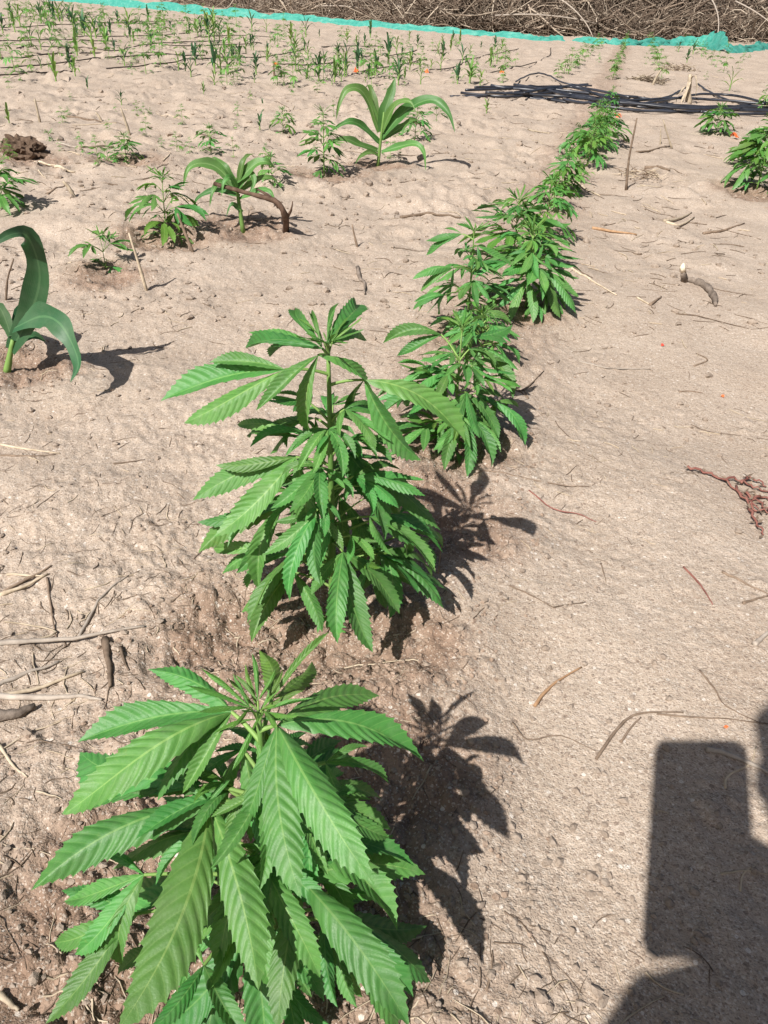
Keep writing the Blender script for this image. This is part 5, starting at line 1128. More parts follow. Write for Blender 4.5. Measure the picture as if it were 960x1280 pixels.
    ((-1.3449, 6.9271), 0.178, 0, 'scattered tiny hemp seedling left of the big maize plant on the nearer strip', 'scattered hemp left of the big maize plant on the nearer strip'),
    ((-0.417, 8.4807), 0.187, 2, 'scattered tiny hemp seedling above the big maize plant on the nearer strip', 'scattered hemp above the big maize plant on the nearer strip'),
    ((-0.3005, 8.2475), 0.147, 1, 'scattered tiny hemp seedling above the big maize plant on the nearer strip', 'scattered hemp above the big maize plant on the nearer strip'),
    ((-0.804, 7.3938), 0.188, 1, 'scattered tiny hemp seedling left of the big maize plant on the nearer strip', 'scattered hemp left of the big maize plant on the nearer strip'),
    ((-1.0203, 8.3877), 0.18, 3, 'scattered tiny hemp seedling left of the big maize plant on the nearer strip', 'scattered hemp left of the big maize plant on the nearer strip'),
    ((0.6584, 8.7351), 0.128, 3, 'scattered tiny hemp seedling above the pipes on the nearer strip', 'scattered hemp above the pipes on the nearer strip'),
    ((-0.3426, 8.6801), 0.111, 4, 'scattered tiny hemp seedling above the big maize plant on the nearer strip', 'scattered hemp above the big maize plant on the nearer strip'),
    ((-0.1579, 8.1422), 0.22, 1, 'scattered tiny hemp seedling above the big maize plant on the nearer strip', 'scattered hemp above the big maize plant on the nearer strip'),
    ((0.1778, 9.8481), 0.105, 0, 'scattered tiny hemp seedling above the big maize plant on the nearer strip', 'scattered hemp above the big maize plant on the nearer strip'),
    ((-1.9781, 11.3887), 0.185, 0, 'scattered tiny hemp seedling left of the big maize plant on the far strip', 'scattered hemp left of the big maize plant on the far strip'),
    ((1.3899, 13.5422), 0.177, 2, 'scattered tiny hemp seedling above the pipes on the nearer strip', 'scattered hemp above the pipes on the nearer strip'),
    ((-1.8354, 9.2591), 0.17, 3, 'scattered tiny hemp seedling left of the big maize plant on the nearer strip', 'scattered hemp left of the big maize plant on the nearer strip'),
    ((-0.2859, 7.2678), 0.208, 2, 'scattered tiny hemp seedling above the big maize plant on the nearer strip', 'scattered hemp above the big maize plant on the nearer strip'),
    ((-0.1283, 8.1019), 0.16, 3, 'scattered tiny hemp seedling above the big maize plant on the nearer strip', 'scattered hemp above the big maize plant on the nearer strip'),
    ((0.4112, 7.7376), 0.109, 0, 'scattered tiny hemp seedling above the pipes on the nearer strip', 'scattered hemp above the pipes on the nearer strip'),
    ((-0.8895, 6.9964), 0.208, 1, 'scattered tiny hemp seedling left of the big maize plant on the nearer strip', 'scattered hemp left of the big maize plant on the nearer strip'),
    ((0.6491, 8.5085), 0.117, 4, 'scattered tiny hemp seedling above the pipes on the nearer strip', 'scattered hemp above the pipes on the nearer strip'),
    ((-0.6114, 8.0469), 0.134, 1, 'scattered tiny hemp seedling above the big maize plant on the nearer strip', 'scattered hemp above the big maize plant on the nearer strip'),
    ((0.4671, 8.4623), 0.103, 1, 'scattered tiny hemp seedling above the pipes on the nearer strip', 'scattered hemp above the pipes on the nearer strip'),
    ((0.1853, 13.373), 0.112, 0, 'scattered tiny hemp seedling above the big maize plant on the far strip', 'scattered hemp above the big maize plant on the far strip'),
    ((0.9451, 10.0032), 0.203, 1, 'scattered tiny hemp seedling above the pipes on the nearer strip', 'scattered hemp above the pipes on the nearer strip'),
    ((-0.6626, 7.0742), 0.194, 2, 'scattered tiny hemp seedling left of the big maize plant on the nearer strip', 'scattered hemp left of the big maize plant on the nearer strip'),
    ((-0.0479, 9.8286), 0.162, 0, 'scattered tiny hemp seedling above the big maize plant on the nearer strip', 'scattered hemp above the big maize plant on the nearer strip'),
    ((-0.6614, 8.3521), 0.215, 2, 'scattered tiny hemp seedling above the big maize plant on the nearer strip', 'scattered hemp above the big maize plant on the nearer strip'),
    ((-2.0733, 9.5709), 0.122, 0, 'scattered tiny hemp seedling left of the big maize plant on the nearer strip', 'scattered hemp left of the big maize plant on the nearer strip'),
    ((-1.9321, 13.1893), 0.197, 0, 'scattered tiny hemp seedling left of the big maize plant on the far strip', 'scattered hemp left of the big maize plant on the far strip'),
    ((1.2492, 11.9579), 0.202, 4, 'scattered tiny hemp seedling above the pipes on the nearer strip', 'scattered hemp above the pipes on the nearer strip'),
    ((0.7369, 14.558), 0.126, 3, 'scattered tiny hemp seedling above the pipes on the far strip', 'scattered hemp above the pipes on the far strip'),
    ((-2.4563, 14.5464), 0.139, 2, 'scattered tiny hemp seedling left of the big maize plant on the far strip', 'scattered hemp left of the big maize plant on the far strip'),
    ((1.1332, 10.5801), 0.181, 4, 'scattered tiny hemp seedling above the pipes on the nearer strip', 'scattered hemp above the pipes on the nearer strip'),
    ((-2.7597, 12.3583), 0.121, 2, 'scattered tiny hemp seedling left of the big maize plant on the far strip', 'scattered hemp left of the big maize plant on the far strip'),
    ((-1.036, 7.1331), 0.197, 3, 'scattered tiny hemp seedling left of the big maize plant on the nearer strip', 'scattered hemp left of the big maize plant on the nearer strip'),
    ((-2.0089, 8.8125), 0.206, 1, 'scattered tiny hemp seedling left of the big maize plant on the nearer strip', 'scattered hemp left of the big maize plant on the nearer strip'),
    ((0.7649, 14.1335), 0.148, 3, 'scattered tiny hemp seedling above the pipes on the far strip', 'scattered hemp above the pipes on the far strip'),
    ((-1.5861, 13.6355), 0.193, 1, 'scattered tiny hemp seedling left of the big maize plant on the far strip', 'scattered hemp left of the big maize plant on the far strip'),
    ((-0.6794, 7.6057), 0.152, 2, 'scattered tiny hemp seedling left of the big maize plant on the nearer strip', 'scattered hemp left of the big maize plant on the nearer strip'),
    ((-0.3495, 11.5714), 0.186, 3, 'scattered tiny hemp seedling above the big maize plant on the nearer strip', 'scattered hemp above the big maize plant on the nearer strip'),
    ((1.1207, 10.1022), 0.115, 0, 'scattered tiny hemp seedling above the pipes on the nearer strip', 'scattered hemp above the pipes on the nearer strip'),
    ((0.1994, 13.1277), 0.105, 4, 'scattered tiny hemp seedling above the big maize plant on the far strip', 'scattered hemp above the big maize plant on the far strip'),
    ((-1.0373, 14.0429), 0.182, 4, 'scattered tiny hemp seedling above the big maize plant on the far strip', 'scattered hemp above the big maize plant on the far strip'),
    ((-0.9904, 14.6946), 0.177, 3, 'scattered tiny hemp seedling above the big maize plant on the far strip', 'scattered hemp above the big maize plant on the far strip'),
    ((-0.6116, 10.4654), 0.182, 0, 'scattered tiny hemp seedling above the big maize plant on the nearer strip', 'scattered hemp above the big maize plant on the nearer strip'),
    ((-1.1126, 9.5443), 0.151, 2, 'scattered tiny hemp seedling left of the big maize plant on the nearer strip', 'scattered hemp left of the big maize plant on the nearer strip'),
    ((-1.2249, 8.4341), 0.136, 1, 'scattered tiny hemp seedling left of the big maize plant on the nearer strip', 'scattered hemp left of the big maize plant on the nearer strip'),
    ((-1.7219, 8.1458), 0.194, 3, 'scattered tiny hemp seedling left of the big maize plant on the nearer strip', 'scattered hemp left of the big maize plant on the nearer strip'),
    ((-3.4759, 15.5892), 0.187, 4, 'scattered tiny hemp seedling left of the big maize plant on the far strip', 'scattered hemp left of the big maize plant on the far strip'),
    ((-0.5675, 12.2415), 0.108, 1, 'scattered tiny hemp seedling above the big maize plant on the nearer strip', 'scattered hemp above the big maize plant on the nearer strip'),
    ((0.8675, 8.0462), 0.2, 2, 'scattered tiny hemp seedling above the pipes on the nearer strip', 'scattered hemp above the pipes on the nearer strip'),
    ((-1.5354, 13.2119), 0.115, 3, 'scattered tiny hemp seedling left of the big maize plant on the far strip', 'scattered hemp left of the big maize plant on the far strip'),
    ((-1.3027, 10.2974), 0.175, 0, 'scattered tiny hemp seedling left of the big maize plant on the nearer strip', 'scattered hemp left of the big maize plant on the nearer strip'),
    ((-1.3864, 6.8519), 0.175, 2, 'scattered tiny hemp seedling left of the big maize plant on the nearer strip', 'scattered hemp left of the big maize plant on the nearer strip'),
    ((-0.2902, 7.9892), 0.195, 2, 'scattered tiny hemp seedling above the big maize plant on the nearer strip', 'scattered hemp above the big maize plant on the nearer strip'),
    ((-0.1132, 12.8352), 0.159, 0, 'scattered tiny hemp seedling above the big maize plant on the far strip', 'scattered hemp above the big maize plant on the far strip'),
    ((-0.489, 13.391), 0.177, 0, 'scattered tiny hemp seedling above the big maize plant on the far strip', 'scattered hemp above the big maize plant on the far strip'),
    ((-1.931, 14.2746), 0.165, 4, 'scattered tiny hemp seedling left of the big maize plant on the far strip', 'scattered hemp left of the big maize plant on the far strip'),
    ((-0.2725, 13.9502), 0.147, 0, 'scattered tiny hemp seedling above the big maize plant on the far strip', 'scattered hemp above the big maize plant on the far strip'),
    ((-0.0333, 8.8094), 0.169, 4, 'scattered tiny hemp seedling above the big maize plant on the nearer strip', 'scattered hemp above the big maize plant on the nearer strip'),
    ((0.841, 7.8775), 0.126, 3, 'scattered tiny hemp seedling above the pipes on the nearer strip', 'scattered hemp above the pipes on the nearer strip'),
    ((-3.8015, 16.2984), 0.214, 2, 'scattered tiny hemp seedling left of the big maize plant on the far strip', 'scattered hemp left of the big maize plant on the far strip'),
    ((0.1283, 8.86), 0.196, 1, 'scattered tiny hemp seedling above the big maize plant on the nearer strip', 'scattered hemp above the big maize plant on the nearer strip'),
    ((1.6262, 9.3608), 0.166, 3, 'small hemp seedling in the leftmost far row beyond the pipes', 'seedlings of the leftmost far row'),
    ((1.8472, 10.231), 0.228, 4, 'small hemp seedling in the leftmost far row beyond the pipes', 'seedlings of the leftmost far row'),
    ((2.0313, 10.9558), 0.14, 0, 'small hemp seedling in the leftmost far row beyond the pipes', 'seedlings of the leftmost far row'),
    ((2.1894, 11.5784), 0.2, 3, 'small hemp seedling in the leftmost far row beyond the pipes', 'seedlings of the leftmost far row'),
    ((2.277, 11.9232), 0.205, 2, 'small hemp seedling in the leftmost far row beyond the pipes', 'seedlings of the leftmost far row'),
    ((2.4974, 12.7912), 0.155, 1, 'small hemp seedling in the leftmost far row beyond the pipes', 'seedlings of the leftmost far row'),
    ((2.5993, 13.1922), 0.219, 2, 'small hemp seedling in the leftmost far row beyond the pipes', 'seedlings of the leftmost far row'),
    ((2.8417, 14.1468), 0.145, 1, 'small hemp seedling in the leftmost far row beyond the pipes', 'seedlings of the leftmost far row'),
    ((2.922, 14.4626), 0.145, 2, 'small hemp seedling in the leftmost far row beyond the pipes', 'seedlings of the leftmost far row'),
    ((3.1535, 15.3741), 0.222, 3, 'small hemp seedling in the leftmost far row beyond the pipes', 'seedlings of the leftmost far row'),
    ((3.3403, 16.1097), 0.147, 2, 'small hemp seedling in the leftmost far row beyond the pipes', 'seedlings of the leftmost far row'),
    ((3.5849, 17.0727), 0.162, 2, 'small hemp seedling in the leftmost far row beyond the pipes', 'seedlings of the leftmost far row'),
    ((3.7434, 17.6969), 0.162, 4, 'small hemp seedling in the leftmost far row beyond the pipes', 'seedlings of the leftmost far row'),
    ((2.0856, 9.1188), 0.221, 4, 'small hemp seedling in the second far row beyond the pipes', 'seedlings of the second far row'),
    ((2.1737, 9.4807), 0.165, 2, 'small hemp seedling in the second far row beyond the pipes', 'seedlings of the second far row'),
    ((2.3413, 10.1692), 0.189, 1, 'small hemp seedling in the second far row beyond the pipes', 'seedlings of the second far row'),
    ((2.5261, 10.9286), 0.131, 2, 'small hemp seedling in the second far row beyond the pipes', 'seedlings of the second far row'),
    ((2.7092, 11.6811), 0.137, 3, 'small hemp seedling in the second far row beyond the pipes', 'seedlings of the second far row'),
    ((2.8325, 12.1877), 0.166, 4, 'small hemp seedling in the second far row beyond the pipes', 'seedlings of the second far row'),
    ((3.0546, 13.1), 0.155, 1, 'small hemp seedling in the second far row beyond the pipes', 'seedlings of the second far row'),
    ((3.2537, 13.9181), 0.175, 2, 'small hemp seedling in the second far row beyond the pipes', 'seedlings of the second far row'),
    ((3.4109, 14.5639), 0.135, 1, 'small hemp seedling in the second far row beyond the pipes', 'seedlings of the second far row'),
    ((3.6987, 15.7466), 0.191, 2, 'small hemp seedling in the second far row beyond the pipes', 'seedlings of the second far row'),
    ((3.9144, 16.6328), 0.135, 1, 'small hemp seedling in the second far row beyond the pipes', 'seedlings of the second far row'),
    ((4.0553, 17.2118), 0.225, 0, 'small hemp seedling in the second far row beyond the pipes', 'seedlings of the second far row'),
    ((4.4436, 18.807), 0.184, 0, 'small hemp seedling in the second far row beyond the pipes', 'seedlings of the second far row'),
    ((4.6261, 19.5569), 0.23, 1, 'small hemp seedling in the second far row beyond the pipes', 'seedlings of the second far row'),
    ((2.6576, 9.4441), 0.216, 0, 'small hemp seedling in the third far row beyond the pipes', 'seedlings of the third far row'),
    ((2.7933, 10.0019), 0.13, 2, 'small hemp seedling in the third far row beyond the pipes', 'seedlings of the third far row'),
    ((3.0144, 10.9104), 0.212, 2, 'small hemp seedling in the third far row beyond the pipes', 'seedlings of the third far row'),
    ((3.2696, 11.9592), 0.224, 1, 'small hemp seedling in the third far row beyond the pipes', 'seedlings of the third far row'),
    ((3.3935, 12.4683), 0.159, 4, 'small hemp seedling in the third far row beyond the pipes', 'seedlings of the third far row'),
    ((3.6789, 13.6413), 0.157, 1, 'small hemp seedling in the third far row beyond the pipes', 'seedlings of the third far row'),
    ((3.8395, 14.3012), 0.145, 4, 'small hemp seedling in the third far row beyond the pipes', 'seedlings of the third far row'),
    ((4.1844, 15.7186), 0.195, 4, 'small hemp seedling in the third far row beyond the pipes', 'seedlings of the third far row'),
    ((4.4289, 16.7232), 0.19, 0, 'small hemp seedling in the third far row beyond the pipes', 'seedlings of the third far row'),
    ((4.6543, 17.6496), 0.149, 4, 'small hemp seedling in the third far row beyond the pipes', 'seedlings of the third far row'),
    ((5.062, 19.3252), 0.214, 2, 'small hemp seedling in the third far row beyond the pipes', 'seedlings of the third far row'),
    ((5.4678, 20.9927), 0.196, 4, 'small hemp seedling in the third far row beyond the pipes', 'seedlings of the third far row'),
    ((5.7402, 22.112), 0.216, 4, 'small hemp seedling in the third far row beyond the pipes', 'seedlings of the third far row'),
    ((6.3821, 24.7499), 0.192, 4, 'small hemp seedling in the third far row beyond the pipes', 'seedlings of the third far row'),
    ((3.9691, 11.3892), 0.217, 4, 'small hemp seedling in the rightmost far row beyond the pipes', 'seedlings of the rightmost far row'),
    ((4.2501, 12.5383), 0.184, 0, 'small hemp seedling in the rightmost far row beyond the pipes', 'seedlings of the rightmost far row'),
    ((4.4448, 13.3347), 0.187, 2, 'small hemp seedling in the rightmost far row beyond the pipes', 'seedlings of the rightmost far row'),
    ((4.6449, 14.1529), 0.131, 2, 'small hemp seedling in the rightmost far row beyond the pipes', 'seedlings of the rightmost far row'),
    ((4.8669, 15.0611), 0.143, 4, 'small hemp seedling in the rightmost far row beyond the pipes', 'seedlings of the rightmost far row'),
    ((5.0139, 15.6623), 0.211, 3, 'small hemp seedling in the rightmost far row beyond the pipes', 'seedlings of the rightmost far row'),
    ((5.2851, 16.7713), 0.163, 4, 'small hemp seedling in the rightmost far row beyond the pipes', 'seedlings of the rightmost far row'),
    ((5.4874, 17.5987), 0.177, 0, 'small hemp seedling in the rightmost far row beyond the pipes', 'seedlings of the rightmost far row'),
    ((5.8596, 19.121), 0.166, 4, 'small hemp seedling in the rightmost far row beyond the pipes', 'seedlings of the rightmost far row'),
    ((6.1361, 20.2519), 0.186, 1, 'small hemp seedling in the rightmost far row beyond the pipes', 'seedlings of the rightmost far row'),
    ((6.457, 21.5645), 0.173, 1, 'small hemp seedling in the rightmost far row beyond the pipes', 'seedlings of the rightmost far row'),
    ((6.7641, 22.8207), 0.212, 1, 'small hemp seedling in the rightmost far row beyond the pipes', 'seedlings of the rightmost far row'),
    ((6.9792, 23.7004), 0.211, 0, 'small hemp seedling in the rightmost far row beyond the pipes', 'seedlings of the rightmost far row'),
    ((5.5253, 16.6449), 0.087, 3, 'stray weed seedling between the far rows near the net', 'stray weeds near the net'),
    ((3.22, 12.3096), 0.129, 2, 'stray weed seedling between the far rows near the net', 'stray weeds near the net'),
    ((2.0153, 10.8798), 0.137, 3, 'stray weed seedling between the far rows near the net', 'stray weeds near the net'),
    ((5.418, 14.7727), 0.13, 1, 'stray weed seedling between the far rows near the net', 'stray weeds near the net'),
    ((0.6762, 9.9021), 0.129, 4, 'stray weed seedling between the far rows near the net', 'stray weeds near the net'),
    ((5.82, 15.6087), 0.09, 3, 'stray weed seedling between the far rows near the net', 'stray weeds near the net'),
    ((2.5556, 12.1518), 0.108, 3, 'stray weed seedling between the far rows near the net', 'stray weeds near the net'),
    ((1.5003, 8.9462), 0.15, 3, 'stray weed seedling between the far rows near the net', 'stray weeds near the net'),
    ((5.0437, 17.2767), 0.123, 2, 'stray weed seedling between the far rows near the net', 'stray weeds near the net'),
    ((3.3209, 10.036), 0.084, 0, 'stray weed seedling between the far rows near the net', 'stray weeds near the net'),
    ((4.7018, 12.9491), 0.139, 2, 'stray weed seedling between the far rows near the net', 'stray weeds near the net'),
    ((3.0783, 15.4163), 0.084, 0, 'stray weed seedling between the far rows near the net', 'stray weeds near the net'),
    ((1.2683, 10.6641), 0.141, 2, 'stray weed seedling between the far rows near the net', 'stray weeds near the net'),
    ((5.6252, 17.4), 0.134, 4, 'stray weed seedling between the far rows near the net', 'stray weeds near the net'),
]
TWIGS = [
    ([(-0.432, 0.6259), (-0.3837, 0.6372), (-0.3255, 0.6494), (-0.2652, 0.6661)], 0.0034, 'greystalk', 'long pale dry stalk lying above the foreground plant at left', 'stalk', 'dry_stalk', 'pale stalks at the left edge'),
    ([(-0.4027, 0.5615), (-0.3726, 0.5888), (-0.3432, 0.6125)], 0.003, 'greystalk', 'pale stalk slanting up from the left edge', 'stalk', 'dry_stalk', 'pale stalks at the left edge'),
    ([(-0.3978, 0.5508), (-0.3553, 0.5671), (-0.3108, 0.5944)], 0.0032, 'straw', 'thin straw stalk between the two lower grey stalks', 'stalk', 'dry_stalk', 'pale stalks at the left edge'),
    ([(-0.4003, 0.5561), (-0.3425, 0.5558), (-0.3016, 0.5564), (-0.2757, 0.5528)], 0.0036, 'greystalk', 'lowest pale stalk ending near the foreground plant', 'stalk', 'dry_stalk', 'pale stalks at the left edge'),
    ([(-0.4388, 0.6408), (-0.401, 0.6359), (-0.3654, 0.6597), (-0.4062, 0.6701), (-0.4296, 0.671)], 0.0018, 'straw', 'thin bent straw above the pale stalks', 'straw', 'straw_stem', 'pale stalks at the left edge'),
    ([(-0.3044, 0.6458), (-0.285, 0.6022), (-0.2717, 0.5685)], 0.0046, 'twig', 'short thick brown twig standing crosswise to the pale stalks', 'twig', 'dry_twig', None),
    ([(-0.2814, 0.6296), (-0.2689, 0.6058), (-0.2612, 0.5945)], 0.002, 'twig', 'small dark twig beside the thick brown one', 'twig', 'dry_twig', None),
    ([(-0.3853, 0.5232), (-0.3565, 0.5303), (-0.3411, 0.5419)], 0.008, 'driftwood', 'thick grey stick end at the left edge', 'stick', 'dry_stick', None),
    ([(-0.4542, 0.7166), (-0.4324, 0.7336), (-0.4099, 0.756)], 0.003, 'straw', 'dry maize straw at left edge, lower of the bundle', 'straw', 'straw_stem', 'straw bundle at left'),
    ([(-0.4527, 0.7243), (-0.4339, 0.7492), (-0.4127, 0.7737)], 0.0025, 'twig', 'dark straw at left edge, upper of the bundle', 'straw', 'straw_stem', 'straw bundle at left'),
    ([(-0.4657, 0.7609), (-0.4323, 0.7573), (-0.4125, 0.7525)], 0.002, 'straw', 'crossing straw of the bundle at left', 'straw', 'straw_stem', 'straw bundle at left'),
    ([(-0.4088, 0.7481), (-0.3864, 0.6999), (-0.362, 0.6506)], 0.0016, 'twig', 'thin brown twig hanging down from the straw bundle', 'twig', 'dry_twig', None),
    ([(-0.6177, 1.0893), (-0.5665, 1.0736), (-0.5123, 1.0638)], 0.0022, 'straw', 'pale straw at the left edge level with the second plant', 'straw', 'straw_stem', None),
    ([(-0.6022, 1.0541), (-0.5504, 1.0495), (-0.5174, 1.0607)], 0.0018, 'twig', 'dark straw just under the pale one at left edge', 'straw', 'straw_stem', None),
    ([(-0.42, 1.0382), (-0.3992, 1.0429), (-0.3741, 1.0505)], 0.0016, 'twig', 'short dark twig on the sand at left', 'twig', 'dry_twig', None),
    ([(-0.3396, 0.651), (-0.3367, 0.7039), (-0.3266, 0.7378), (-0.313, 0.7642)], 0.0022, 'greystalk', 'thin grey root slanting up left of the second plant', 'root', 'dry_root', None),
    ([(-0.3571, 0.4953), (-0.3321, 0.4689), (-0.3104, 0.4525)], 0.002, 'straw', 'bent straw left of the foreground plant', 'straw', 'straw_stem', None),
    ([(-0.2592, 0.2721), (-0.251, 0.2692), (-0.2415, 0.2644)], 0.003, 'straw', 'straw end in the bottom left corner', 'straw', 'straw_stem', None),
    ([(0.1695, 0.5836), (0.1823, 0.6027), (0.2028, 0.6231), (0.2292, 0.6422)], 0.0022, 'orange_twig', 'orange brown twig lying on the open sand at right', 'twig', 'dry_twig', None),
    ([(0.3977, 0.8346), (0.4073, 0.8034), (0.4102, 0.7795), (0.4109, 0.7564)], 0.0016, 'redstem', 'reddish curved rootlet on the sand at right', 'root', 'dry_root', None),
    ([(0.0801, 0.8531), (0.0774, 0.8349), (0.0715, 0.7755)], 0.0015, 'orange_twig', 'thin orange stem leaning at right of second plant', 'twig', 'dry_twig', None),
    ([(0.4466, 0.8285), (0.4694, 0.8037), (0.4917, 0.7862)], 0.0018, 'twig', 'grey twig, upper arm of the pair at right edge', 'twig', 'dry_twig', None),
    ([(0.4498, 0.7626), (0.4708, 0.7735), (0.4905, 0.7829)], 0.002, 'twig', 'grey twig, lower arm of the pair at right edge', 'twig', 'dry_twig', None),
    ([(0.4355, 0.6871), (0.4522, 0.702), (0.474, 0.7218)], 0.0035, 'greystalk', 'grey stick end at the right edge', 'stick', 'dry_stick', None),
    ([(0.2217, 0.5183), (0.2496, 0.5555), (0.2707, 0.5751), (0.2972, 0.5802), (0.3241, 0.5798)], 0.0018, 'twig', 'forked grey root above the phone shadow', 'root', 'dry_root', None),
    ([(0.2503, 0.5401), (0.2654, 0.5597), (0.2787, 0.5735)], 0.0015, 'twig', 'short root prong above the phone shadow', 'root', 'dry_root', None),
    ([(0.2966, 0.578), (0.3293, 0.5747), (0.3711, 0.5743), (0.4198, 0.5701)], 0.0012, 'twig', 'long thin root running to the right edge above the shadow', 'root', 'dry_root', None),
    ([(0.1431, 0.5589), (0.1571, 0.539), (0.1906, 0.5464), (0.2237, 0.5283)], 0.001, 'twig', 'hair thin root right of the foreground shadow', 'root', 'dry_root', None),
    ([(0.3603, 0.643), (0.3677, 0.6158), (0.3725, 0.5909), (0.4, 0.573)], 0.0013, 'twig', 'crooked thin root above the shadow at right', 'root', 'dry_root', None),
    ([(0.3332, 0.5334), (0.3517, 0.5287), (0.3719, 0.5183), (0.3906, 0.5053)], 0.0034, 'greystalk', 'pale twig lying in the shadow at right', 'twig', 'dry_twig', None),
    ([(0.3382, 0.4883), (0.3452, 0.5024), (0.3719, 0.5183), (0.3865, 0.5409)], 0.0015, 'straw', 'small forked twig in the shadow at right', 'twig', 'dry_twig', None),
    ([(0.3055, 0.4008), (0.3274, 0.4042), (0.3505, 0.4011)], 0.0012, 'straw', 'pale rootlet in the lower shadow', 'root', 'dry_root', None),
    ([(0.3179, 0.387), (0.3252, 0.4019), (0.34, 0.4102)], 0.001, 'straw', 'curled rootlet in the lower shadow', 'root', 'dry_root', None),
    ([(0.0941, 0.2933), (0.0987, 0.3049), (0.1014, 0.3229)], 0.0012, 'twig', 'short dark twig at the bottom right of the foreground plant', 'twig', 'dry_twig', None),
    ([(0.2651, 0.4576), (0.2675, 0.4611), (0.2764, 0.4583)], 0.0012, 'straw', 'tiny straw chip at the shadow edge', 'straw', 'straw_stem', None),
    ([(0.3961, 1.5722), (0.4504, 1.5492), (0.5433, 1.5531)], 0.0022, 'greystalk', 'straight pale twig on the right hand path', 'twig', 'dry_twig', None),
    ([(0.2897, 0.8358), (0.2887, 0.8151), (0.2873, 0.7935)], 0.0012, 'twig', 'tiny upright twig chip on the right path', 'twig', 'dry_twig', None),
    ([(0.5706, 1.4441), (0.5964, 1.4511), (0.6187, 1.4463)], 0.0018, 'twig', 'short dark twig near the orange petal', 'twig', 'dry_twig', None),
    ([(0.6147, 1.9898), (0.6279, 1.9606), (0.6362, 1.9375)], 0.003, 'straw', 'short pale twig near the red petal', 'twig', 'dry_twig', None),
    ([(0.6362, 1.9375), (0.663, 1.9787), (0.6846, 2.014)], 0.0045, 'twig', 'little dark twig below the grey driftwood', 'twig', 'dry_twig', None),
    ([(0.6895, 1.8925), (0.7374, 1.8883), (0.7835, 1.8501), (0.8362, 1.8089)], 0.0018, 'twig', 'thin crooked twig below the driftwood', 'twig', 'dry_twig', None),
    ([(0.4571, 2.2214), (0.5011, 2.1543), (0.5319, 2.0886), (0.566, 2.001)], 0.0035, 'straw', 'brown straw right of the dense hemp plant', 'straw', 'straw_stem', None),
    ([(0.4438, 2.2821), (0.4891, 2.2119), (0.5293, 2.1303)], 0.003, 'twig', 'darker straw beside the brown one', 'straw', 'straw_stem', None),
    ([(0.6438, 2.723), (0.709, 2.7153), (0.7879, 2.6999)], 0.006, 'orange_twig', 'ribbed brown seed stalk on the right path', 'stalk', 'dry_stalk', None),
    ([(0.7229, 3.4758), (0.7498, 3.3549), (0.7782, 3.2565)], 0.006, 'straw', 'pale straw piece right of the row', 'straw', 'straw_stem', None),
    ([(0.7212, 5.0549), (0.7575, 4.9092), (0.8012, 4.7743)], 0.006, 'straw', 'pale straw piece left of the row', 'straw', 'straw_stem', None),
    ([(0.0018, 2.762), (0.0834, 2.7919), (0.1373, 2.7692), (0.2023, 2.7157)], 0.006, 'twig', 'brown twig left of the slender hemp plant', 'twig', 'dry_twig', None),
    ([(1.1122, 3.9077), (1.1608, 3.8819), (1.2069, 3.8368)], 0.009, 'twig', 'short dark stick on the path in front of the pipes', 'stick', 'dry_stick', None),
    ([(1.1988, 4.4214), (1.3098, 4.5322), (1.465, 4.7426)], 0.006, 'twig', 'dark twig nearer the pipes on the path', 'twig', 'dry_twig', None),
    ([(0.9282, 2.8853), (1.0103, 2.9754), (1.0895, 3.0949)], 0.006, 'straw', 'pale straw stub at right, upper', 'straw', 'straw_stem', None),
    ([(0.9275, 2.8619), (0.9681, 2.8477), (1.0701, 3.0011)], 0.006, 'straw', 'pale straw stub at right, lower', 'straw', 'straw_stem', None),
    ([(1.0409, 2.796), (1.1224, 2.8354), (1.2239, 2.9261)], 0.005, 'twig', 'faint twig at right under the big hemp plant', 'twig', 'dry_twig', None),
    ([(0.6385, 1.5744), (0.6787, 1.6106), (0.6633, 1.6449)], 0.002, 'twig', 'small brown twig crossing right of the red petal', 'twig', 'dry_twig', None),
    ([(-0.1064, 2.1425), (-0.0941, 2.0363), (-0.079, 1.9848), (-0.0766, 1.8959)], 0.006, 'driftwood', 'knotty dark root piece behind the second plant', 'root', 'dry_root', None),
    ([(-1.3999, 3.6457), (-1.3506, 3.7255), (-1.2993, 3.8086)], 0.008, 'straw', 'dry straw lying right of the dark clod', 'straw', 'straw_stem', None),
    ([(-1.4995, 3.6991), (-1.4384, 3.6757), (-1.4004, 3.6666)], 0.006, 'greystalk', 'faint grey straw beside the clod', 'straw', 'straw_stem', None),
    ([(-1.8752, 4.785), (-1.7541, 4.73), (-1.6491, 4.7045)], 0.008, 'twig', 'grey stick at upper left', 'stick', 'dry_stick', None),
    ([(-1.4341, 3.2728), (-1.3797, 3.254), (-1.3201, 3.2203)], 0.006, 'straw', 'thin straw left of the small pale hemp', 'straw', 'straw_stem', None),
    ([(-1.3284, 3.2013), (-1.2756, 3.1833), (-1.2477, 3.191)], 0.007, 'straw', 'pale chip left of the small pale hemp', 'straw', 'straw_stem', None),
    ([(-1.2023, 2.7963), (-1.1874, 2.8659), (-1.1806, 2.979)], 0.004, 'twig', 'thin twig left of the upright hemp', 'twig', 'dry_twig', None),
    ([(0.2312, 1.3758), (0.2562, 1.3935), (0.3087, 1.4929)], 0.0022, 'twig', 'forked thin twig right of the third plant', 'twig', 'dry_twig', None),
    ([(0.2562, 1.3935), (0.2585, 1.3508), (0.236, 1.4207)], 0.0018, 'twig', 'short prong of dry twig at the third plant', 'twig', 'dry_twig', None),
    ([(0.1333, 1.0418), (0.1953, 1.0433), (0.2678, 1.0316), (0.3107, 1.0312)], 0.0014, 'twig', 'long thin twig across the second plant shadow', 'twig', 'dry_twig', None),
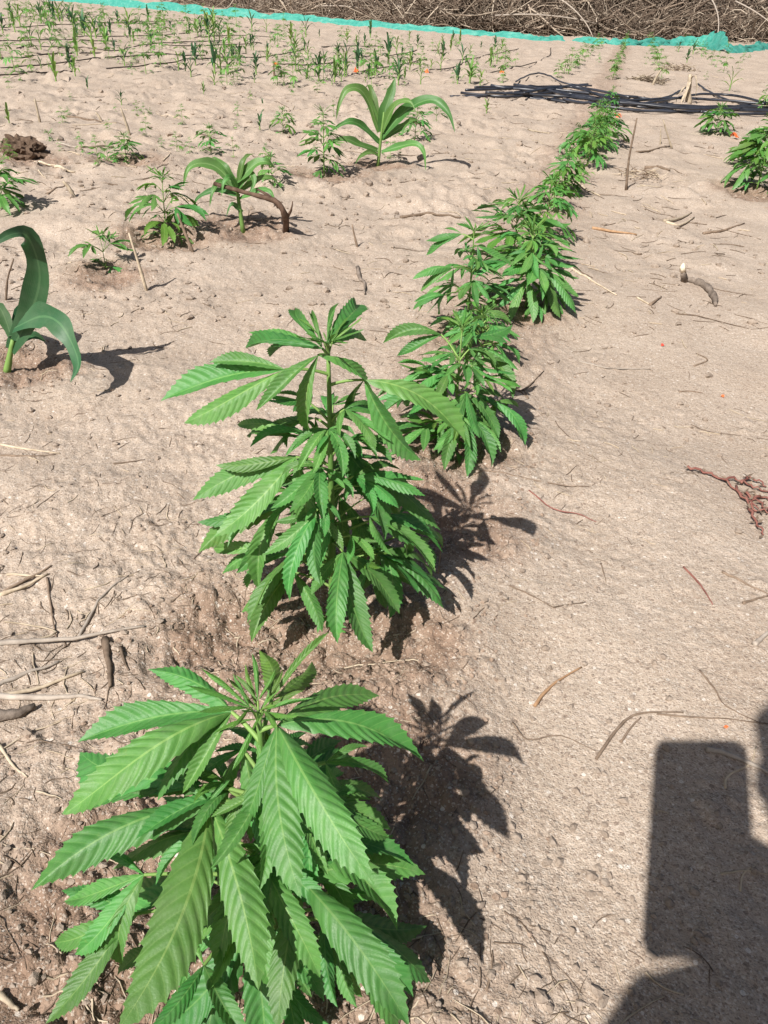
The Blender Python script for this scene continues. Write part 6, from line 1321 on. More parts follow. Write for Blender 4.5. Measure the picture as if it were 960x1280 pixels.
    ([(0.2157, 1.008), (0.2458, 0.9669), (0.2797, 0.9595), (0.3052, 0.9411)], 0.0012, 'redstem', 'curly reddish rootlet right of the second shadow', 'root', 'dry_root', None),
    ([(0.161, 0.7718), (0.1845, 0.7581), (0.211, 0.736)], 0.0013, 'twig', 'thin root right of the second plant', 'root', 'dry_root', None),
    ([(0.211, 0.736), (0.2214, 0.7398), (0.2523, 0.7483)], 0.0012, 'twig', 'thin root continuing on the sand', 'root', 'dry_root', None),
    ([(0.0631, 0.5005), (0.0512, 0.475), (0.0398, 0.4568)], 0.0012, 'straw', 'fine straw in the foreground shadow', 'straw', 'straw_stem', None),
]
UPRIGHT = [
    ([(-0.6025, 1.8706, 0.0), (-0.6167, 1.8706, 0.0703), (-0.6291, 1.8706, 0.1344)], 0.0045, 'straw', 'pale dry stem leaning left of the upright hemp plant', 'stem', 'dead_weed_stalk'),
    ([(-0.5617, 2.1905, 0.0), (-0.5814, 2.1905, 0.0486), (-0.5981, 2.1905, 0.1002)], 0.0055, 'twig', 'brown stick leaning beside the upright hemp plant', 'stick', 'dry_stick'),
    ([(-1.3233, 4.141, 0.0), (-1.3385, 4.141, 0.0588), (-1.3534, 4.141, 0.1166)], 0.008, 'straw', 'pale stem standing behind the small pale hemp plant', 'stem', 'dead_weed_stalk'),
    ([(-1.6591, 4.7346, 0.0), (-1.6731, 4.7346, 0.0229), (-1.6876, 4.7346, 0.0418)], 0.008, 'straw', 'short pale stem near the grey stick', 'stem', 'dead_weed_stalk'),
    ([(-1.0812, 2.7252, 0.0), (-1.0956, 2.7252, 0.0246), (-1.1129, 2.7252, 0.0462)], 0.008, 'straw', 'short pale stub leaning at left', 'stem', 'dead_weed_stalk'),
    ([(-1.8834, 4.4471, 0.0), (-1.8874, 4.4471, 0.0628), (-1.8902, 4.4471, 0.1101)], 0.007, 'straw', 'thin pale stem right of the yellow green seedling', 'stem', 'dead_weed_stalk'),
    ([(0.9212, 3.4297, 0.0), (0.9064, 3.4297, 0.1143), (0.9054, 3.4297, 0.2645)], 0.006, 'twig', 'tall thin dry stem on the path before the pipes', 'stem', 'dead_weed_stalk'),
    ([(1.4675, 4.6887, 0.0), (1.4142, 4.6887, 0.0764), (1.3772, 4.6887, 0.1406)], 0.006, 'straw', 'pale dry stem in front of the pipes', 'stem', 'dead_weed_stalk'),
    ([(1.4318, 4.8158, 0.0), (1.4222, 4.8158, 0.0401), (1.4128, 4.8158, 0.0798)], 0.005, 'straw', 'short pale stem beside the taller one', 'stem', 'dead_weed_stalk'),
    ([(2.3751, 7.4478, 0.0), (2.351, 7.4478, 0.0936), (2.3314, 7.4478, 0.2205)], 0.026, 'straw', 'pale dead maize stalk standing by the pipes', 'stalk', 'dead_maize_stalk'),
    ([(2.3891, 8.7275, 0.0), (2.4118, 8.7275, 0.0695), (2.4419, 8.7275, 0.1386)], 0.015, 'straw', 'pale stick leaning in the third far row', 'stick', 'dry_stick'),
    ([(-0.1155, 2.3443, 0.0), (-0.128, 2.3443, 0.0313), (-0.1356, 2.3443, 0.0625)], 0.004, 'twig', 'short brown stem standing right of the bent branch', 'stem', 'dead_weed_stalk'),
    ([(-0.9077, 1.7716, 0.0), (-0.8916, 1.7716, 0.0473), (-0.8661, 1.7716, 0.0973)], 0.003, 'twig', 'thin dry stem behind the left maize plant', 'stem', 'dead_weed_stalk'),
    ([(-1.158, 7.8032, 0.0), (-1.1629, 7.8032, 0.0609), (-1.1607, 7.8032, 0.1275)], 0.012, 'twig', 'short wooden peg beside the first orange tag', 'peg', 'wooden_peg'),
]
BENT = [
    (-0.3501, 2.4957, -0.02),
    (-0.3358, 2.4083, 0.035),
    (-0.3345, 2.3626, 0.075),
    (-0.3482, 2.3657, 0.098),
    (-0.3754, 2.3798, 0.108),
    (-0.4565, 2.4085, 0.118),
    (-0.5494, 2.4428, 0.13),
]
BENT2 = [
    (-0.3493, 2.3718, 0.09),
    (-0.3764, 2.3869, 0.112),
    (-0.4186, 2.4217, 0.125),
]
BENT3 = [
    (-0.328, 2.3808, 0.06),
    (-0.3134, 2.3623, 0.085),
    (-0.308, 2.36, 0.11),
]
DRIFT = [
    (0.7894, 2.1752),
    (0.815, 2.158),
    (0.8311, 2.1115),
    (0.8265, 2.0306),
    (0.8114, 1.9714),
]
DRIFT_UP = [
    (0.7918, 2.1684, 0.0),
    (0.7767, 2.1508, 0.022),
    (0.7685, 2.1474, 0.042),
]
PIPES = [
    [(0.3392, 6.8751), (0.58, 6.936), (0.8382, 7.0044), (1.3248, 6.8922), (1.7563, 6.872)],
    [(0.536, 7.2239), (0.8888, 7.4738), (1.3415, 7.7808), (1.6598, 8.1705)],
    [(0.4579, 6.9954), (1.015, 7.4065), (1.4651, 7.3143), (1.9211, 7.2917)],
    [(0.5755, 6.8746), (1.1511, 6.9806), (1.5135, 6.6041), (2.0833, 6.5062), (2.5702, 6.7135)],
    [(0.8591, 7.1986), (1.3141, 6.8316), (1.8725, 7.0928), (2.287, 7.7866), (2.6853, 8.6467)],
    [(1.1996, 6.8893), (1.4901, 6.4931), (1.8315, 6.4466), (2.2195, 6.5642)],
    [(0.9045, 7.619), (1.2504, 7.2082), (1.5753, 6.8981), (2.3806, 7.5117), (3.1163, 7.3213)],
    [(1.8114, 6.8432), (2.2051, 7.367), (2.5682, 7.8596), (2.8939, 7.8218), (2.9986, 6.9469)],
    [(3.021, 9.3394), (2.8312, 8.0578), (2.875, 7.3837), (3.0882, 7.0901)],
    [(1.2107, 7.3767), (1.615, 7.0866), (2.2595, 7.1022), (3.0494, 7.0732)],
    [(0.9125, 7.6937), (1.2802, 8.7762), (1.395, 8.0269), (1.6686, 8.0262)],
    [(2.118, 6.4262), (2.3688, 6.392), (2.8114, 6.4817)],
    [(0.9812, 7.1359), (1.4154, 6.716), (1.7271, 6.4983), (2.334, 7.1363), (3.213, 7.4796)],
    [(0.4288, 7.0421), (0.8248, 6.8804), (1.2719, 7.3437), (1.7291, 7.0258), (2.0777, 6.9099)],
    [(0.6836, 7.4332), (1.1294, 7.2721), (1.4685, 7.7082), (1.8157, 7.1237)],
    [(0.8837, 6.8515), (1.3802, 7.5946), (1.6182, 6.8088), (2.0806, 6.7024), (2.9255, 6.7653)],
    [(0.7506, 7.0818), (1.243, 7.591), (1.5346, 7.1657), (1.9901, 7.5738), (2.2043, 7.1331)],
    [(1.0746, 6.8863), (1.5514, 7.42), (1.7824, 6.7244), (2.5181, 7.1084), (3.102, 7.2039)],
]
PIPE_LABELS = [
    'black pipe reaching farthest left in the pile',
    'short upper black pipe at the left of the pile',
    'black pipe lying along the middle of the left pile',
    'long lower black pipe sweeping to the right',
    'black pipe bending up at its right end',
    'short lower black pipe in the pile centre',
    'long black pipe crossing the whole pile',
    'black pipe arching up behind the low hemp plant',
    'black pipe running down from the upper right',
    'straight black pipe through the pile to the right edge',
    'thin black pipe kinked upward above the pile',
    'lowest black pipe end at the right edge',
    'black pipe winding over the top of the pile',
    'black pipe weaving through the left half of the pile',
    'short black pipe curling in the left half of the pile',
    'black pipe crossing others and leaving low at the right edge',
    'black pipe with a double bend in the pile centre',
    'black pipe dipping in the middle and running right',
]
DRIP = [
    [(-3.0359, 6.3393), (-2.8023, 6.6914), (-2.6596, 7.0861)],
    [(-3.294, 6.9056), (-3.1363, 7.4422), (-2.9805, 7.8404), (-2.8198, 8.2721)],
    [(-3.4312, 7.9078), (-3.4075, 8.488), (-3.2544, 8.738)],
    [(-3.253, 8.866), (-3.0248, 9.1931), (-2.6875, 9.77)],
    [(-3.909, 8.9569), (-3.9509, 9.6687), (-3.5658, 10.049), (-3.1738, 9.9368), (-3.1667, 11.1892), (-2.4313, 13.1289)],
    [(-4.4663, 9.4779), (-4.1835, 10.491), (-3.5581, 11.1744)],
    [(-4.2575, 11.4673), (-3.848, 12.4616), (-3.3265, 13.9914)],
    [(-5.6226, 12.0151), (-5.3756, 14.9193), (-4.5732, 16.8096)],
    [(-5.4902, 15.6315), (-4.5363, 19.1679), (-3.1551, 19.9533)],
    [(-2.5735, 7.5655), (-2.2357, 8.0837), (-1.8842, 9.2289), (-1.573, 9.8676), (-1.2927, 11.7085)],
    [(-2.8366, 8.3687), (-2.584, 8.7971), (-2.0948, 9.4415)],
    [(-1.2963, 8.8605), (-1.1145, 8.9915), (-0.7806, 9.8334), (-0.4527, 11.4114)],
    [(-0.4626, 8.8117), (-0.3167, 9.119), (-0.0799, 9.7371), (0.2445, 10.9004)],
    [(0.211, 9.0576), (0.4751, 9.5523), (0.7067, 10.5616)],
    [(0.8082, 8.9489), (1.2904, 10.3458), (1.9356, 12.5601), (2.3532, 15.1425)],
    [(-3.0696, 12.8924), (-2.6853, 14.5205), (-2.1249, 14.6128)],
    [(-1.1505, 11.8424), (-0.7792, 12.5911), (-0.3596, 13.4372)],
    [(-0.2958, 11.2199), (0.1069, 12.2498), (0.5709, 13.0507)],
    [(0.4877, 10.9461), (0.9477, 11.9259), (1.7865, 14.6087)],
    [(-7.0346, 15.1135), (-7.152, 18.1531), (-6.8778, 20.7024)],
    [(-2.9685, 10.8193), (-2.496, 11.2934), (-1.9772, 12.4444)],
]
NET1 = [
    (-20.0669, 40.6335),
    (-15.197, 34.3252),
    (-12.0421, 30.7753),
    (-9.7916, 28.8333),
    (-7.1196, 26.3153),
    (-4.8712, 24.1967),
    (-3.2759, 23.305),
    (-1.5766, 22.1932),
    (0.1535, 20.9294),
    (1.5445, 20.025),
    (2.4849, 19.1729),
    (3.2633, 19.3319),
]
NET2 = [
    (3.4163, 19.1442),
    (4.0003, 18.4282),
    (4.7554, 18.8854),
    (5.6761, 19.8247),
    (6.2773, 20.0972),
    (6.4334, 19.5996),
    (6.1474, 17.8745),
]
NET2H = [
    0.08,
    0.1,
    0.1,
    0.13,
    0.2,
    0.36,
    0.14,
]
NET3 = [
    (5.9014, 17.1381),
    (6.7214, 18.3913),
    (7.9872, 20.449),
    (10.1795, 24.0129),
    (12.4372, 27.1806),
]
BRUSH = [
    (-10.1473, 39.5276),
    (-5.7717, 31.4339),
    (-2.5947, 26.716),
    (-0.6591, 23.8416),
    (0.928, 22.0841),
    (2.4766, 22.1965),
    (3.939, 21.7328),
    (5.4781, 21.8417),
    (7.6158, 23.8167),
    (9.87, 25.3895),
    (12.1087, 25.9488),
]
FLAGS = [
    ((-1.2963, 8.8605), 0.05, 'orange'),
    ((-0.4787, 8.4139), 0.05, 'orange'),
    ((0.1897, 8.7487), 0.045, 'orange'),
    ((0.9528, 9.0393), 0.055, 'orange'),
    ((1.4453, 5.9692), 0.045, 'orange'),
    ((1.9672, 5.1782), 0.045, 'orange'),
    ((0.5987, 1.6783), 0.008, 'redpetal'),
    ((0.6561, 1.4397), 0.007, 'orange'),
    ((0.75, 1.7046), 0.0, 'orange'),
    ((0.3632, 0.5631), 0.004, 'orange'),
]
FLAG_LABELS = [
    'orange tag beside the wooden peg in the drip field',
    'orange tag at the foot of the dark maize plant',
    'faint orange tag at upper middle of the field',
    'orange tag left of the far rows',
    'orange tag at the front of the pipes by the row',
    'orange tag beside the large hemp plant at right',
    'small red petal on the right hand path',
    'small orange petal on the right hand path',
    '',
    'orange fleck just above the phone shadow',
]
WEED = [
    [(0.4858, 1.1127), (0.512, 1.1052), (0.5368, 1.0827), (0.5492, 1.0455), (0.5559, 0.9965)],
    [(0.5368, 1.0827), (0.5583, 1.0898), (0.5736, 1.079), (0.5869, 1.0635), (0.6085, 1.0608)],
    [(0.547, 1.0643), (0.5455, 1.0176), (0.5559, 0.9965), (0.5728, 0.9872)],
    [(0.5448, 0.9954), (0.5377, 0.9628), (0.5359, 0.9421), (0.5388, 0.9284)],
    [(0.5605, 1.0777), (0.5761, 1.0966), (0.5916, 1.0932), (0.603, 1.0796)],
    [(0.5624, 1.0306), (0.5842, 1.0397), (0.5986, 1.0228)],
    [(0.5556, 1.0462), (0.5661, 1.0241), (0.5721, 0.998), (0.5699, 0.9554)],
]
HEAPS = [
    ((3.391, 11.4062), 0.3, 0.1, 'low heap of brown straw between the far rows'),
    ((2.4065, 9.0785), 0.2, 0.05, 'flat scatter of dry leaves beyond the pipes'),
    ((1.0523, 3.7381), 0.1, 0.02, 'tuft of dry grass at the foot of the thin stem'),
]
CLOD = ((-1.5639, 3.473), 0.085, 0.06)

hemp(P1_BASE, 0, 0.095, 9, 11, 0, 'large hemp plant in the foreground, nearest the camera', 'hemp plants of the main row', P1_TOP, P1, lo=0.14)
hemp(P2_BASE, 0, 0.095, 12, 22, 0, 'tall hemp plant second from the camera with fans spread wide', 'hemp plants of the main row', P2_TOP, P2, lo=0.27)
hemp(P3_BASE, 0, 0.10, 10, 33, 0, 'bushy hemp plant third from the camera in the main row', 'hemp plants of the main row', P3_TOP, P3, lo=0.12)
hemp(P4_BASE, 0, 0.085, 8, 44, 0, 'slender hemp plant fourth in the main row with bare upper stem', 'hemp plants of the main row', P4_TOP, P4, lo=0.10)
for (b, H, L, nn, sd, lod, lab, grp) in HEMPS:
    hemp(b, H, L, nn, sd, lod, lab, grp)

# ------------------------------------------------------------------ maize
def ribbon(mb, pts, width, sub=5, fold=0.35, wav=0.22, rnd=random, mi=0, facing=None, tw=0.0, cols=(-1, -.5, 0, .5, 1)):
    P = catmull(pts, sub); n = len(P); V = []; UV = []
    for i, p in enumerate(P):
        t = (P[min(i + 1, n - 1)] - P[max(i - 1, 0)]).normalized()
        s = t.cross(Vector((0, 0, 1))) if facing is None else t.cross(Vector(facing))
        if s.length < 0.15: s = (prev_s if i else Vector((1, 0, 0)))
        s = s.normalized()
        if i and s.dot(prev_s) < 0: s = -s
        if i: s = (s * 0.5 + prev_s * 0.5).normalized()
        prev_s = s
        u = i / (n - 1); nn = s.cross(t)
        if nn.z < 0 and facing is None: nn = -nn
        ang = tw * u; s2 = s * math.cos(ang) + nn * math.sin(ang); n2 = nn * math.cos(ang) - s * math.sin(ang)
        w = width * 0.5 * (min(1, 0.5 + 2.0 * u) * max(0.0, 1 - max(0, (u - .2) / .8) ** 1.5)) * (1 + 0.10 * math.sin(u * 23 + width * 900)) + 0.0003
        for v in cols:
            z = fold * abs(v) * w + wav * w * math.sin(u * 14 + v * 2) * abs(v)
            V.append(p + s2 * (v * w) + n2 * z); UV.append((u, 0.5 + 0.5 * v))
    nc = len(cols); F = [(i * nc + k, i * nc + k + 1, (i + 1) * nc + k + 1, (i + 1) * nc + k) for i in range(n - 1) for k in range(nc - 1)]
    mb.add(V, F, UV, mi)

def maize_explicit(base, top, leaves, label, r=0.0068, mat='corn', name='maize_plant', group=None):
    z0 = hz(base[0], base[1]) - 0.004; B = Vector((base[0], base[1], z0)); root = empty(name, B)
    tag(root, label, 'maize plant', group)
    ap = Vector(top) - B; mb = MB(); rnd = random.Random(int(abs(base[0]) * 1000))
    tube(mb, bez((0, 0, 0), ap * 0.5, ap, 6), [r * (1.15 - 0.6 * i / 6) for i in range(7)], 8, 0)
    mb.build('stalk', M['stem'], root)
    for (pts, w) in leaves:
        mb = MB(); rel = [Vector(p) - B for p in pts]
        ribbon(mb, rel, w, facing=(rnd.uniform(-.3, .3), -.75, .6)); o = mb.build('leaf', M[mat], root)
    return root

def maize_mesh(H, n, seed, droop=0.5, mat='corn_young'):
    rnd = random.Random(seed); mb = MB()
    tube(mb, [(0, 0, 0), (0, 0, H * 0.28), (0, 0, H * 0.55)], [H * .03, H * .026, H * .015], 5, 1, False)
    a0 = rnd.uniform(0, 6.283)
    for k in range(n):
        a = a0 + k * math.pi + rnd.uniform(-.5, .5); f = (k + 0.5) / n
        z = H * (0.12 + 0.43 * f); l = H * rnd.uniform(0.65, 0.95) * (0.6 + 0.4 * math.sin(f * 2.6)); e = R(38 + 40 * f + rnd.uniform(-8, 8))
        dx, dy = math.cos(a), math.sin(a); dr = droop * rnd.uniform(.4, 1.3) * (1.2 - f)
        pts = [(0, 0, z), (dx * l * .35 * math.cos(e), dy * l * .35 * math.cos(e), z + l * .36 * math.sin(e)),
               (dx * l * .72 * math.cos(e), dy * l * .72 * math.cos(e), z + l * .62 * math.sin(e) - dr * l * .22),
               (dx * l * (1.0 * math.cos(e) + .12 * dr), dy * l * (1.0 * math.cos(e) + .12 * dr), z + l * .72 * math.sin(e) - dr * l * .75)]
        ribbon(mb, pts, H * rnd.uniform(.09, .13), 4, cols=(-1, 0, 1))
    return mb.mesh('maize_seedling', [M[mat], M['petiole']])

for (b, t, lv, lab, mt) in MAIZE:
    maize_explicit(b, t, [(p, w * (0.78 if mt == 'corn' else 0.95)) for p, w in lv], lab, mat=mt)
MZ = [maize_mesh(0.2, n, 60 + i, dr, mt) for i, (n, dr, mt) in enumerate([(5, .5, 'corn'), (4, .9, 'corn_young'), (5, .3, 'corn_young'), (6, .7, 'corn'), (4, .2, 'corn')])]
def maize_small(x, y, H, k, rot, label, group, name='maize_seedling'):
    o = bpy.data.objects.new(name, MZ[k]); link(o); s = H / 0.2
    o.location = (x, y, hz(x, y) - 0.003); o.scale = (s, s, s); o.rotation_euler = (0, 0, rot)
    return tag(o, label, 'maize plant', group)
for i, (b, H, k, lab, grp) in enumerate(MAIZE_SMALL):
    maize_small(b[0], b[1], H, k, 1.3 * i, lab, grp)

# small hemp seedlings of the far field: a few shapes, copied
def hemp_mesh(seed, nodes, L):
    o = hemp((0.0, 3.0), 0.2, L, nodes, seed, 2, 'x', single=True)
    me = o.data; bpy.data.objects.remove(o); return me
HM = [hemp_mesh(200 + i, n, L) for i, (n, L) in enumerate([(4, .055), (5, .06), (3, .065), (6, .055), (4, .07)])]
def hemp_small(x, y, H, k, rot, label, group, name='hemp_seedling'):
    o = bpy.data.objects.new(name, HM[k]); link(o); s = H / 0.2
    o.location = (x, y, hz(x, y) - 0.003); o.scale = (s, s, s); o.rotation_euler = (0, 0, rot)
    return tag(o, label, 'hemp plant', group)
for i, (b, H, k, lab, grp) in enumerate(HEMP_SMALL):
    hemp_small(b[0], b[1], H, k, 0.9 * i, lab, grp)

# ------------------------------------------------------------------ things lying on the soil
def lay(pts, r, lift=0.6, stiff=0.0):
    """world polyline on the soil; stiff pulls it towards the straight chord above ground"""
    P = catmull([(x, y, 0) for x, y in pts], 4); out = []
    z0 = hz(*pts[0]); z1 = hz(*pts[-1]); n = len(P)
    for i, p in enumerate(P):
        g = hz(p.x, p.y); u = i / (n - 1); zz = g * (1 - stiff) + max(g - r * 0.3, z0 * (1 - u) + z1 * u) * stiff
        out.append(Vector((p.x, p.y, zz + r * lift)))
    return out

def twig(pts, r, mat, label, cat='twig', name='dry_twig', group=None, taper=0.4, stiff=0.6, forks=(), seed=0, sides=6):
    rnd = random.Random(seed); P = lay(pts, r, 0.6, stiff); c = P[0].copy(); mb = MB(); n = len(P)
    P2 = [p - c + Vector((rnd.uniform(-1, 1), rnd.uniform(-1, 1), 0)) * r * 0.16 for p in P]
    tube(mb, P2, [r * (1 - (1 - taper) * i / (n - 1)) * rnd.uniform(.9, 1.1) for i in range(n)], sides, 0, True, 0.12, rnd)
    for (fi, pts2) in forks:
        Q = lay([(P[fi].x, P[fi].y)] + list(pts2), r * 0.6, 0.6, stiff)
        tube(mb, [q - c for q in Q], [r * .6 * (1 - .6 * i / (len(Q) - 1)) for i in range(len(Q))], 5, 0)
    o = mb.build(name, M[mat], None, c)
    return tag(o, label, cat, group)
for i, t in enumerate(TWIGS):
    twig(t[0], t[1], t[2], t[3], t[4], t[5], t[6], seed=i)
for i, (pts, r, mat, lab, cat, name) in enumerate(UPRIGHT):
    rnd = random.Random(i + 50); b = Vector(pts[0]); g = hz(b.x, b.y); mb = MB()
    P = catmull([Vector(p) + Vector((0, 0, g - 0.012 if k == 0 else g)) - Vector((b.x, b.y, g)) for k, p in enumerate(pts)], 3); n = len(P)
    tube(mb, P, [r * (1 - .5 * k / (n - 1)) * rnd.uniform(.85, 1.15) for k in range(n)], 6, 0, True, 0.1, rnd)
    if name == 'dead_maize_stalk':
        for k in range(4):
            q = P[2 + k]; a = rnd.uniform(0, 6.28)
            ribbon(mb, [q, q + Vector((math.cos(a) * .04, math.sin(a) * .04, .03)), q + Vector((math.cos(a) * .08, math.sin(a) * .08, -.04)), q + Vector((math.cos(a) * .09, math.sin(a) * .09, -.12))], .03, 3)
    tag(mb.build(name, M[mat], None, (b.x, b.y, g)), lab, cat)

# bent branch stuck in the soil
def bent_branch():
    b = Vector(BENT[0]); g = hz(b.x, b.y); off = Vector((b.x, b.y, 0)); root = empty('bent_branch', (b.x, b.y, g))
    tag(root, 'dark bent branch stuck upright in the soil with its arm pointing left', 'branch')
    rnd = random.Random(4)
    mb = MB(); P = catmull([Vector(p) - off for p in BENT], 4); n = len(P)
    tube(mb, P, [0.0115 * (1.0 - 0.55 * (k / (n - 1))) * rnd.uniform(.9, 1.1) for k in range(n)], 8, 0, True, 0.1, rnd); mb.build('limb', M['darkwood'], root)
    mb = MB(); P = catmull([Vector(p) - off for p in BENT2], 4); n = len(P)
    tube(mb, P, [0.007 * (1.0 - 0.6 * (k / (n - 1))) for k in range(n)], 6, 0, True, 0.15, rnd); mb.build('bark_strip', M['darkwood'], root)
    mb = MB(); P = catmull([Vector(p) - off for p in BENT3], 4); n = len(P)
    tube(mb, P, [0.005 * (1.0 - 0.7 * (k / (n - 1))) for k in range(n)], 6, 0, True, 0.15, rnd); mb.build('splinter', M['darkwood'], root)
bent_branch()

def driftwood():
    P = lay(DRIFT, 0.011, 0.5, 0.2); c = P[0].copy(); root = empty('driftwood_piece', c); rnd = random.Random(9)
    tag(root, 'grey curved piece of wood with a pale cut end on the right path', 'wood')
    n = len(P); mb = MB()
    tube(mb, [p - c for p in P], [0.009 * (0.35 + 0.85 * math.sin(math.pi * min(1, .12 + .8 * k / (n - 1)))) * rnd.uniform(.7, 1.25) for k in range(n)], 9, 0, True, 0.28, rnd); mb.build('curved_limb', M['driftwood'], root)
    mb = MB(); Q = [Vector(p) + Vector((0, 0, hz(p[0], p[1]))) - c for p in DRIFT_UP]
    tube(mb, Q, [.010, .0085, .0075], 6, 0, True, 0.2, rnd); mb.build('stub', M['driftwood'], root)
    mb = MB(); d = (Q[2] - Q[1]).normalized()
    tube(mb, [Q[2] - d * .012, Q[2] + d * .002, Q[2] + d * .013 + Vector((.004, 0, 0))], [.0080, .0078, .0022], 5, 0, True, 0.25, rnd); mb.build('cut_end', M['palewood'], root)
driftwood()

# dug clod with roots
def dug_clod():
    (x, y), rx, rz = CLOD; g = hz(x, y); bm = bmesh.new(); bmesh.ops.create_icosphere(bm, subdivisions=4, radius=1.0)
    co = np.array([v.co[:] for v in bm.verts])
    nn = 0.35 * gnoise(co[:, 0] * 2.2 + co[:, 2] * 3, co[:, 1] * 2.2 - co[:, 2] * 2, 90) + 0.28 * gnoise(co[:, 0] * 6 + co[:, 2] * 5, co[:, 1] * 6 + co[:, 2] * 4, 91) + 0.15 * gnoise(co[:, 0] * 15 + co[:, 2] * 13, co[:, 1] * 15 + co[:, 2] * 9, 92)
    for v, k in zip(bm.verts, nn):
        v.co = v.co * (1 + k); v.co = Vector((v.co.x * rx, v.co.y * rx * .8, v.co.z * rz))
    me = bpy.data.meshes.new('dug_clod'); bm.to_mesh(me); bm.free(); me.materials.append(mat_simple('dark_clod', (0.07, 0.045, 0.03), (0.20, 0.14, 0.10), 60, 0.95, 0.01, 0.1))
    o = bpy.data.objects.new('dug_clod', me); link(o); o.location = (x, y, g + rz * 0.25); tag(o, 'dark dug up clod of earth at the left edge', 'clod')
dug_clod()

# red stemmed uprooted weed
def red_weed():
    c = Vector((WEED[0][2][0], WEED[0][2][1], hz(*WEED[0][2]))); root = empty('uprooted_weed', c); rnd = random.Random(12)
    tag(root, 'withered weed with red stems lying at the right edge', 'weed')
    for q in WEED:
        r = 0.0022; P = lay(q, r, 1.4, 0.1); mb = MB(); n = len(P)
        P = [p - c + Vector((rnd.uniform(-1, 1) * .003, rnd.uniform(-1, 1) * .003, rnd.random() * .006)) for p in P]
        tube(mb, P, [r * (1 - .5 * k / (n - 1)) for k in range(n)], 6); mb.build('stem', M['redstem'], root)
        mb = MB()
        for p in P:
            for _ in range(2 if rnd.random() < .5 else 0):
                a = rnd.uniform(0, 6.28); l = rnd.uniform(.004, .014); d = Vector((math.cos(a), math.sin(a), rnd.uniform(-.1, .5))) * l
                s = Vector((-math.sin(a), math.cos(a), rnd.uniform(-.4, .4))) * l * .18
                mb.add([p, p + d * .5 + s, p + d, p + d * .5 - s], [(0, 1, 2, 3)])
        w = mb.build('withered_leaves', M['twig'], root, None, False); w['kind'] = 'stuff'
red_weed()

# orange tags and petals: small crumpled scraps
for i, ((x, y), s, mt) in enumerate(FLAGS):
    if s == 0: continue
    rnd = random.Random(70 + i); mb = MB(); n = 5
    V = [Vector(((a / (n - 1) - .5) * s, (b / (n - 1) - .5) * s * .8, 0.12 * s + abs(rnd.gauss(0, .22)) * s + (0.3 * s if a in (1, 2) else 0))) for a in range(n) for b in range(n)]
    mb.add(V, [(a * n + b, (a + 1) * n + b, (a + 1) * n + b + 1, a * n + b + 1) for a in range(n - 1) for b in range(n - 1)])
    pet = s < 0.01
    o = mb.build('petal' if pet else 'orange_tag', M[mt], None, (x, y, hz(x, y)), False); o.rotation_euler = (0, 0, rnd.uniform(0, 6))
    tag(o, FLAG_LABELS[i], 'petal' if pet else 'tag', None if pet else 'orange tags in the field')

# straw heaps
for i, ((x, y), rad, hh, lab) in enumerate(HEAPS):
    rnd = random.Random(80 + i); mb = MB(); root_z = hz(x, y)
    for _ in range(260 if i < 2 else 90):
        a = rnd.uniform(0, 6.28); q = rad * math.sqrt(rnd.random()); px, py = q * math.cos(a), q * math.sin(a)
        z = hh * (1 - (q / rad) ** 2) * rnd.random() + 0.004
        b = rnd.uniform(0, 6.28); l = rnd.uniform(.03, .10) * (1 if i < 2 else .6)
        d = Vector((math.cos(b) * l, math.sin(b) * l, rnd.uniform(-.3, .5) * l))
        p = Vector((px, py, z)); tube(mb, [p, p + d * .5 + Vector((0, 0, rnd.uniform(-.1, .1) * l)), p + d], [.004, .004, .002] if i < 2 else [.0018, .0016, .001], 3, rnd.randrange(2), False)
    o = mb.build('straw_heap', [M['straw'], M['twig']], None, (x, y, root_z)); tag(o, lab, 'straw', None, 'stuff')

# fine litter: root hairs, straw bits
def litter(name, mat, n, seed, rr, lab):
    rnd = random.Random(seed); mb = MB(); k = 0
    while k < n:
        r = 0.26 * (45.0 ** rnd.random()); a = R(rnd.uniform(-42, 42)); x, y = r * math.sin(a), r * math.cos(a)
        cl = float(gnoise(np.array([x * 1.7]), np.array([y * 1.7]), 55)[0])
        if rnd.random() > 0.35 + 1.2 * cl + (.2 if x < .25 * y - .1 else 0): continue
        sc = min(3.2, max(1.0, r / 1.2)); l = rnd.uniform(.006, .035) * sc * (2.2 if rnd.random() < .08 else 1); q = rr * sc * rnd.uniform(.5, 1.3)
        b = rnd.uniform(0, 6.28); bend = rnd.uniform(-.9, .9); P = []
        px, py = x, y
        for s in range(5):
            P.append(Vector((px, py, hz(px, py) + q * .8))); px += math.cos(b) * l / 4; py += math.sin(b) * l / 4; b += bend / 4 + rnd.uniform(-.25, .25)
        tube(mb, P, [q, q, q * .9, q * .8, q * .5], 3, 0, False); k += 1
    o = mb.build(name, M[mat], None); tag(o, lab, 'litter', None, 'stuff')
litter('root_litter', 'twig', 2600, 21, .0006, 'fine dark root hairs and twig bits strewn on the soil')
litter('straw_litter', 'straw', 1000, 22, .0008, 'fine pale straw bits strewn on the soil')

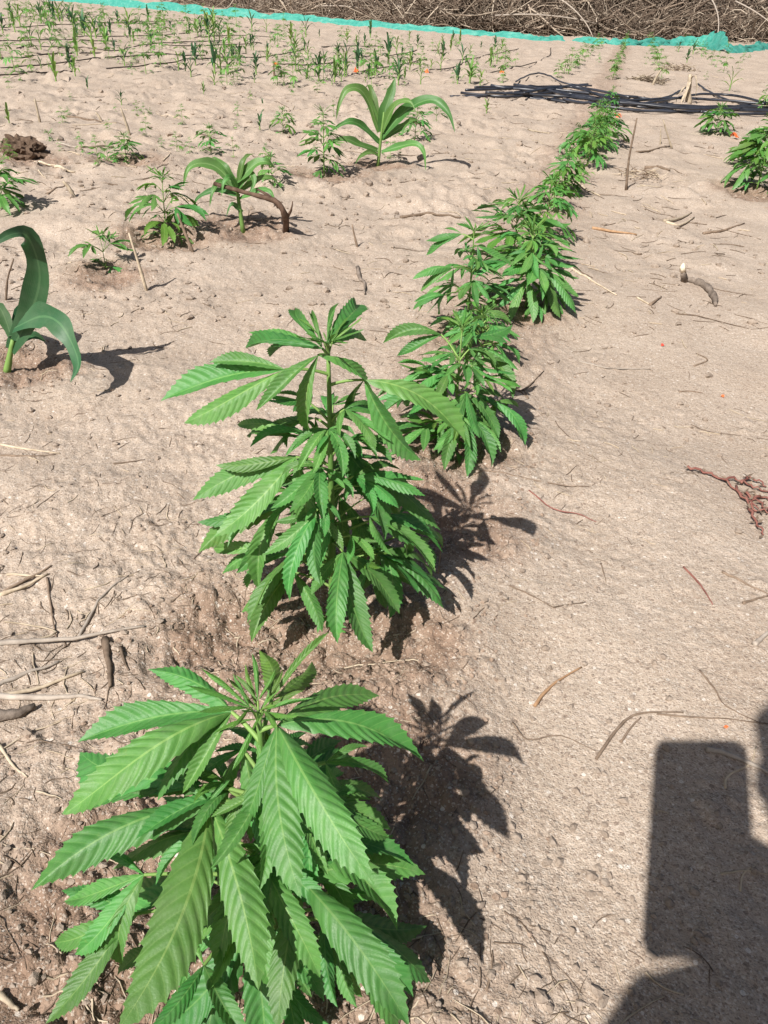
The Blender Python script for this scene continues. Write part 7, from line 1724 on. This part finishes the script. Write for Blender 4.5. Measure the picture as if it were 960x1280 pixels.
# ------------------------------------------------------------------ drip lines, pipes
def pipe(pts, r, name, label, cat, group, lift, amp=0.0, seed=0, mat='pipe'):
    P = catmull([(x, y, 0) for x, y in pts], 8); c = Vector((pts[0][0], pts[0][1], hz(*pts[0]))); rnd = random.Random(seed); mb = MB(); Q = []
    for i, p in enumerate(P):
        Q.append(Vector((p.x + rnd.uniform(-1, 1) * amp, p.y + rnd.uniform(-1, 1) * amp * 2, hz(p.x, p.y) + lift + r * .8)) - c)
    S = [(Q[max(0, i - 1)] + Q[i] + Q[min(len(Q) - 1, i + 1)]) / 3 for i in range(len(Q))]
    zz = [q.z for q in Q]; m = len(zz)              # a stiff pipe spans the dips
    for i in range(m):
        w_ = zz[max(0, i - 5):i + 6]; S[i].z = max(sum(w_) / len(w_), zz[i] - r * .9)
    tube(mb, S, r, 8); o = mb.build(name, M[mat], None, c); return tag(o, label, cat, group)
for i, q in enumerate(DRIP):
    where = ('near' if q[0][1] < 9.5 else ('middle' if q[0][1] < 14 else 'far')) + (' left' if q[0][0] < -2.2 else ' right')
    pipe(q, 0.0055, 'drip_line', 'thin black drip line in the ' + where + ' part of the seedling field', 'drip line', where + ' drip lines', 0.006, 0.0, i, 'dripline')
for i, q in enumerate(PIPES):
    thin = i == 10
    pipe(q, 0.007 if thin else 0.0100, 'black_pipe', PIPE_LABELS[i], 'pipe', 'pile of black irrigation pipes', 0.011 * (i % 4), 0.018, 100 + i)

# ------------------------------------------------------------------ green net
def net(pts, heights, lab, seed):
    rnd = random.Random(seed); P = catmull([(x, y, 0) for x, y in pts], 14); n = len(P); mb = MB(); V = []; cols = 6
    c = Vector((pts[0][0], pts[0][1], hz(*pts[0])))
    for i, p in enumerate(P):
        u = i / (n - 1) * (len(heights) - 1); k = min(int(u), len(heights) - 2); hh = heights[k] * (1 - (u - k)) + heights[k + 1] * (u - k)
        hh *= 1 + 0.3 * float(gnoise(np.array([i * .23 + seed * 9]), np.array([.5]), 66)[0]) + rnd.uniform(-.06, .06)
        t = (P[min(i + 1, n - 1)] - P[max(i - 1, 0)]).normalized(); s = Vector((-t.y, t.x, 0))
        for j in range(cols):
            f = j / (cols - 1)
            w = 0.07 * float(gnoise(np.array([i * .41 + seed * 5]), np.array([j * .55]), 67)[0]) + rnd.uniform(-.012, .012)
            V.append(Vector((p.x, p.y, hz(p.x, p.y) - .01)) - c + s * (0.20 * f - 0.10 + w) + Vector((0, 0, hh * f + (.02 * rnd.random() if j else 0))))
    mb.add(V, [(i * cols + j, (i + 1) * cols + j, (i + 1) * cols + j + 1, i * cols + j + 1) for i in range(n - 1) for j in range(cols - 1)])
    tag(mb.build('shade_net', M['net'], None, c), lab, 'net', 'green nets at the field edge')
net(NET1, [.15, .15, .15, .16, .17, .17, .15, .13, .12, .10, .10, .08], 'long turquoise net strip running along the left field edge', 1)
net(NET2, NET2H, 'turquoise net strip rising to a peak in front of the brush', 2)
net(NET3, [.10, .13, .14, .13, .13], 'short turquoise net strip at the right edge', 3)

# ------------------------------------------------------------------ heap of dry brush along the field edge
def brush():
    rnd = random.Random(31); P = catmull([(x, y, 0) for x, y in BRUSH], 10); n = len(P); mb = MB()
    def top(i): return 1.15 + 0.5 * math.sin(i * .35) + 0.35 * math.sin(i * .93 + 1) + (0.2 if i > n * .35 else 0) - (0.5 if i < n * .2 else 0)
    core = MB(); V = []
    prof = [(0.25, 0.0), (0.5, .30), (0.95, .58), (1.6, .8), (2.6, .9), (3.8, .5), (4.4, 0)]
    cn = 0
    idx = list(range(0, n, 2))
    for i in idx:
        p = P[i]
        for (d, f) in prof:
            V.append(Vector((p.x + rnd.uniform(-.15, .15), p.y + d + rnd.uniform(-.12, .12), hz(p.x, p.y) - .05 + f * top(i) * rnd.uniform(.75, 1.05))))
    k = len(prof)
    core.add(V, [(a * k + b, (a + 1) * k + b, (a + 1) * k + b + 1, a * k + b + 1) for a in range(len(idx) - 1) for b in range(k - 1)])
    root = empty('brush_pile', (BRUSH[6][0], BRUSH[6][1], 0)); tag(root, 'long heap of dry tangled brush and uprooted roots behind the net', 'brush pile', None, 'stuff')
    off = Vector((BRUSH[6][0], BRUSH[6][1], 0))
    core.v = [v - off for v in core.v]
    core.build('shade_core', M['brush_core'], root)
    for s in range(12000):
        i = rnd.randrange(n); p = P[i]; H = top(i)
        f = rnd.random() ** .8; d = 0.1 + 1.5 * f + rnd.uniform(-.35, .15)
        if rnd.random() < .2: f = rnd.random() * .35; d = rnd.uniform(-.25, .2)
        z = max(.02, f * H * rnd.uniform(.7, 1.15))
        fine = rnd.random()
        r = rnd.uniform(.004, .009) if fine < .72 else (rnd.uniform(.009, .016) if fine < .965 else rnd.uniform(.016, .034))
        l = rnd.uniform(.25, .8) if fine < .72 else rnd.uniform(.5, 1.8)
        a = rnd.uniform(0, 6.28); e = rnd.gauss(0, .5)
        dr = Vector((math.cos(a) * math.cos(e), math.sin(a) * math.cos(e) * .6, math.sin(e)))
        q = Vector((p.x + rnd.uniform(-.4, .4), p.y + d, hz(p.x, p.y) + z)) - off; pts = []
        cv = Vector((rnd.uniform(-1, 1), rnd.uniform(-1, 1), rnd.uniform(-1.2, .6))) * .28
        q = q - dr * l * .5
        for m in range(6):
            pts.append(Vector((q.x, q.y, max(q.z, .01)))); q = q + dr * (l / 5); dr = (dr + cv + Vector((rnd.uniform(-.2, .2), rnd.uniform(-.2, .2), rnd.uniform(-.2, .2)))).normalized()
        n0 = len(mb.uv); tube(mb, pts, [r, r, r * .9, r * .8, r * .65, r * .4], 3, 0, False); tone = rnd.random(); mb.uv[n0:] = [(tone, .5)] * (len(mb.uv) - n0)
    mb.build('tangled_twigs', M['brush'], root)['kind'] = 'stuff'
brush()
for i, (a, b, c_, r) in enumerate([((-2.6, 25.9, .3), (-1.2, 24.6, .45), (.2, 23.6, .1), .035), ((2.0, 21.9, .35), (3.2, 21.3, .50), (4.3, 21.4, .30), .04), ((3.4, 21.6, .75), (4.0, 21.2, .45), (4.2, 21.0, .02), .03), ((7.2, 23.0, 1.0), (7.5, 22.3, .55), (7.3, 22.0, .02), .035), ((8.2, 23.9, .9), (9.0, 23.4, .6), (9.6, 23.2, .05), .035)]):
    mb = MB(); P = bez((0, 0, 0), Vector(b) - Vector(a), Vector(c_) - Vector(a), 8); tube(mb, P, [.55 * r * (1 - .06 * k) for k in range(9)], 6, 0, True, .12, random.Random(i))
    tag(mb.build('brush_branch', M['greystalk'], None, a), ['pale branch at the left end of the brush heap', 'thick pale branch lying along the foot of the brush heap', 'pale branch hanging down the middle of the brush heap', 'pale branch slanting down behind the net peak', 'pale branch at the right end of the brush heap'][i], 'branch', 'branches in the brush heap')

# ------------------------------------------------------------------ the photographer, kneeling behind the lens with the phone (only the shadow is in the picture)
CP = Vector((0, 0, CAM_H))
def cw(x, y, z=0.0): return CP + rgt * x + upv * y - fwd * z
def phone():
    bm = bmesh.new(); w0, w1, t, b = -.054, .036, .040, -.138
    bmesh.ops.create_cube(bm, size=1.0)
    for v in bm.verts: v.co = Vector((v.co.x * (w1 - w0), v.co.y * (t - b), v.co.z * .009))
    ed = [e for e in bm.edges if abs((e.verts[0].co - e.verts[1].co).z) > .005]
    bmesh.ops.bevel(bm, geom=ed, offset=.011, segments=5, affect='EDGES', profile=.5)
    me = bpy.data.meshes.new('case'); bm.to_mesh(me); bm.free(); me.materials.append(M['phone'])
    rot = Matrix(((rgt.x, upv.x, -fwd.x), (rgt.y, upv.y, -fwd.y), (rgt.z, upv.z, -fwd.z)))
    root = empty('phone', cw((w0 + w1) / 2, (t + b) / 2, .0145)); root.rotation_euler = rot.to_euler()
    tag(root, 'phone held up by the photographer, seen only as a shadow', 'phone')
    o = bpy.data.objects.new('case', me); link(o, root)
    mb = MB(); hw, hh = .042, .083
    mb.add([(-hw, -hh, .0052), (hw, -hh, .0052), (hw, hh, .0052), (-hw, hh, .0052)], [(0, 1, 2, 3)])
    mb.build('screen', mat_simple('phone_screen', (.01, .01, .012), (.02, .02, .024), 5, .15, 0, .5, None, 0), root)
phone()

def skin(name, verts, edges, radii, mat, parent, root_i=0, sub=2):
    me = bpy.data.meshes.new(name); me.from_pydata([tuple(v) for v in verts], edges, []); me.materials.append(M[mat])
    o = bpy.data.objects.new(name, me); link(o, parent)
    md = o.modifiers.new('skin', 'SKIN'); md.use_smooth_shade = True
    if not me.skin_vertices: 
        bpy.context.view_layer.objects.active = o
        bpy.ops.object.select_all(action='DESELECT'); o.select_set(True); bpy.ops.mesh.customdata_skin_add()
    for i, r in enumerate(radii):
        d = me.skin_vertices[0].data[i]; d.radius = r if isinstance(r, tuple) else (r, r); d.use_root = (i == root_i)
    s = o.modifiers.new('sub', 'SUBSURF'); s.levels = sub; s.render_levels = sub
    return o

def person():
    root = empty('person', (0, -.45, hz(0, -.45)))
    tag(root, 'kneeling person in blue shirt and grey trousers holding the phone, seen only as a shadow', 'person')
    O = Vector((0, -.45, root.location.z)); v = []; e = []; r = []
    def add(p, rad, to=None):
        v.append(Vector(p) - O); r.append(rad)
        if to is not None: e.append((to, len(v) - 1))
        return len(v) - 1
    pel = add((0, -.52, .27), (.14, .115)); wa = add((0, -.50, .43), (.125, .10), pel); ch = add((.02, -.40, .60), (.145, .11), wa); sh = add((.03, -.32, .765), (.10, .072), ch)
    nk = add((0.012, -.295, .83), .054, sh); hd0 = add((-.016, -.30, .88), (.070, .077), nk); hd1 = add((-.03, -.258, .955), (.080, .092), hd0); add((-.04, -.268, 1.03), (.064, .072), hd1)
    # right arm to the phone
    hand = cw(.062, -.092, .012)
    rs = add((.19, -.31, .74), .058, sh); re = add((.25, -.27, .47), .043, rs); rm = add((.17, -.13, .47), .040, re); rw = add(hand + Vector((.022, -.048, -.03)), .026, rm); rp = add(hand, (.030, .022), rw)
    for k in range(4):
        kn = cw(.046, -.064 - .021 * k, -.004); f1 = add(kn, .0095, rp); f2 = add(cw(.026, -.058 - .021 * k, -.012), .0085, f1); add(cw(.004 - (.006 if k == 3 else 0), -.056 - .021 * k, -.008), .0075, f2)
    t1 = add(cw(.048, -.100, .027), .0115, rp); t2 = add(cw(.030, -.088, .033), .010, t1); add(cw(.010, -.076, .030), .0085, t2)
    # left arm resting on the thigh
    ls = add((-.13, -.335, .735), .058, sh); le = add((-.24, -.42, .46), .043, ls); lw = add((-.17, -.36, .26), .028, le); lp = add((-.14, -.31, .225), (.03, .02), lw)
    for k in range(4):
        a = Vector((-.165 + .02 * k, -.255, .215)); f1 = add(a, .009, lp); f2 = add(a + Vector((0, .025, -.008)), .008, f1); add(a + Vector((0, .045, -.024)), .007, f2)
    t1 = add((-.105, -.29, .215), .0105, lp); add((-.085, -.262, .205), .009, t1)
    # kneeling legs
    for s in (-1, 1):
        hp = add((.10 * s, -.50, .24), .095, pel); kn = add((.13 * s, -.19, .10), .068, hp); cf = add((.12 * s, -.42, .075), .055, kn); an = add((.11 * s, -.58, .06), .038, cf); add((.11 * s, -.62, .025), (.035, .03), an)
    skin('body', v, e, r, 'skin', root)
    # clothing follows the body
    def sub_(ids, grow, name, mat):
        mp = {i: k for k, i in enumerate(ids)}; ee = [(mp[a], mp[b]) for a, b in e if a in mp and b in mp]
        rr = [tuple(q + grow for q in r[i]) if isinstance(r[i], tuple) else r[i] + grow for i in ids]
        skin(name, [v[i] for i in ids], ee, rr, mat, root)
    sub_([ch, wa, pel, sh, rs, re, ls, le], .020, 'shirt', 'shirt')
    legs = [wa, pel] + [i for i in range(t1 + 2, len(v)) if (i - (t1 + 2)) % 5 in (0, 1, 2, 3)]
    sub_(legs, .017, 'trousers', 'trouser')
    bm = bmesh.new(); bmesh.ops.create_icosphere(bm, subdivisions=3, radius=1.0)
    for q in bm.verts:
        k = 1 + .05 * math.sin(q.co.x * 9) * math.sin(q.co.y * 8); q.co = Vector((q.co.x * .094 * k, q.co.y * .105 * k, q.co.z * .10 * k))
    bmesh.ops.delete(bm, geom=[q for q in bm.verts if q.co.z < -.01 and q.co.y > .0], context='VERTS')
    me = bpy.data.meshes.new('hair'); bm.to_mesh(me); bm.free(); me.polygons.foreach_set('use_smooth', np.ones(len(me.polygons), dtype=bool)); me.materials.append(M['hair'])
    h_ = bpy.data.objects.new('hair', me); link(h_, root); h_.location = Vector((-.037, -.285, .985)) - O
    for sgn in (-1, 1):
        bm = bmesh.new(); bmesh.ops.create_uvsphere(bm, u_segments=10, v_segments=6, radius=1.0)
        for q in bm.verts: q.co = Vector((q.co.x * .008, q.co.y * .017, q.co.z * .028))
        me = bpy.data.meshes.new('ear'); bm.to_mesh(me); bm.free(); me.materials.append(M['skin'])
        x = bpy.data.objects.new('ear', me); link(x, root); x.location = Vector((-.028 + sgn * .082, -.263, .945)) - O
        bm = bmesh.new(); bmesh.ops.create_uvsphere(bm, u_segments=10, v_segments=6, radius=.0115)
        me = bpy.data.meshes.new('eye'); bm.to_mesh(me); bm.free(); me.materials.append(M['palewood'])
        x = bpy.data.objects.new('eye', me); link(x, root); x.location = Vector((-.028 + sgn * .03, -.195, .945)) - O
    mb = MB(); mb.add([(-.016, 0, 0), (.016, 0, 0), (0, .022, .004), (0, -.002, .045)], [(0, 1, 2), (0, 2, 3), (2, 1, 3), (0, 3, 1)]); mb.build('nose', M['skin'], root, Vector((-.025, -.178, .905)) - O)
    mb = MB(); tube(mb, [(-.022, 0, 0), (0, .006, .001), (.022, 0, 0)], [.003, .006, .003], 6); mb.build('mouth', M['redstem'], root, Vector((-.023, -.191, .888)) - O)
person()
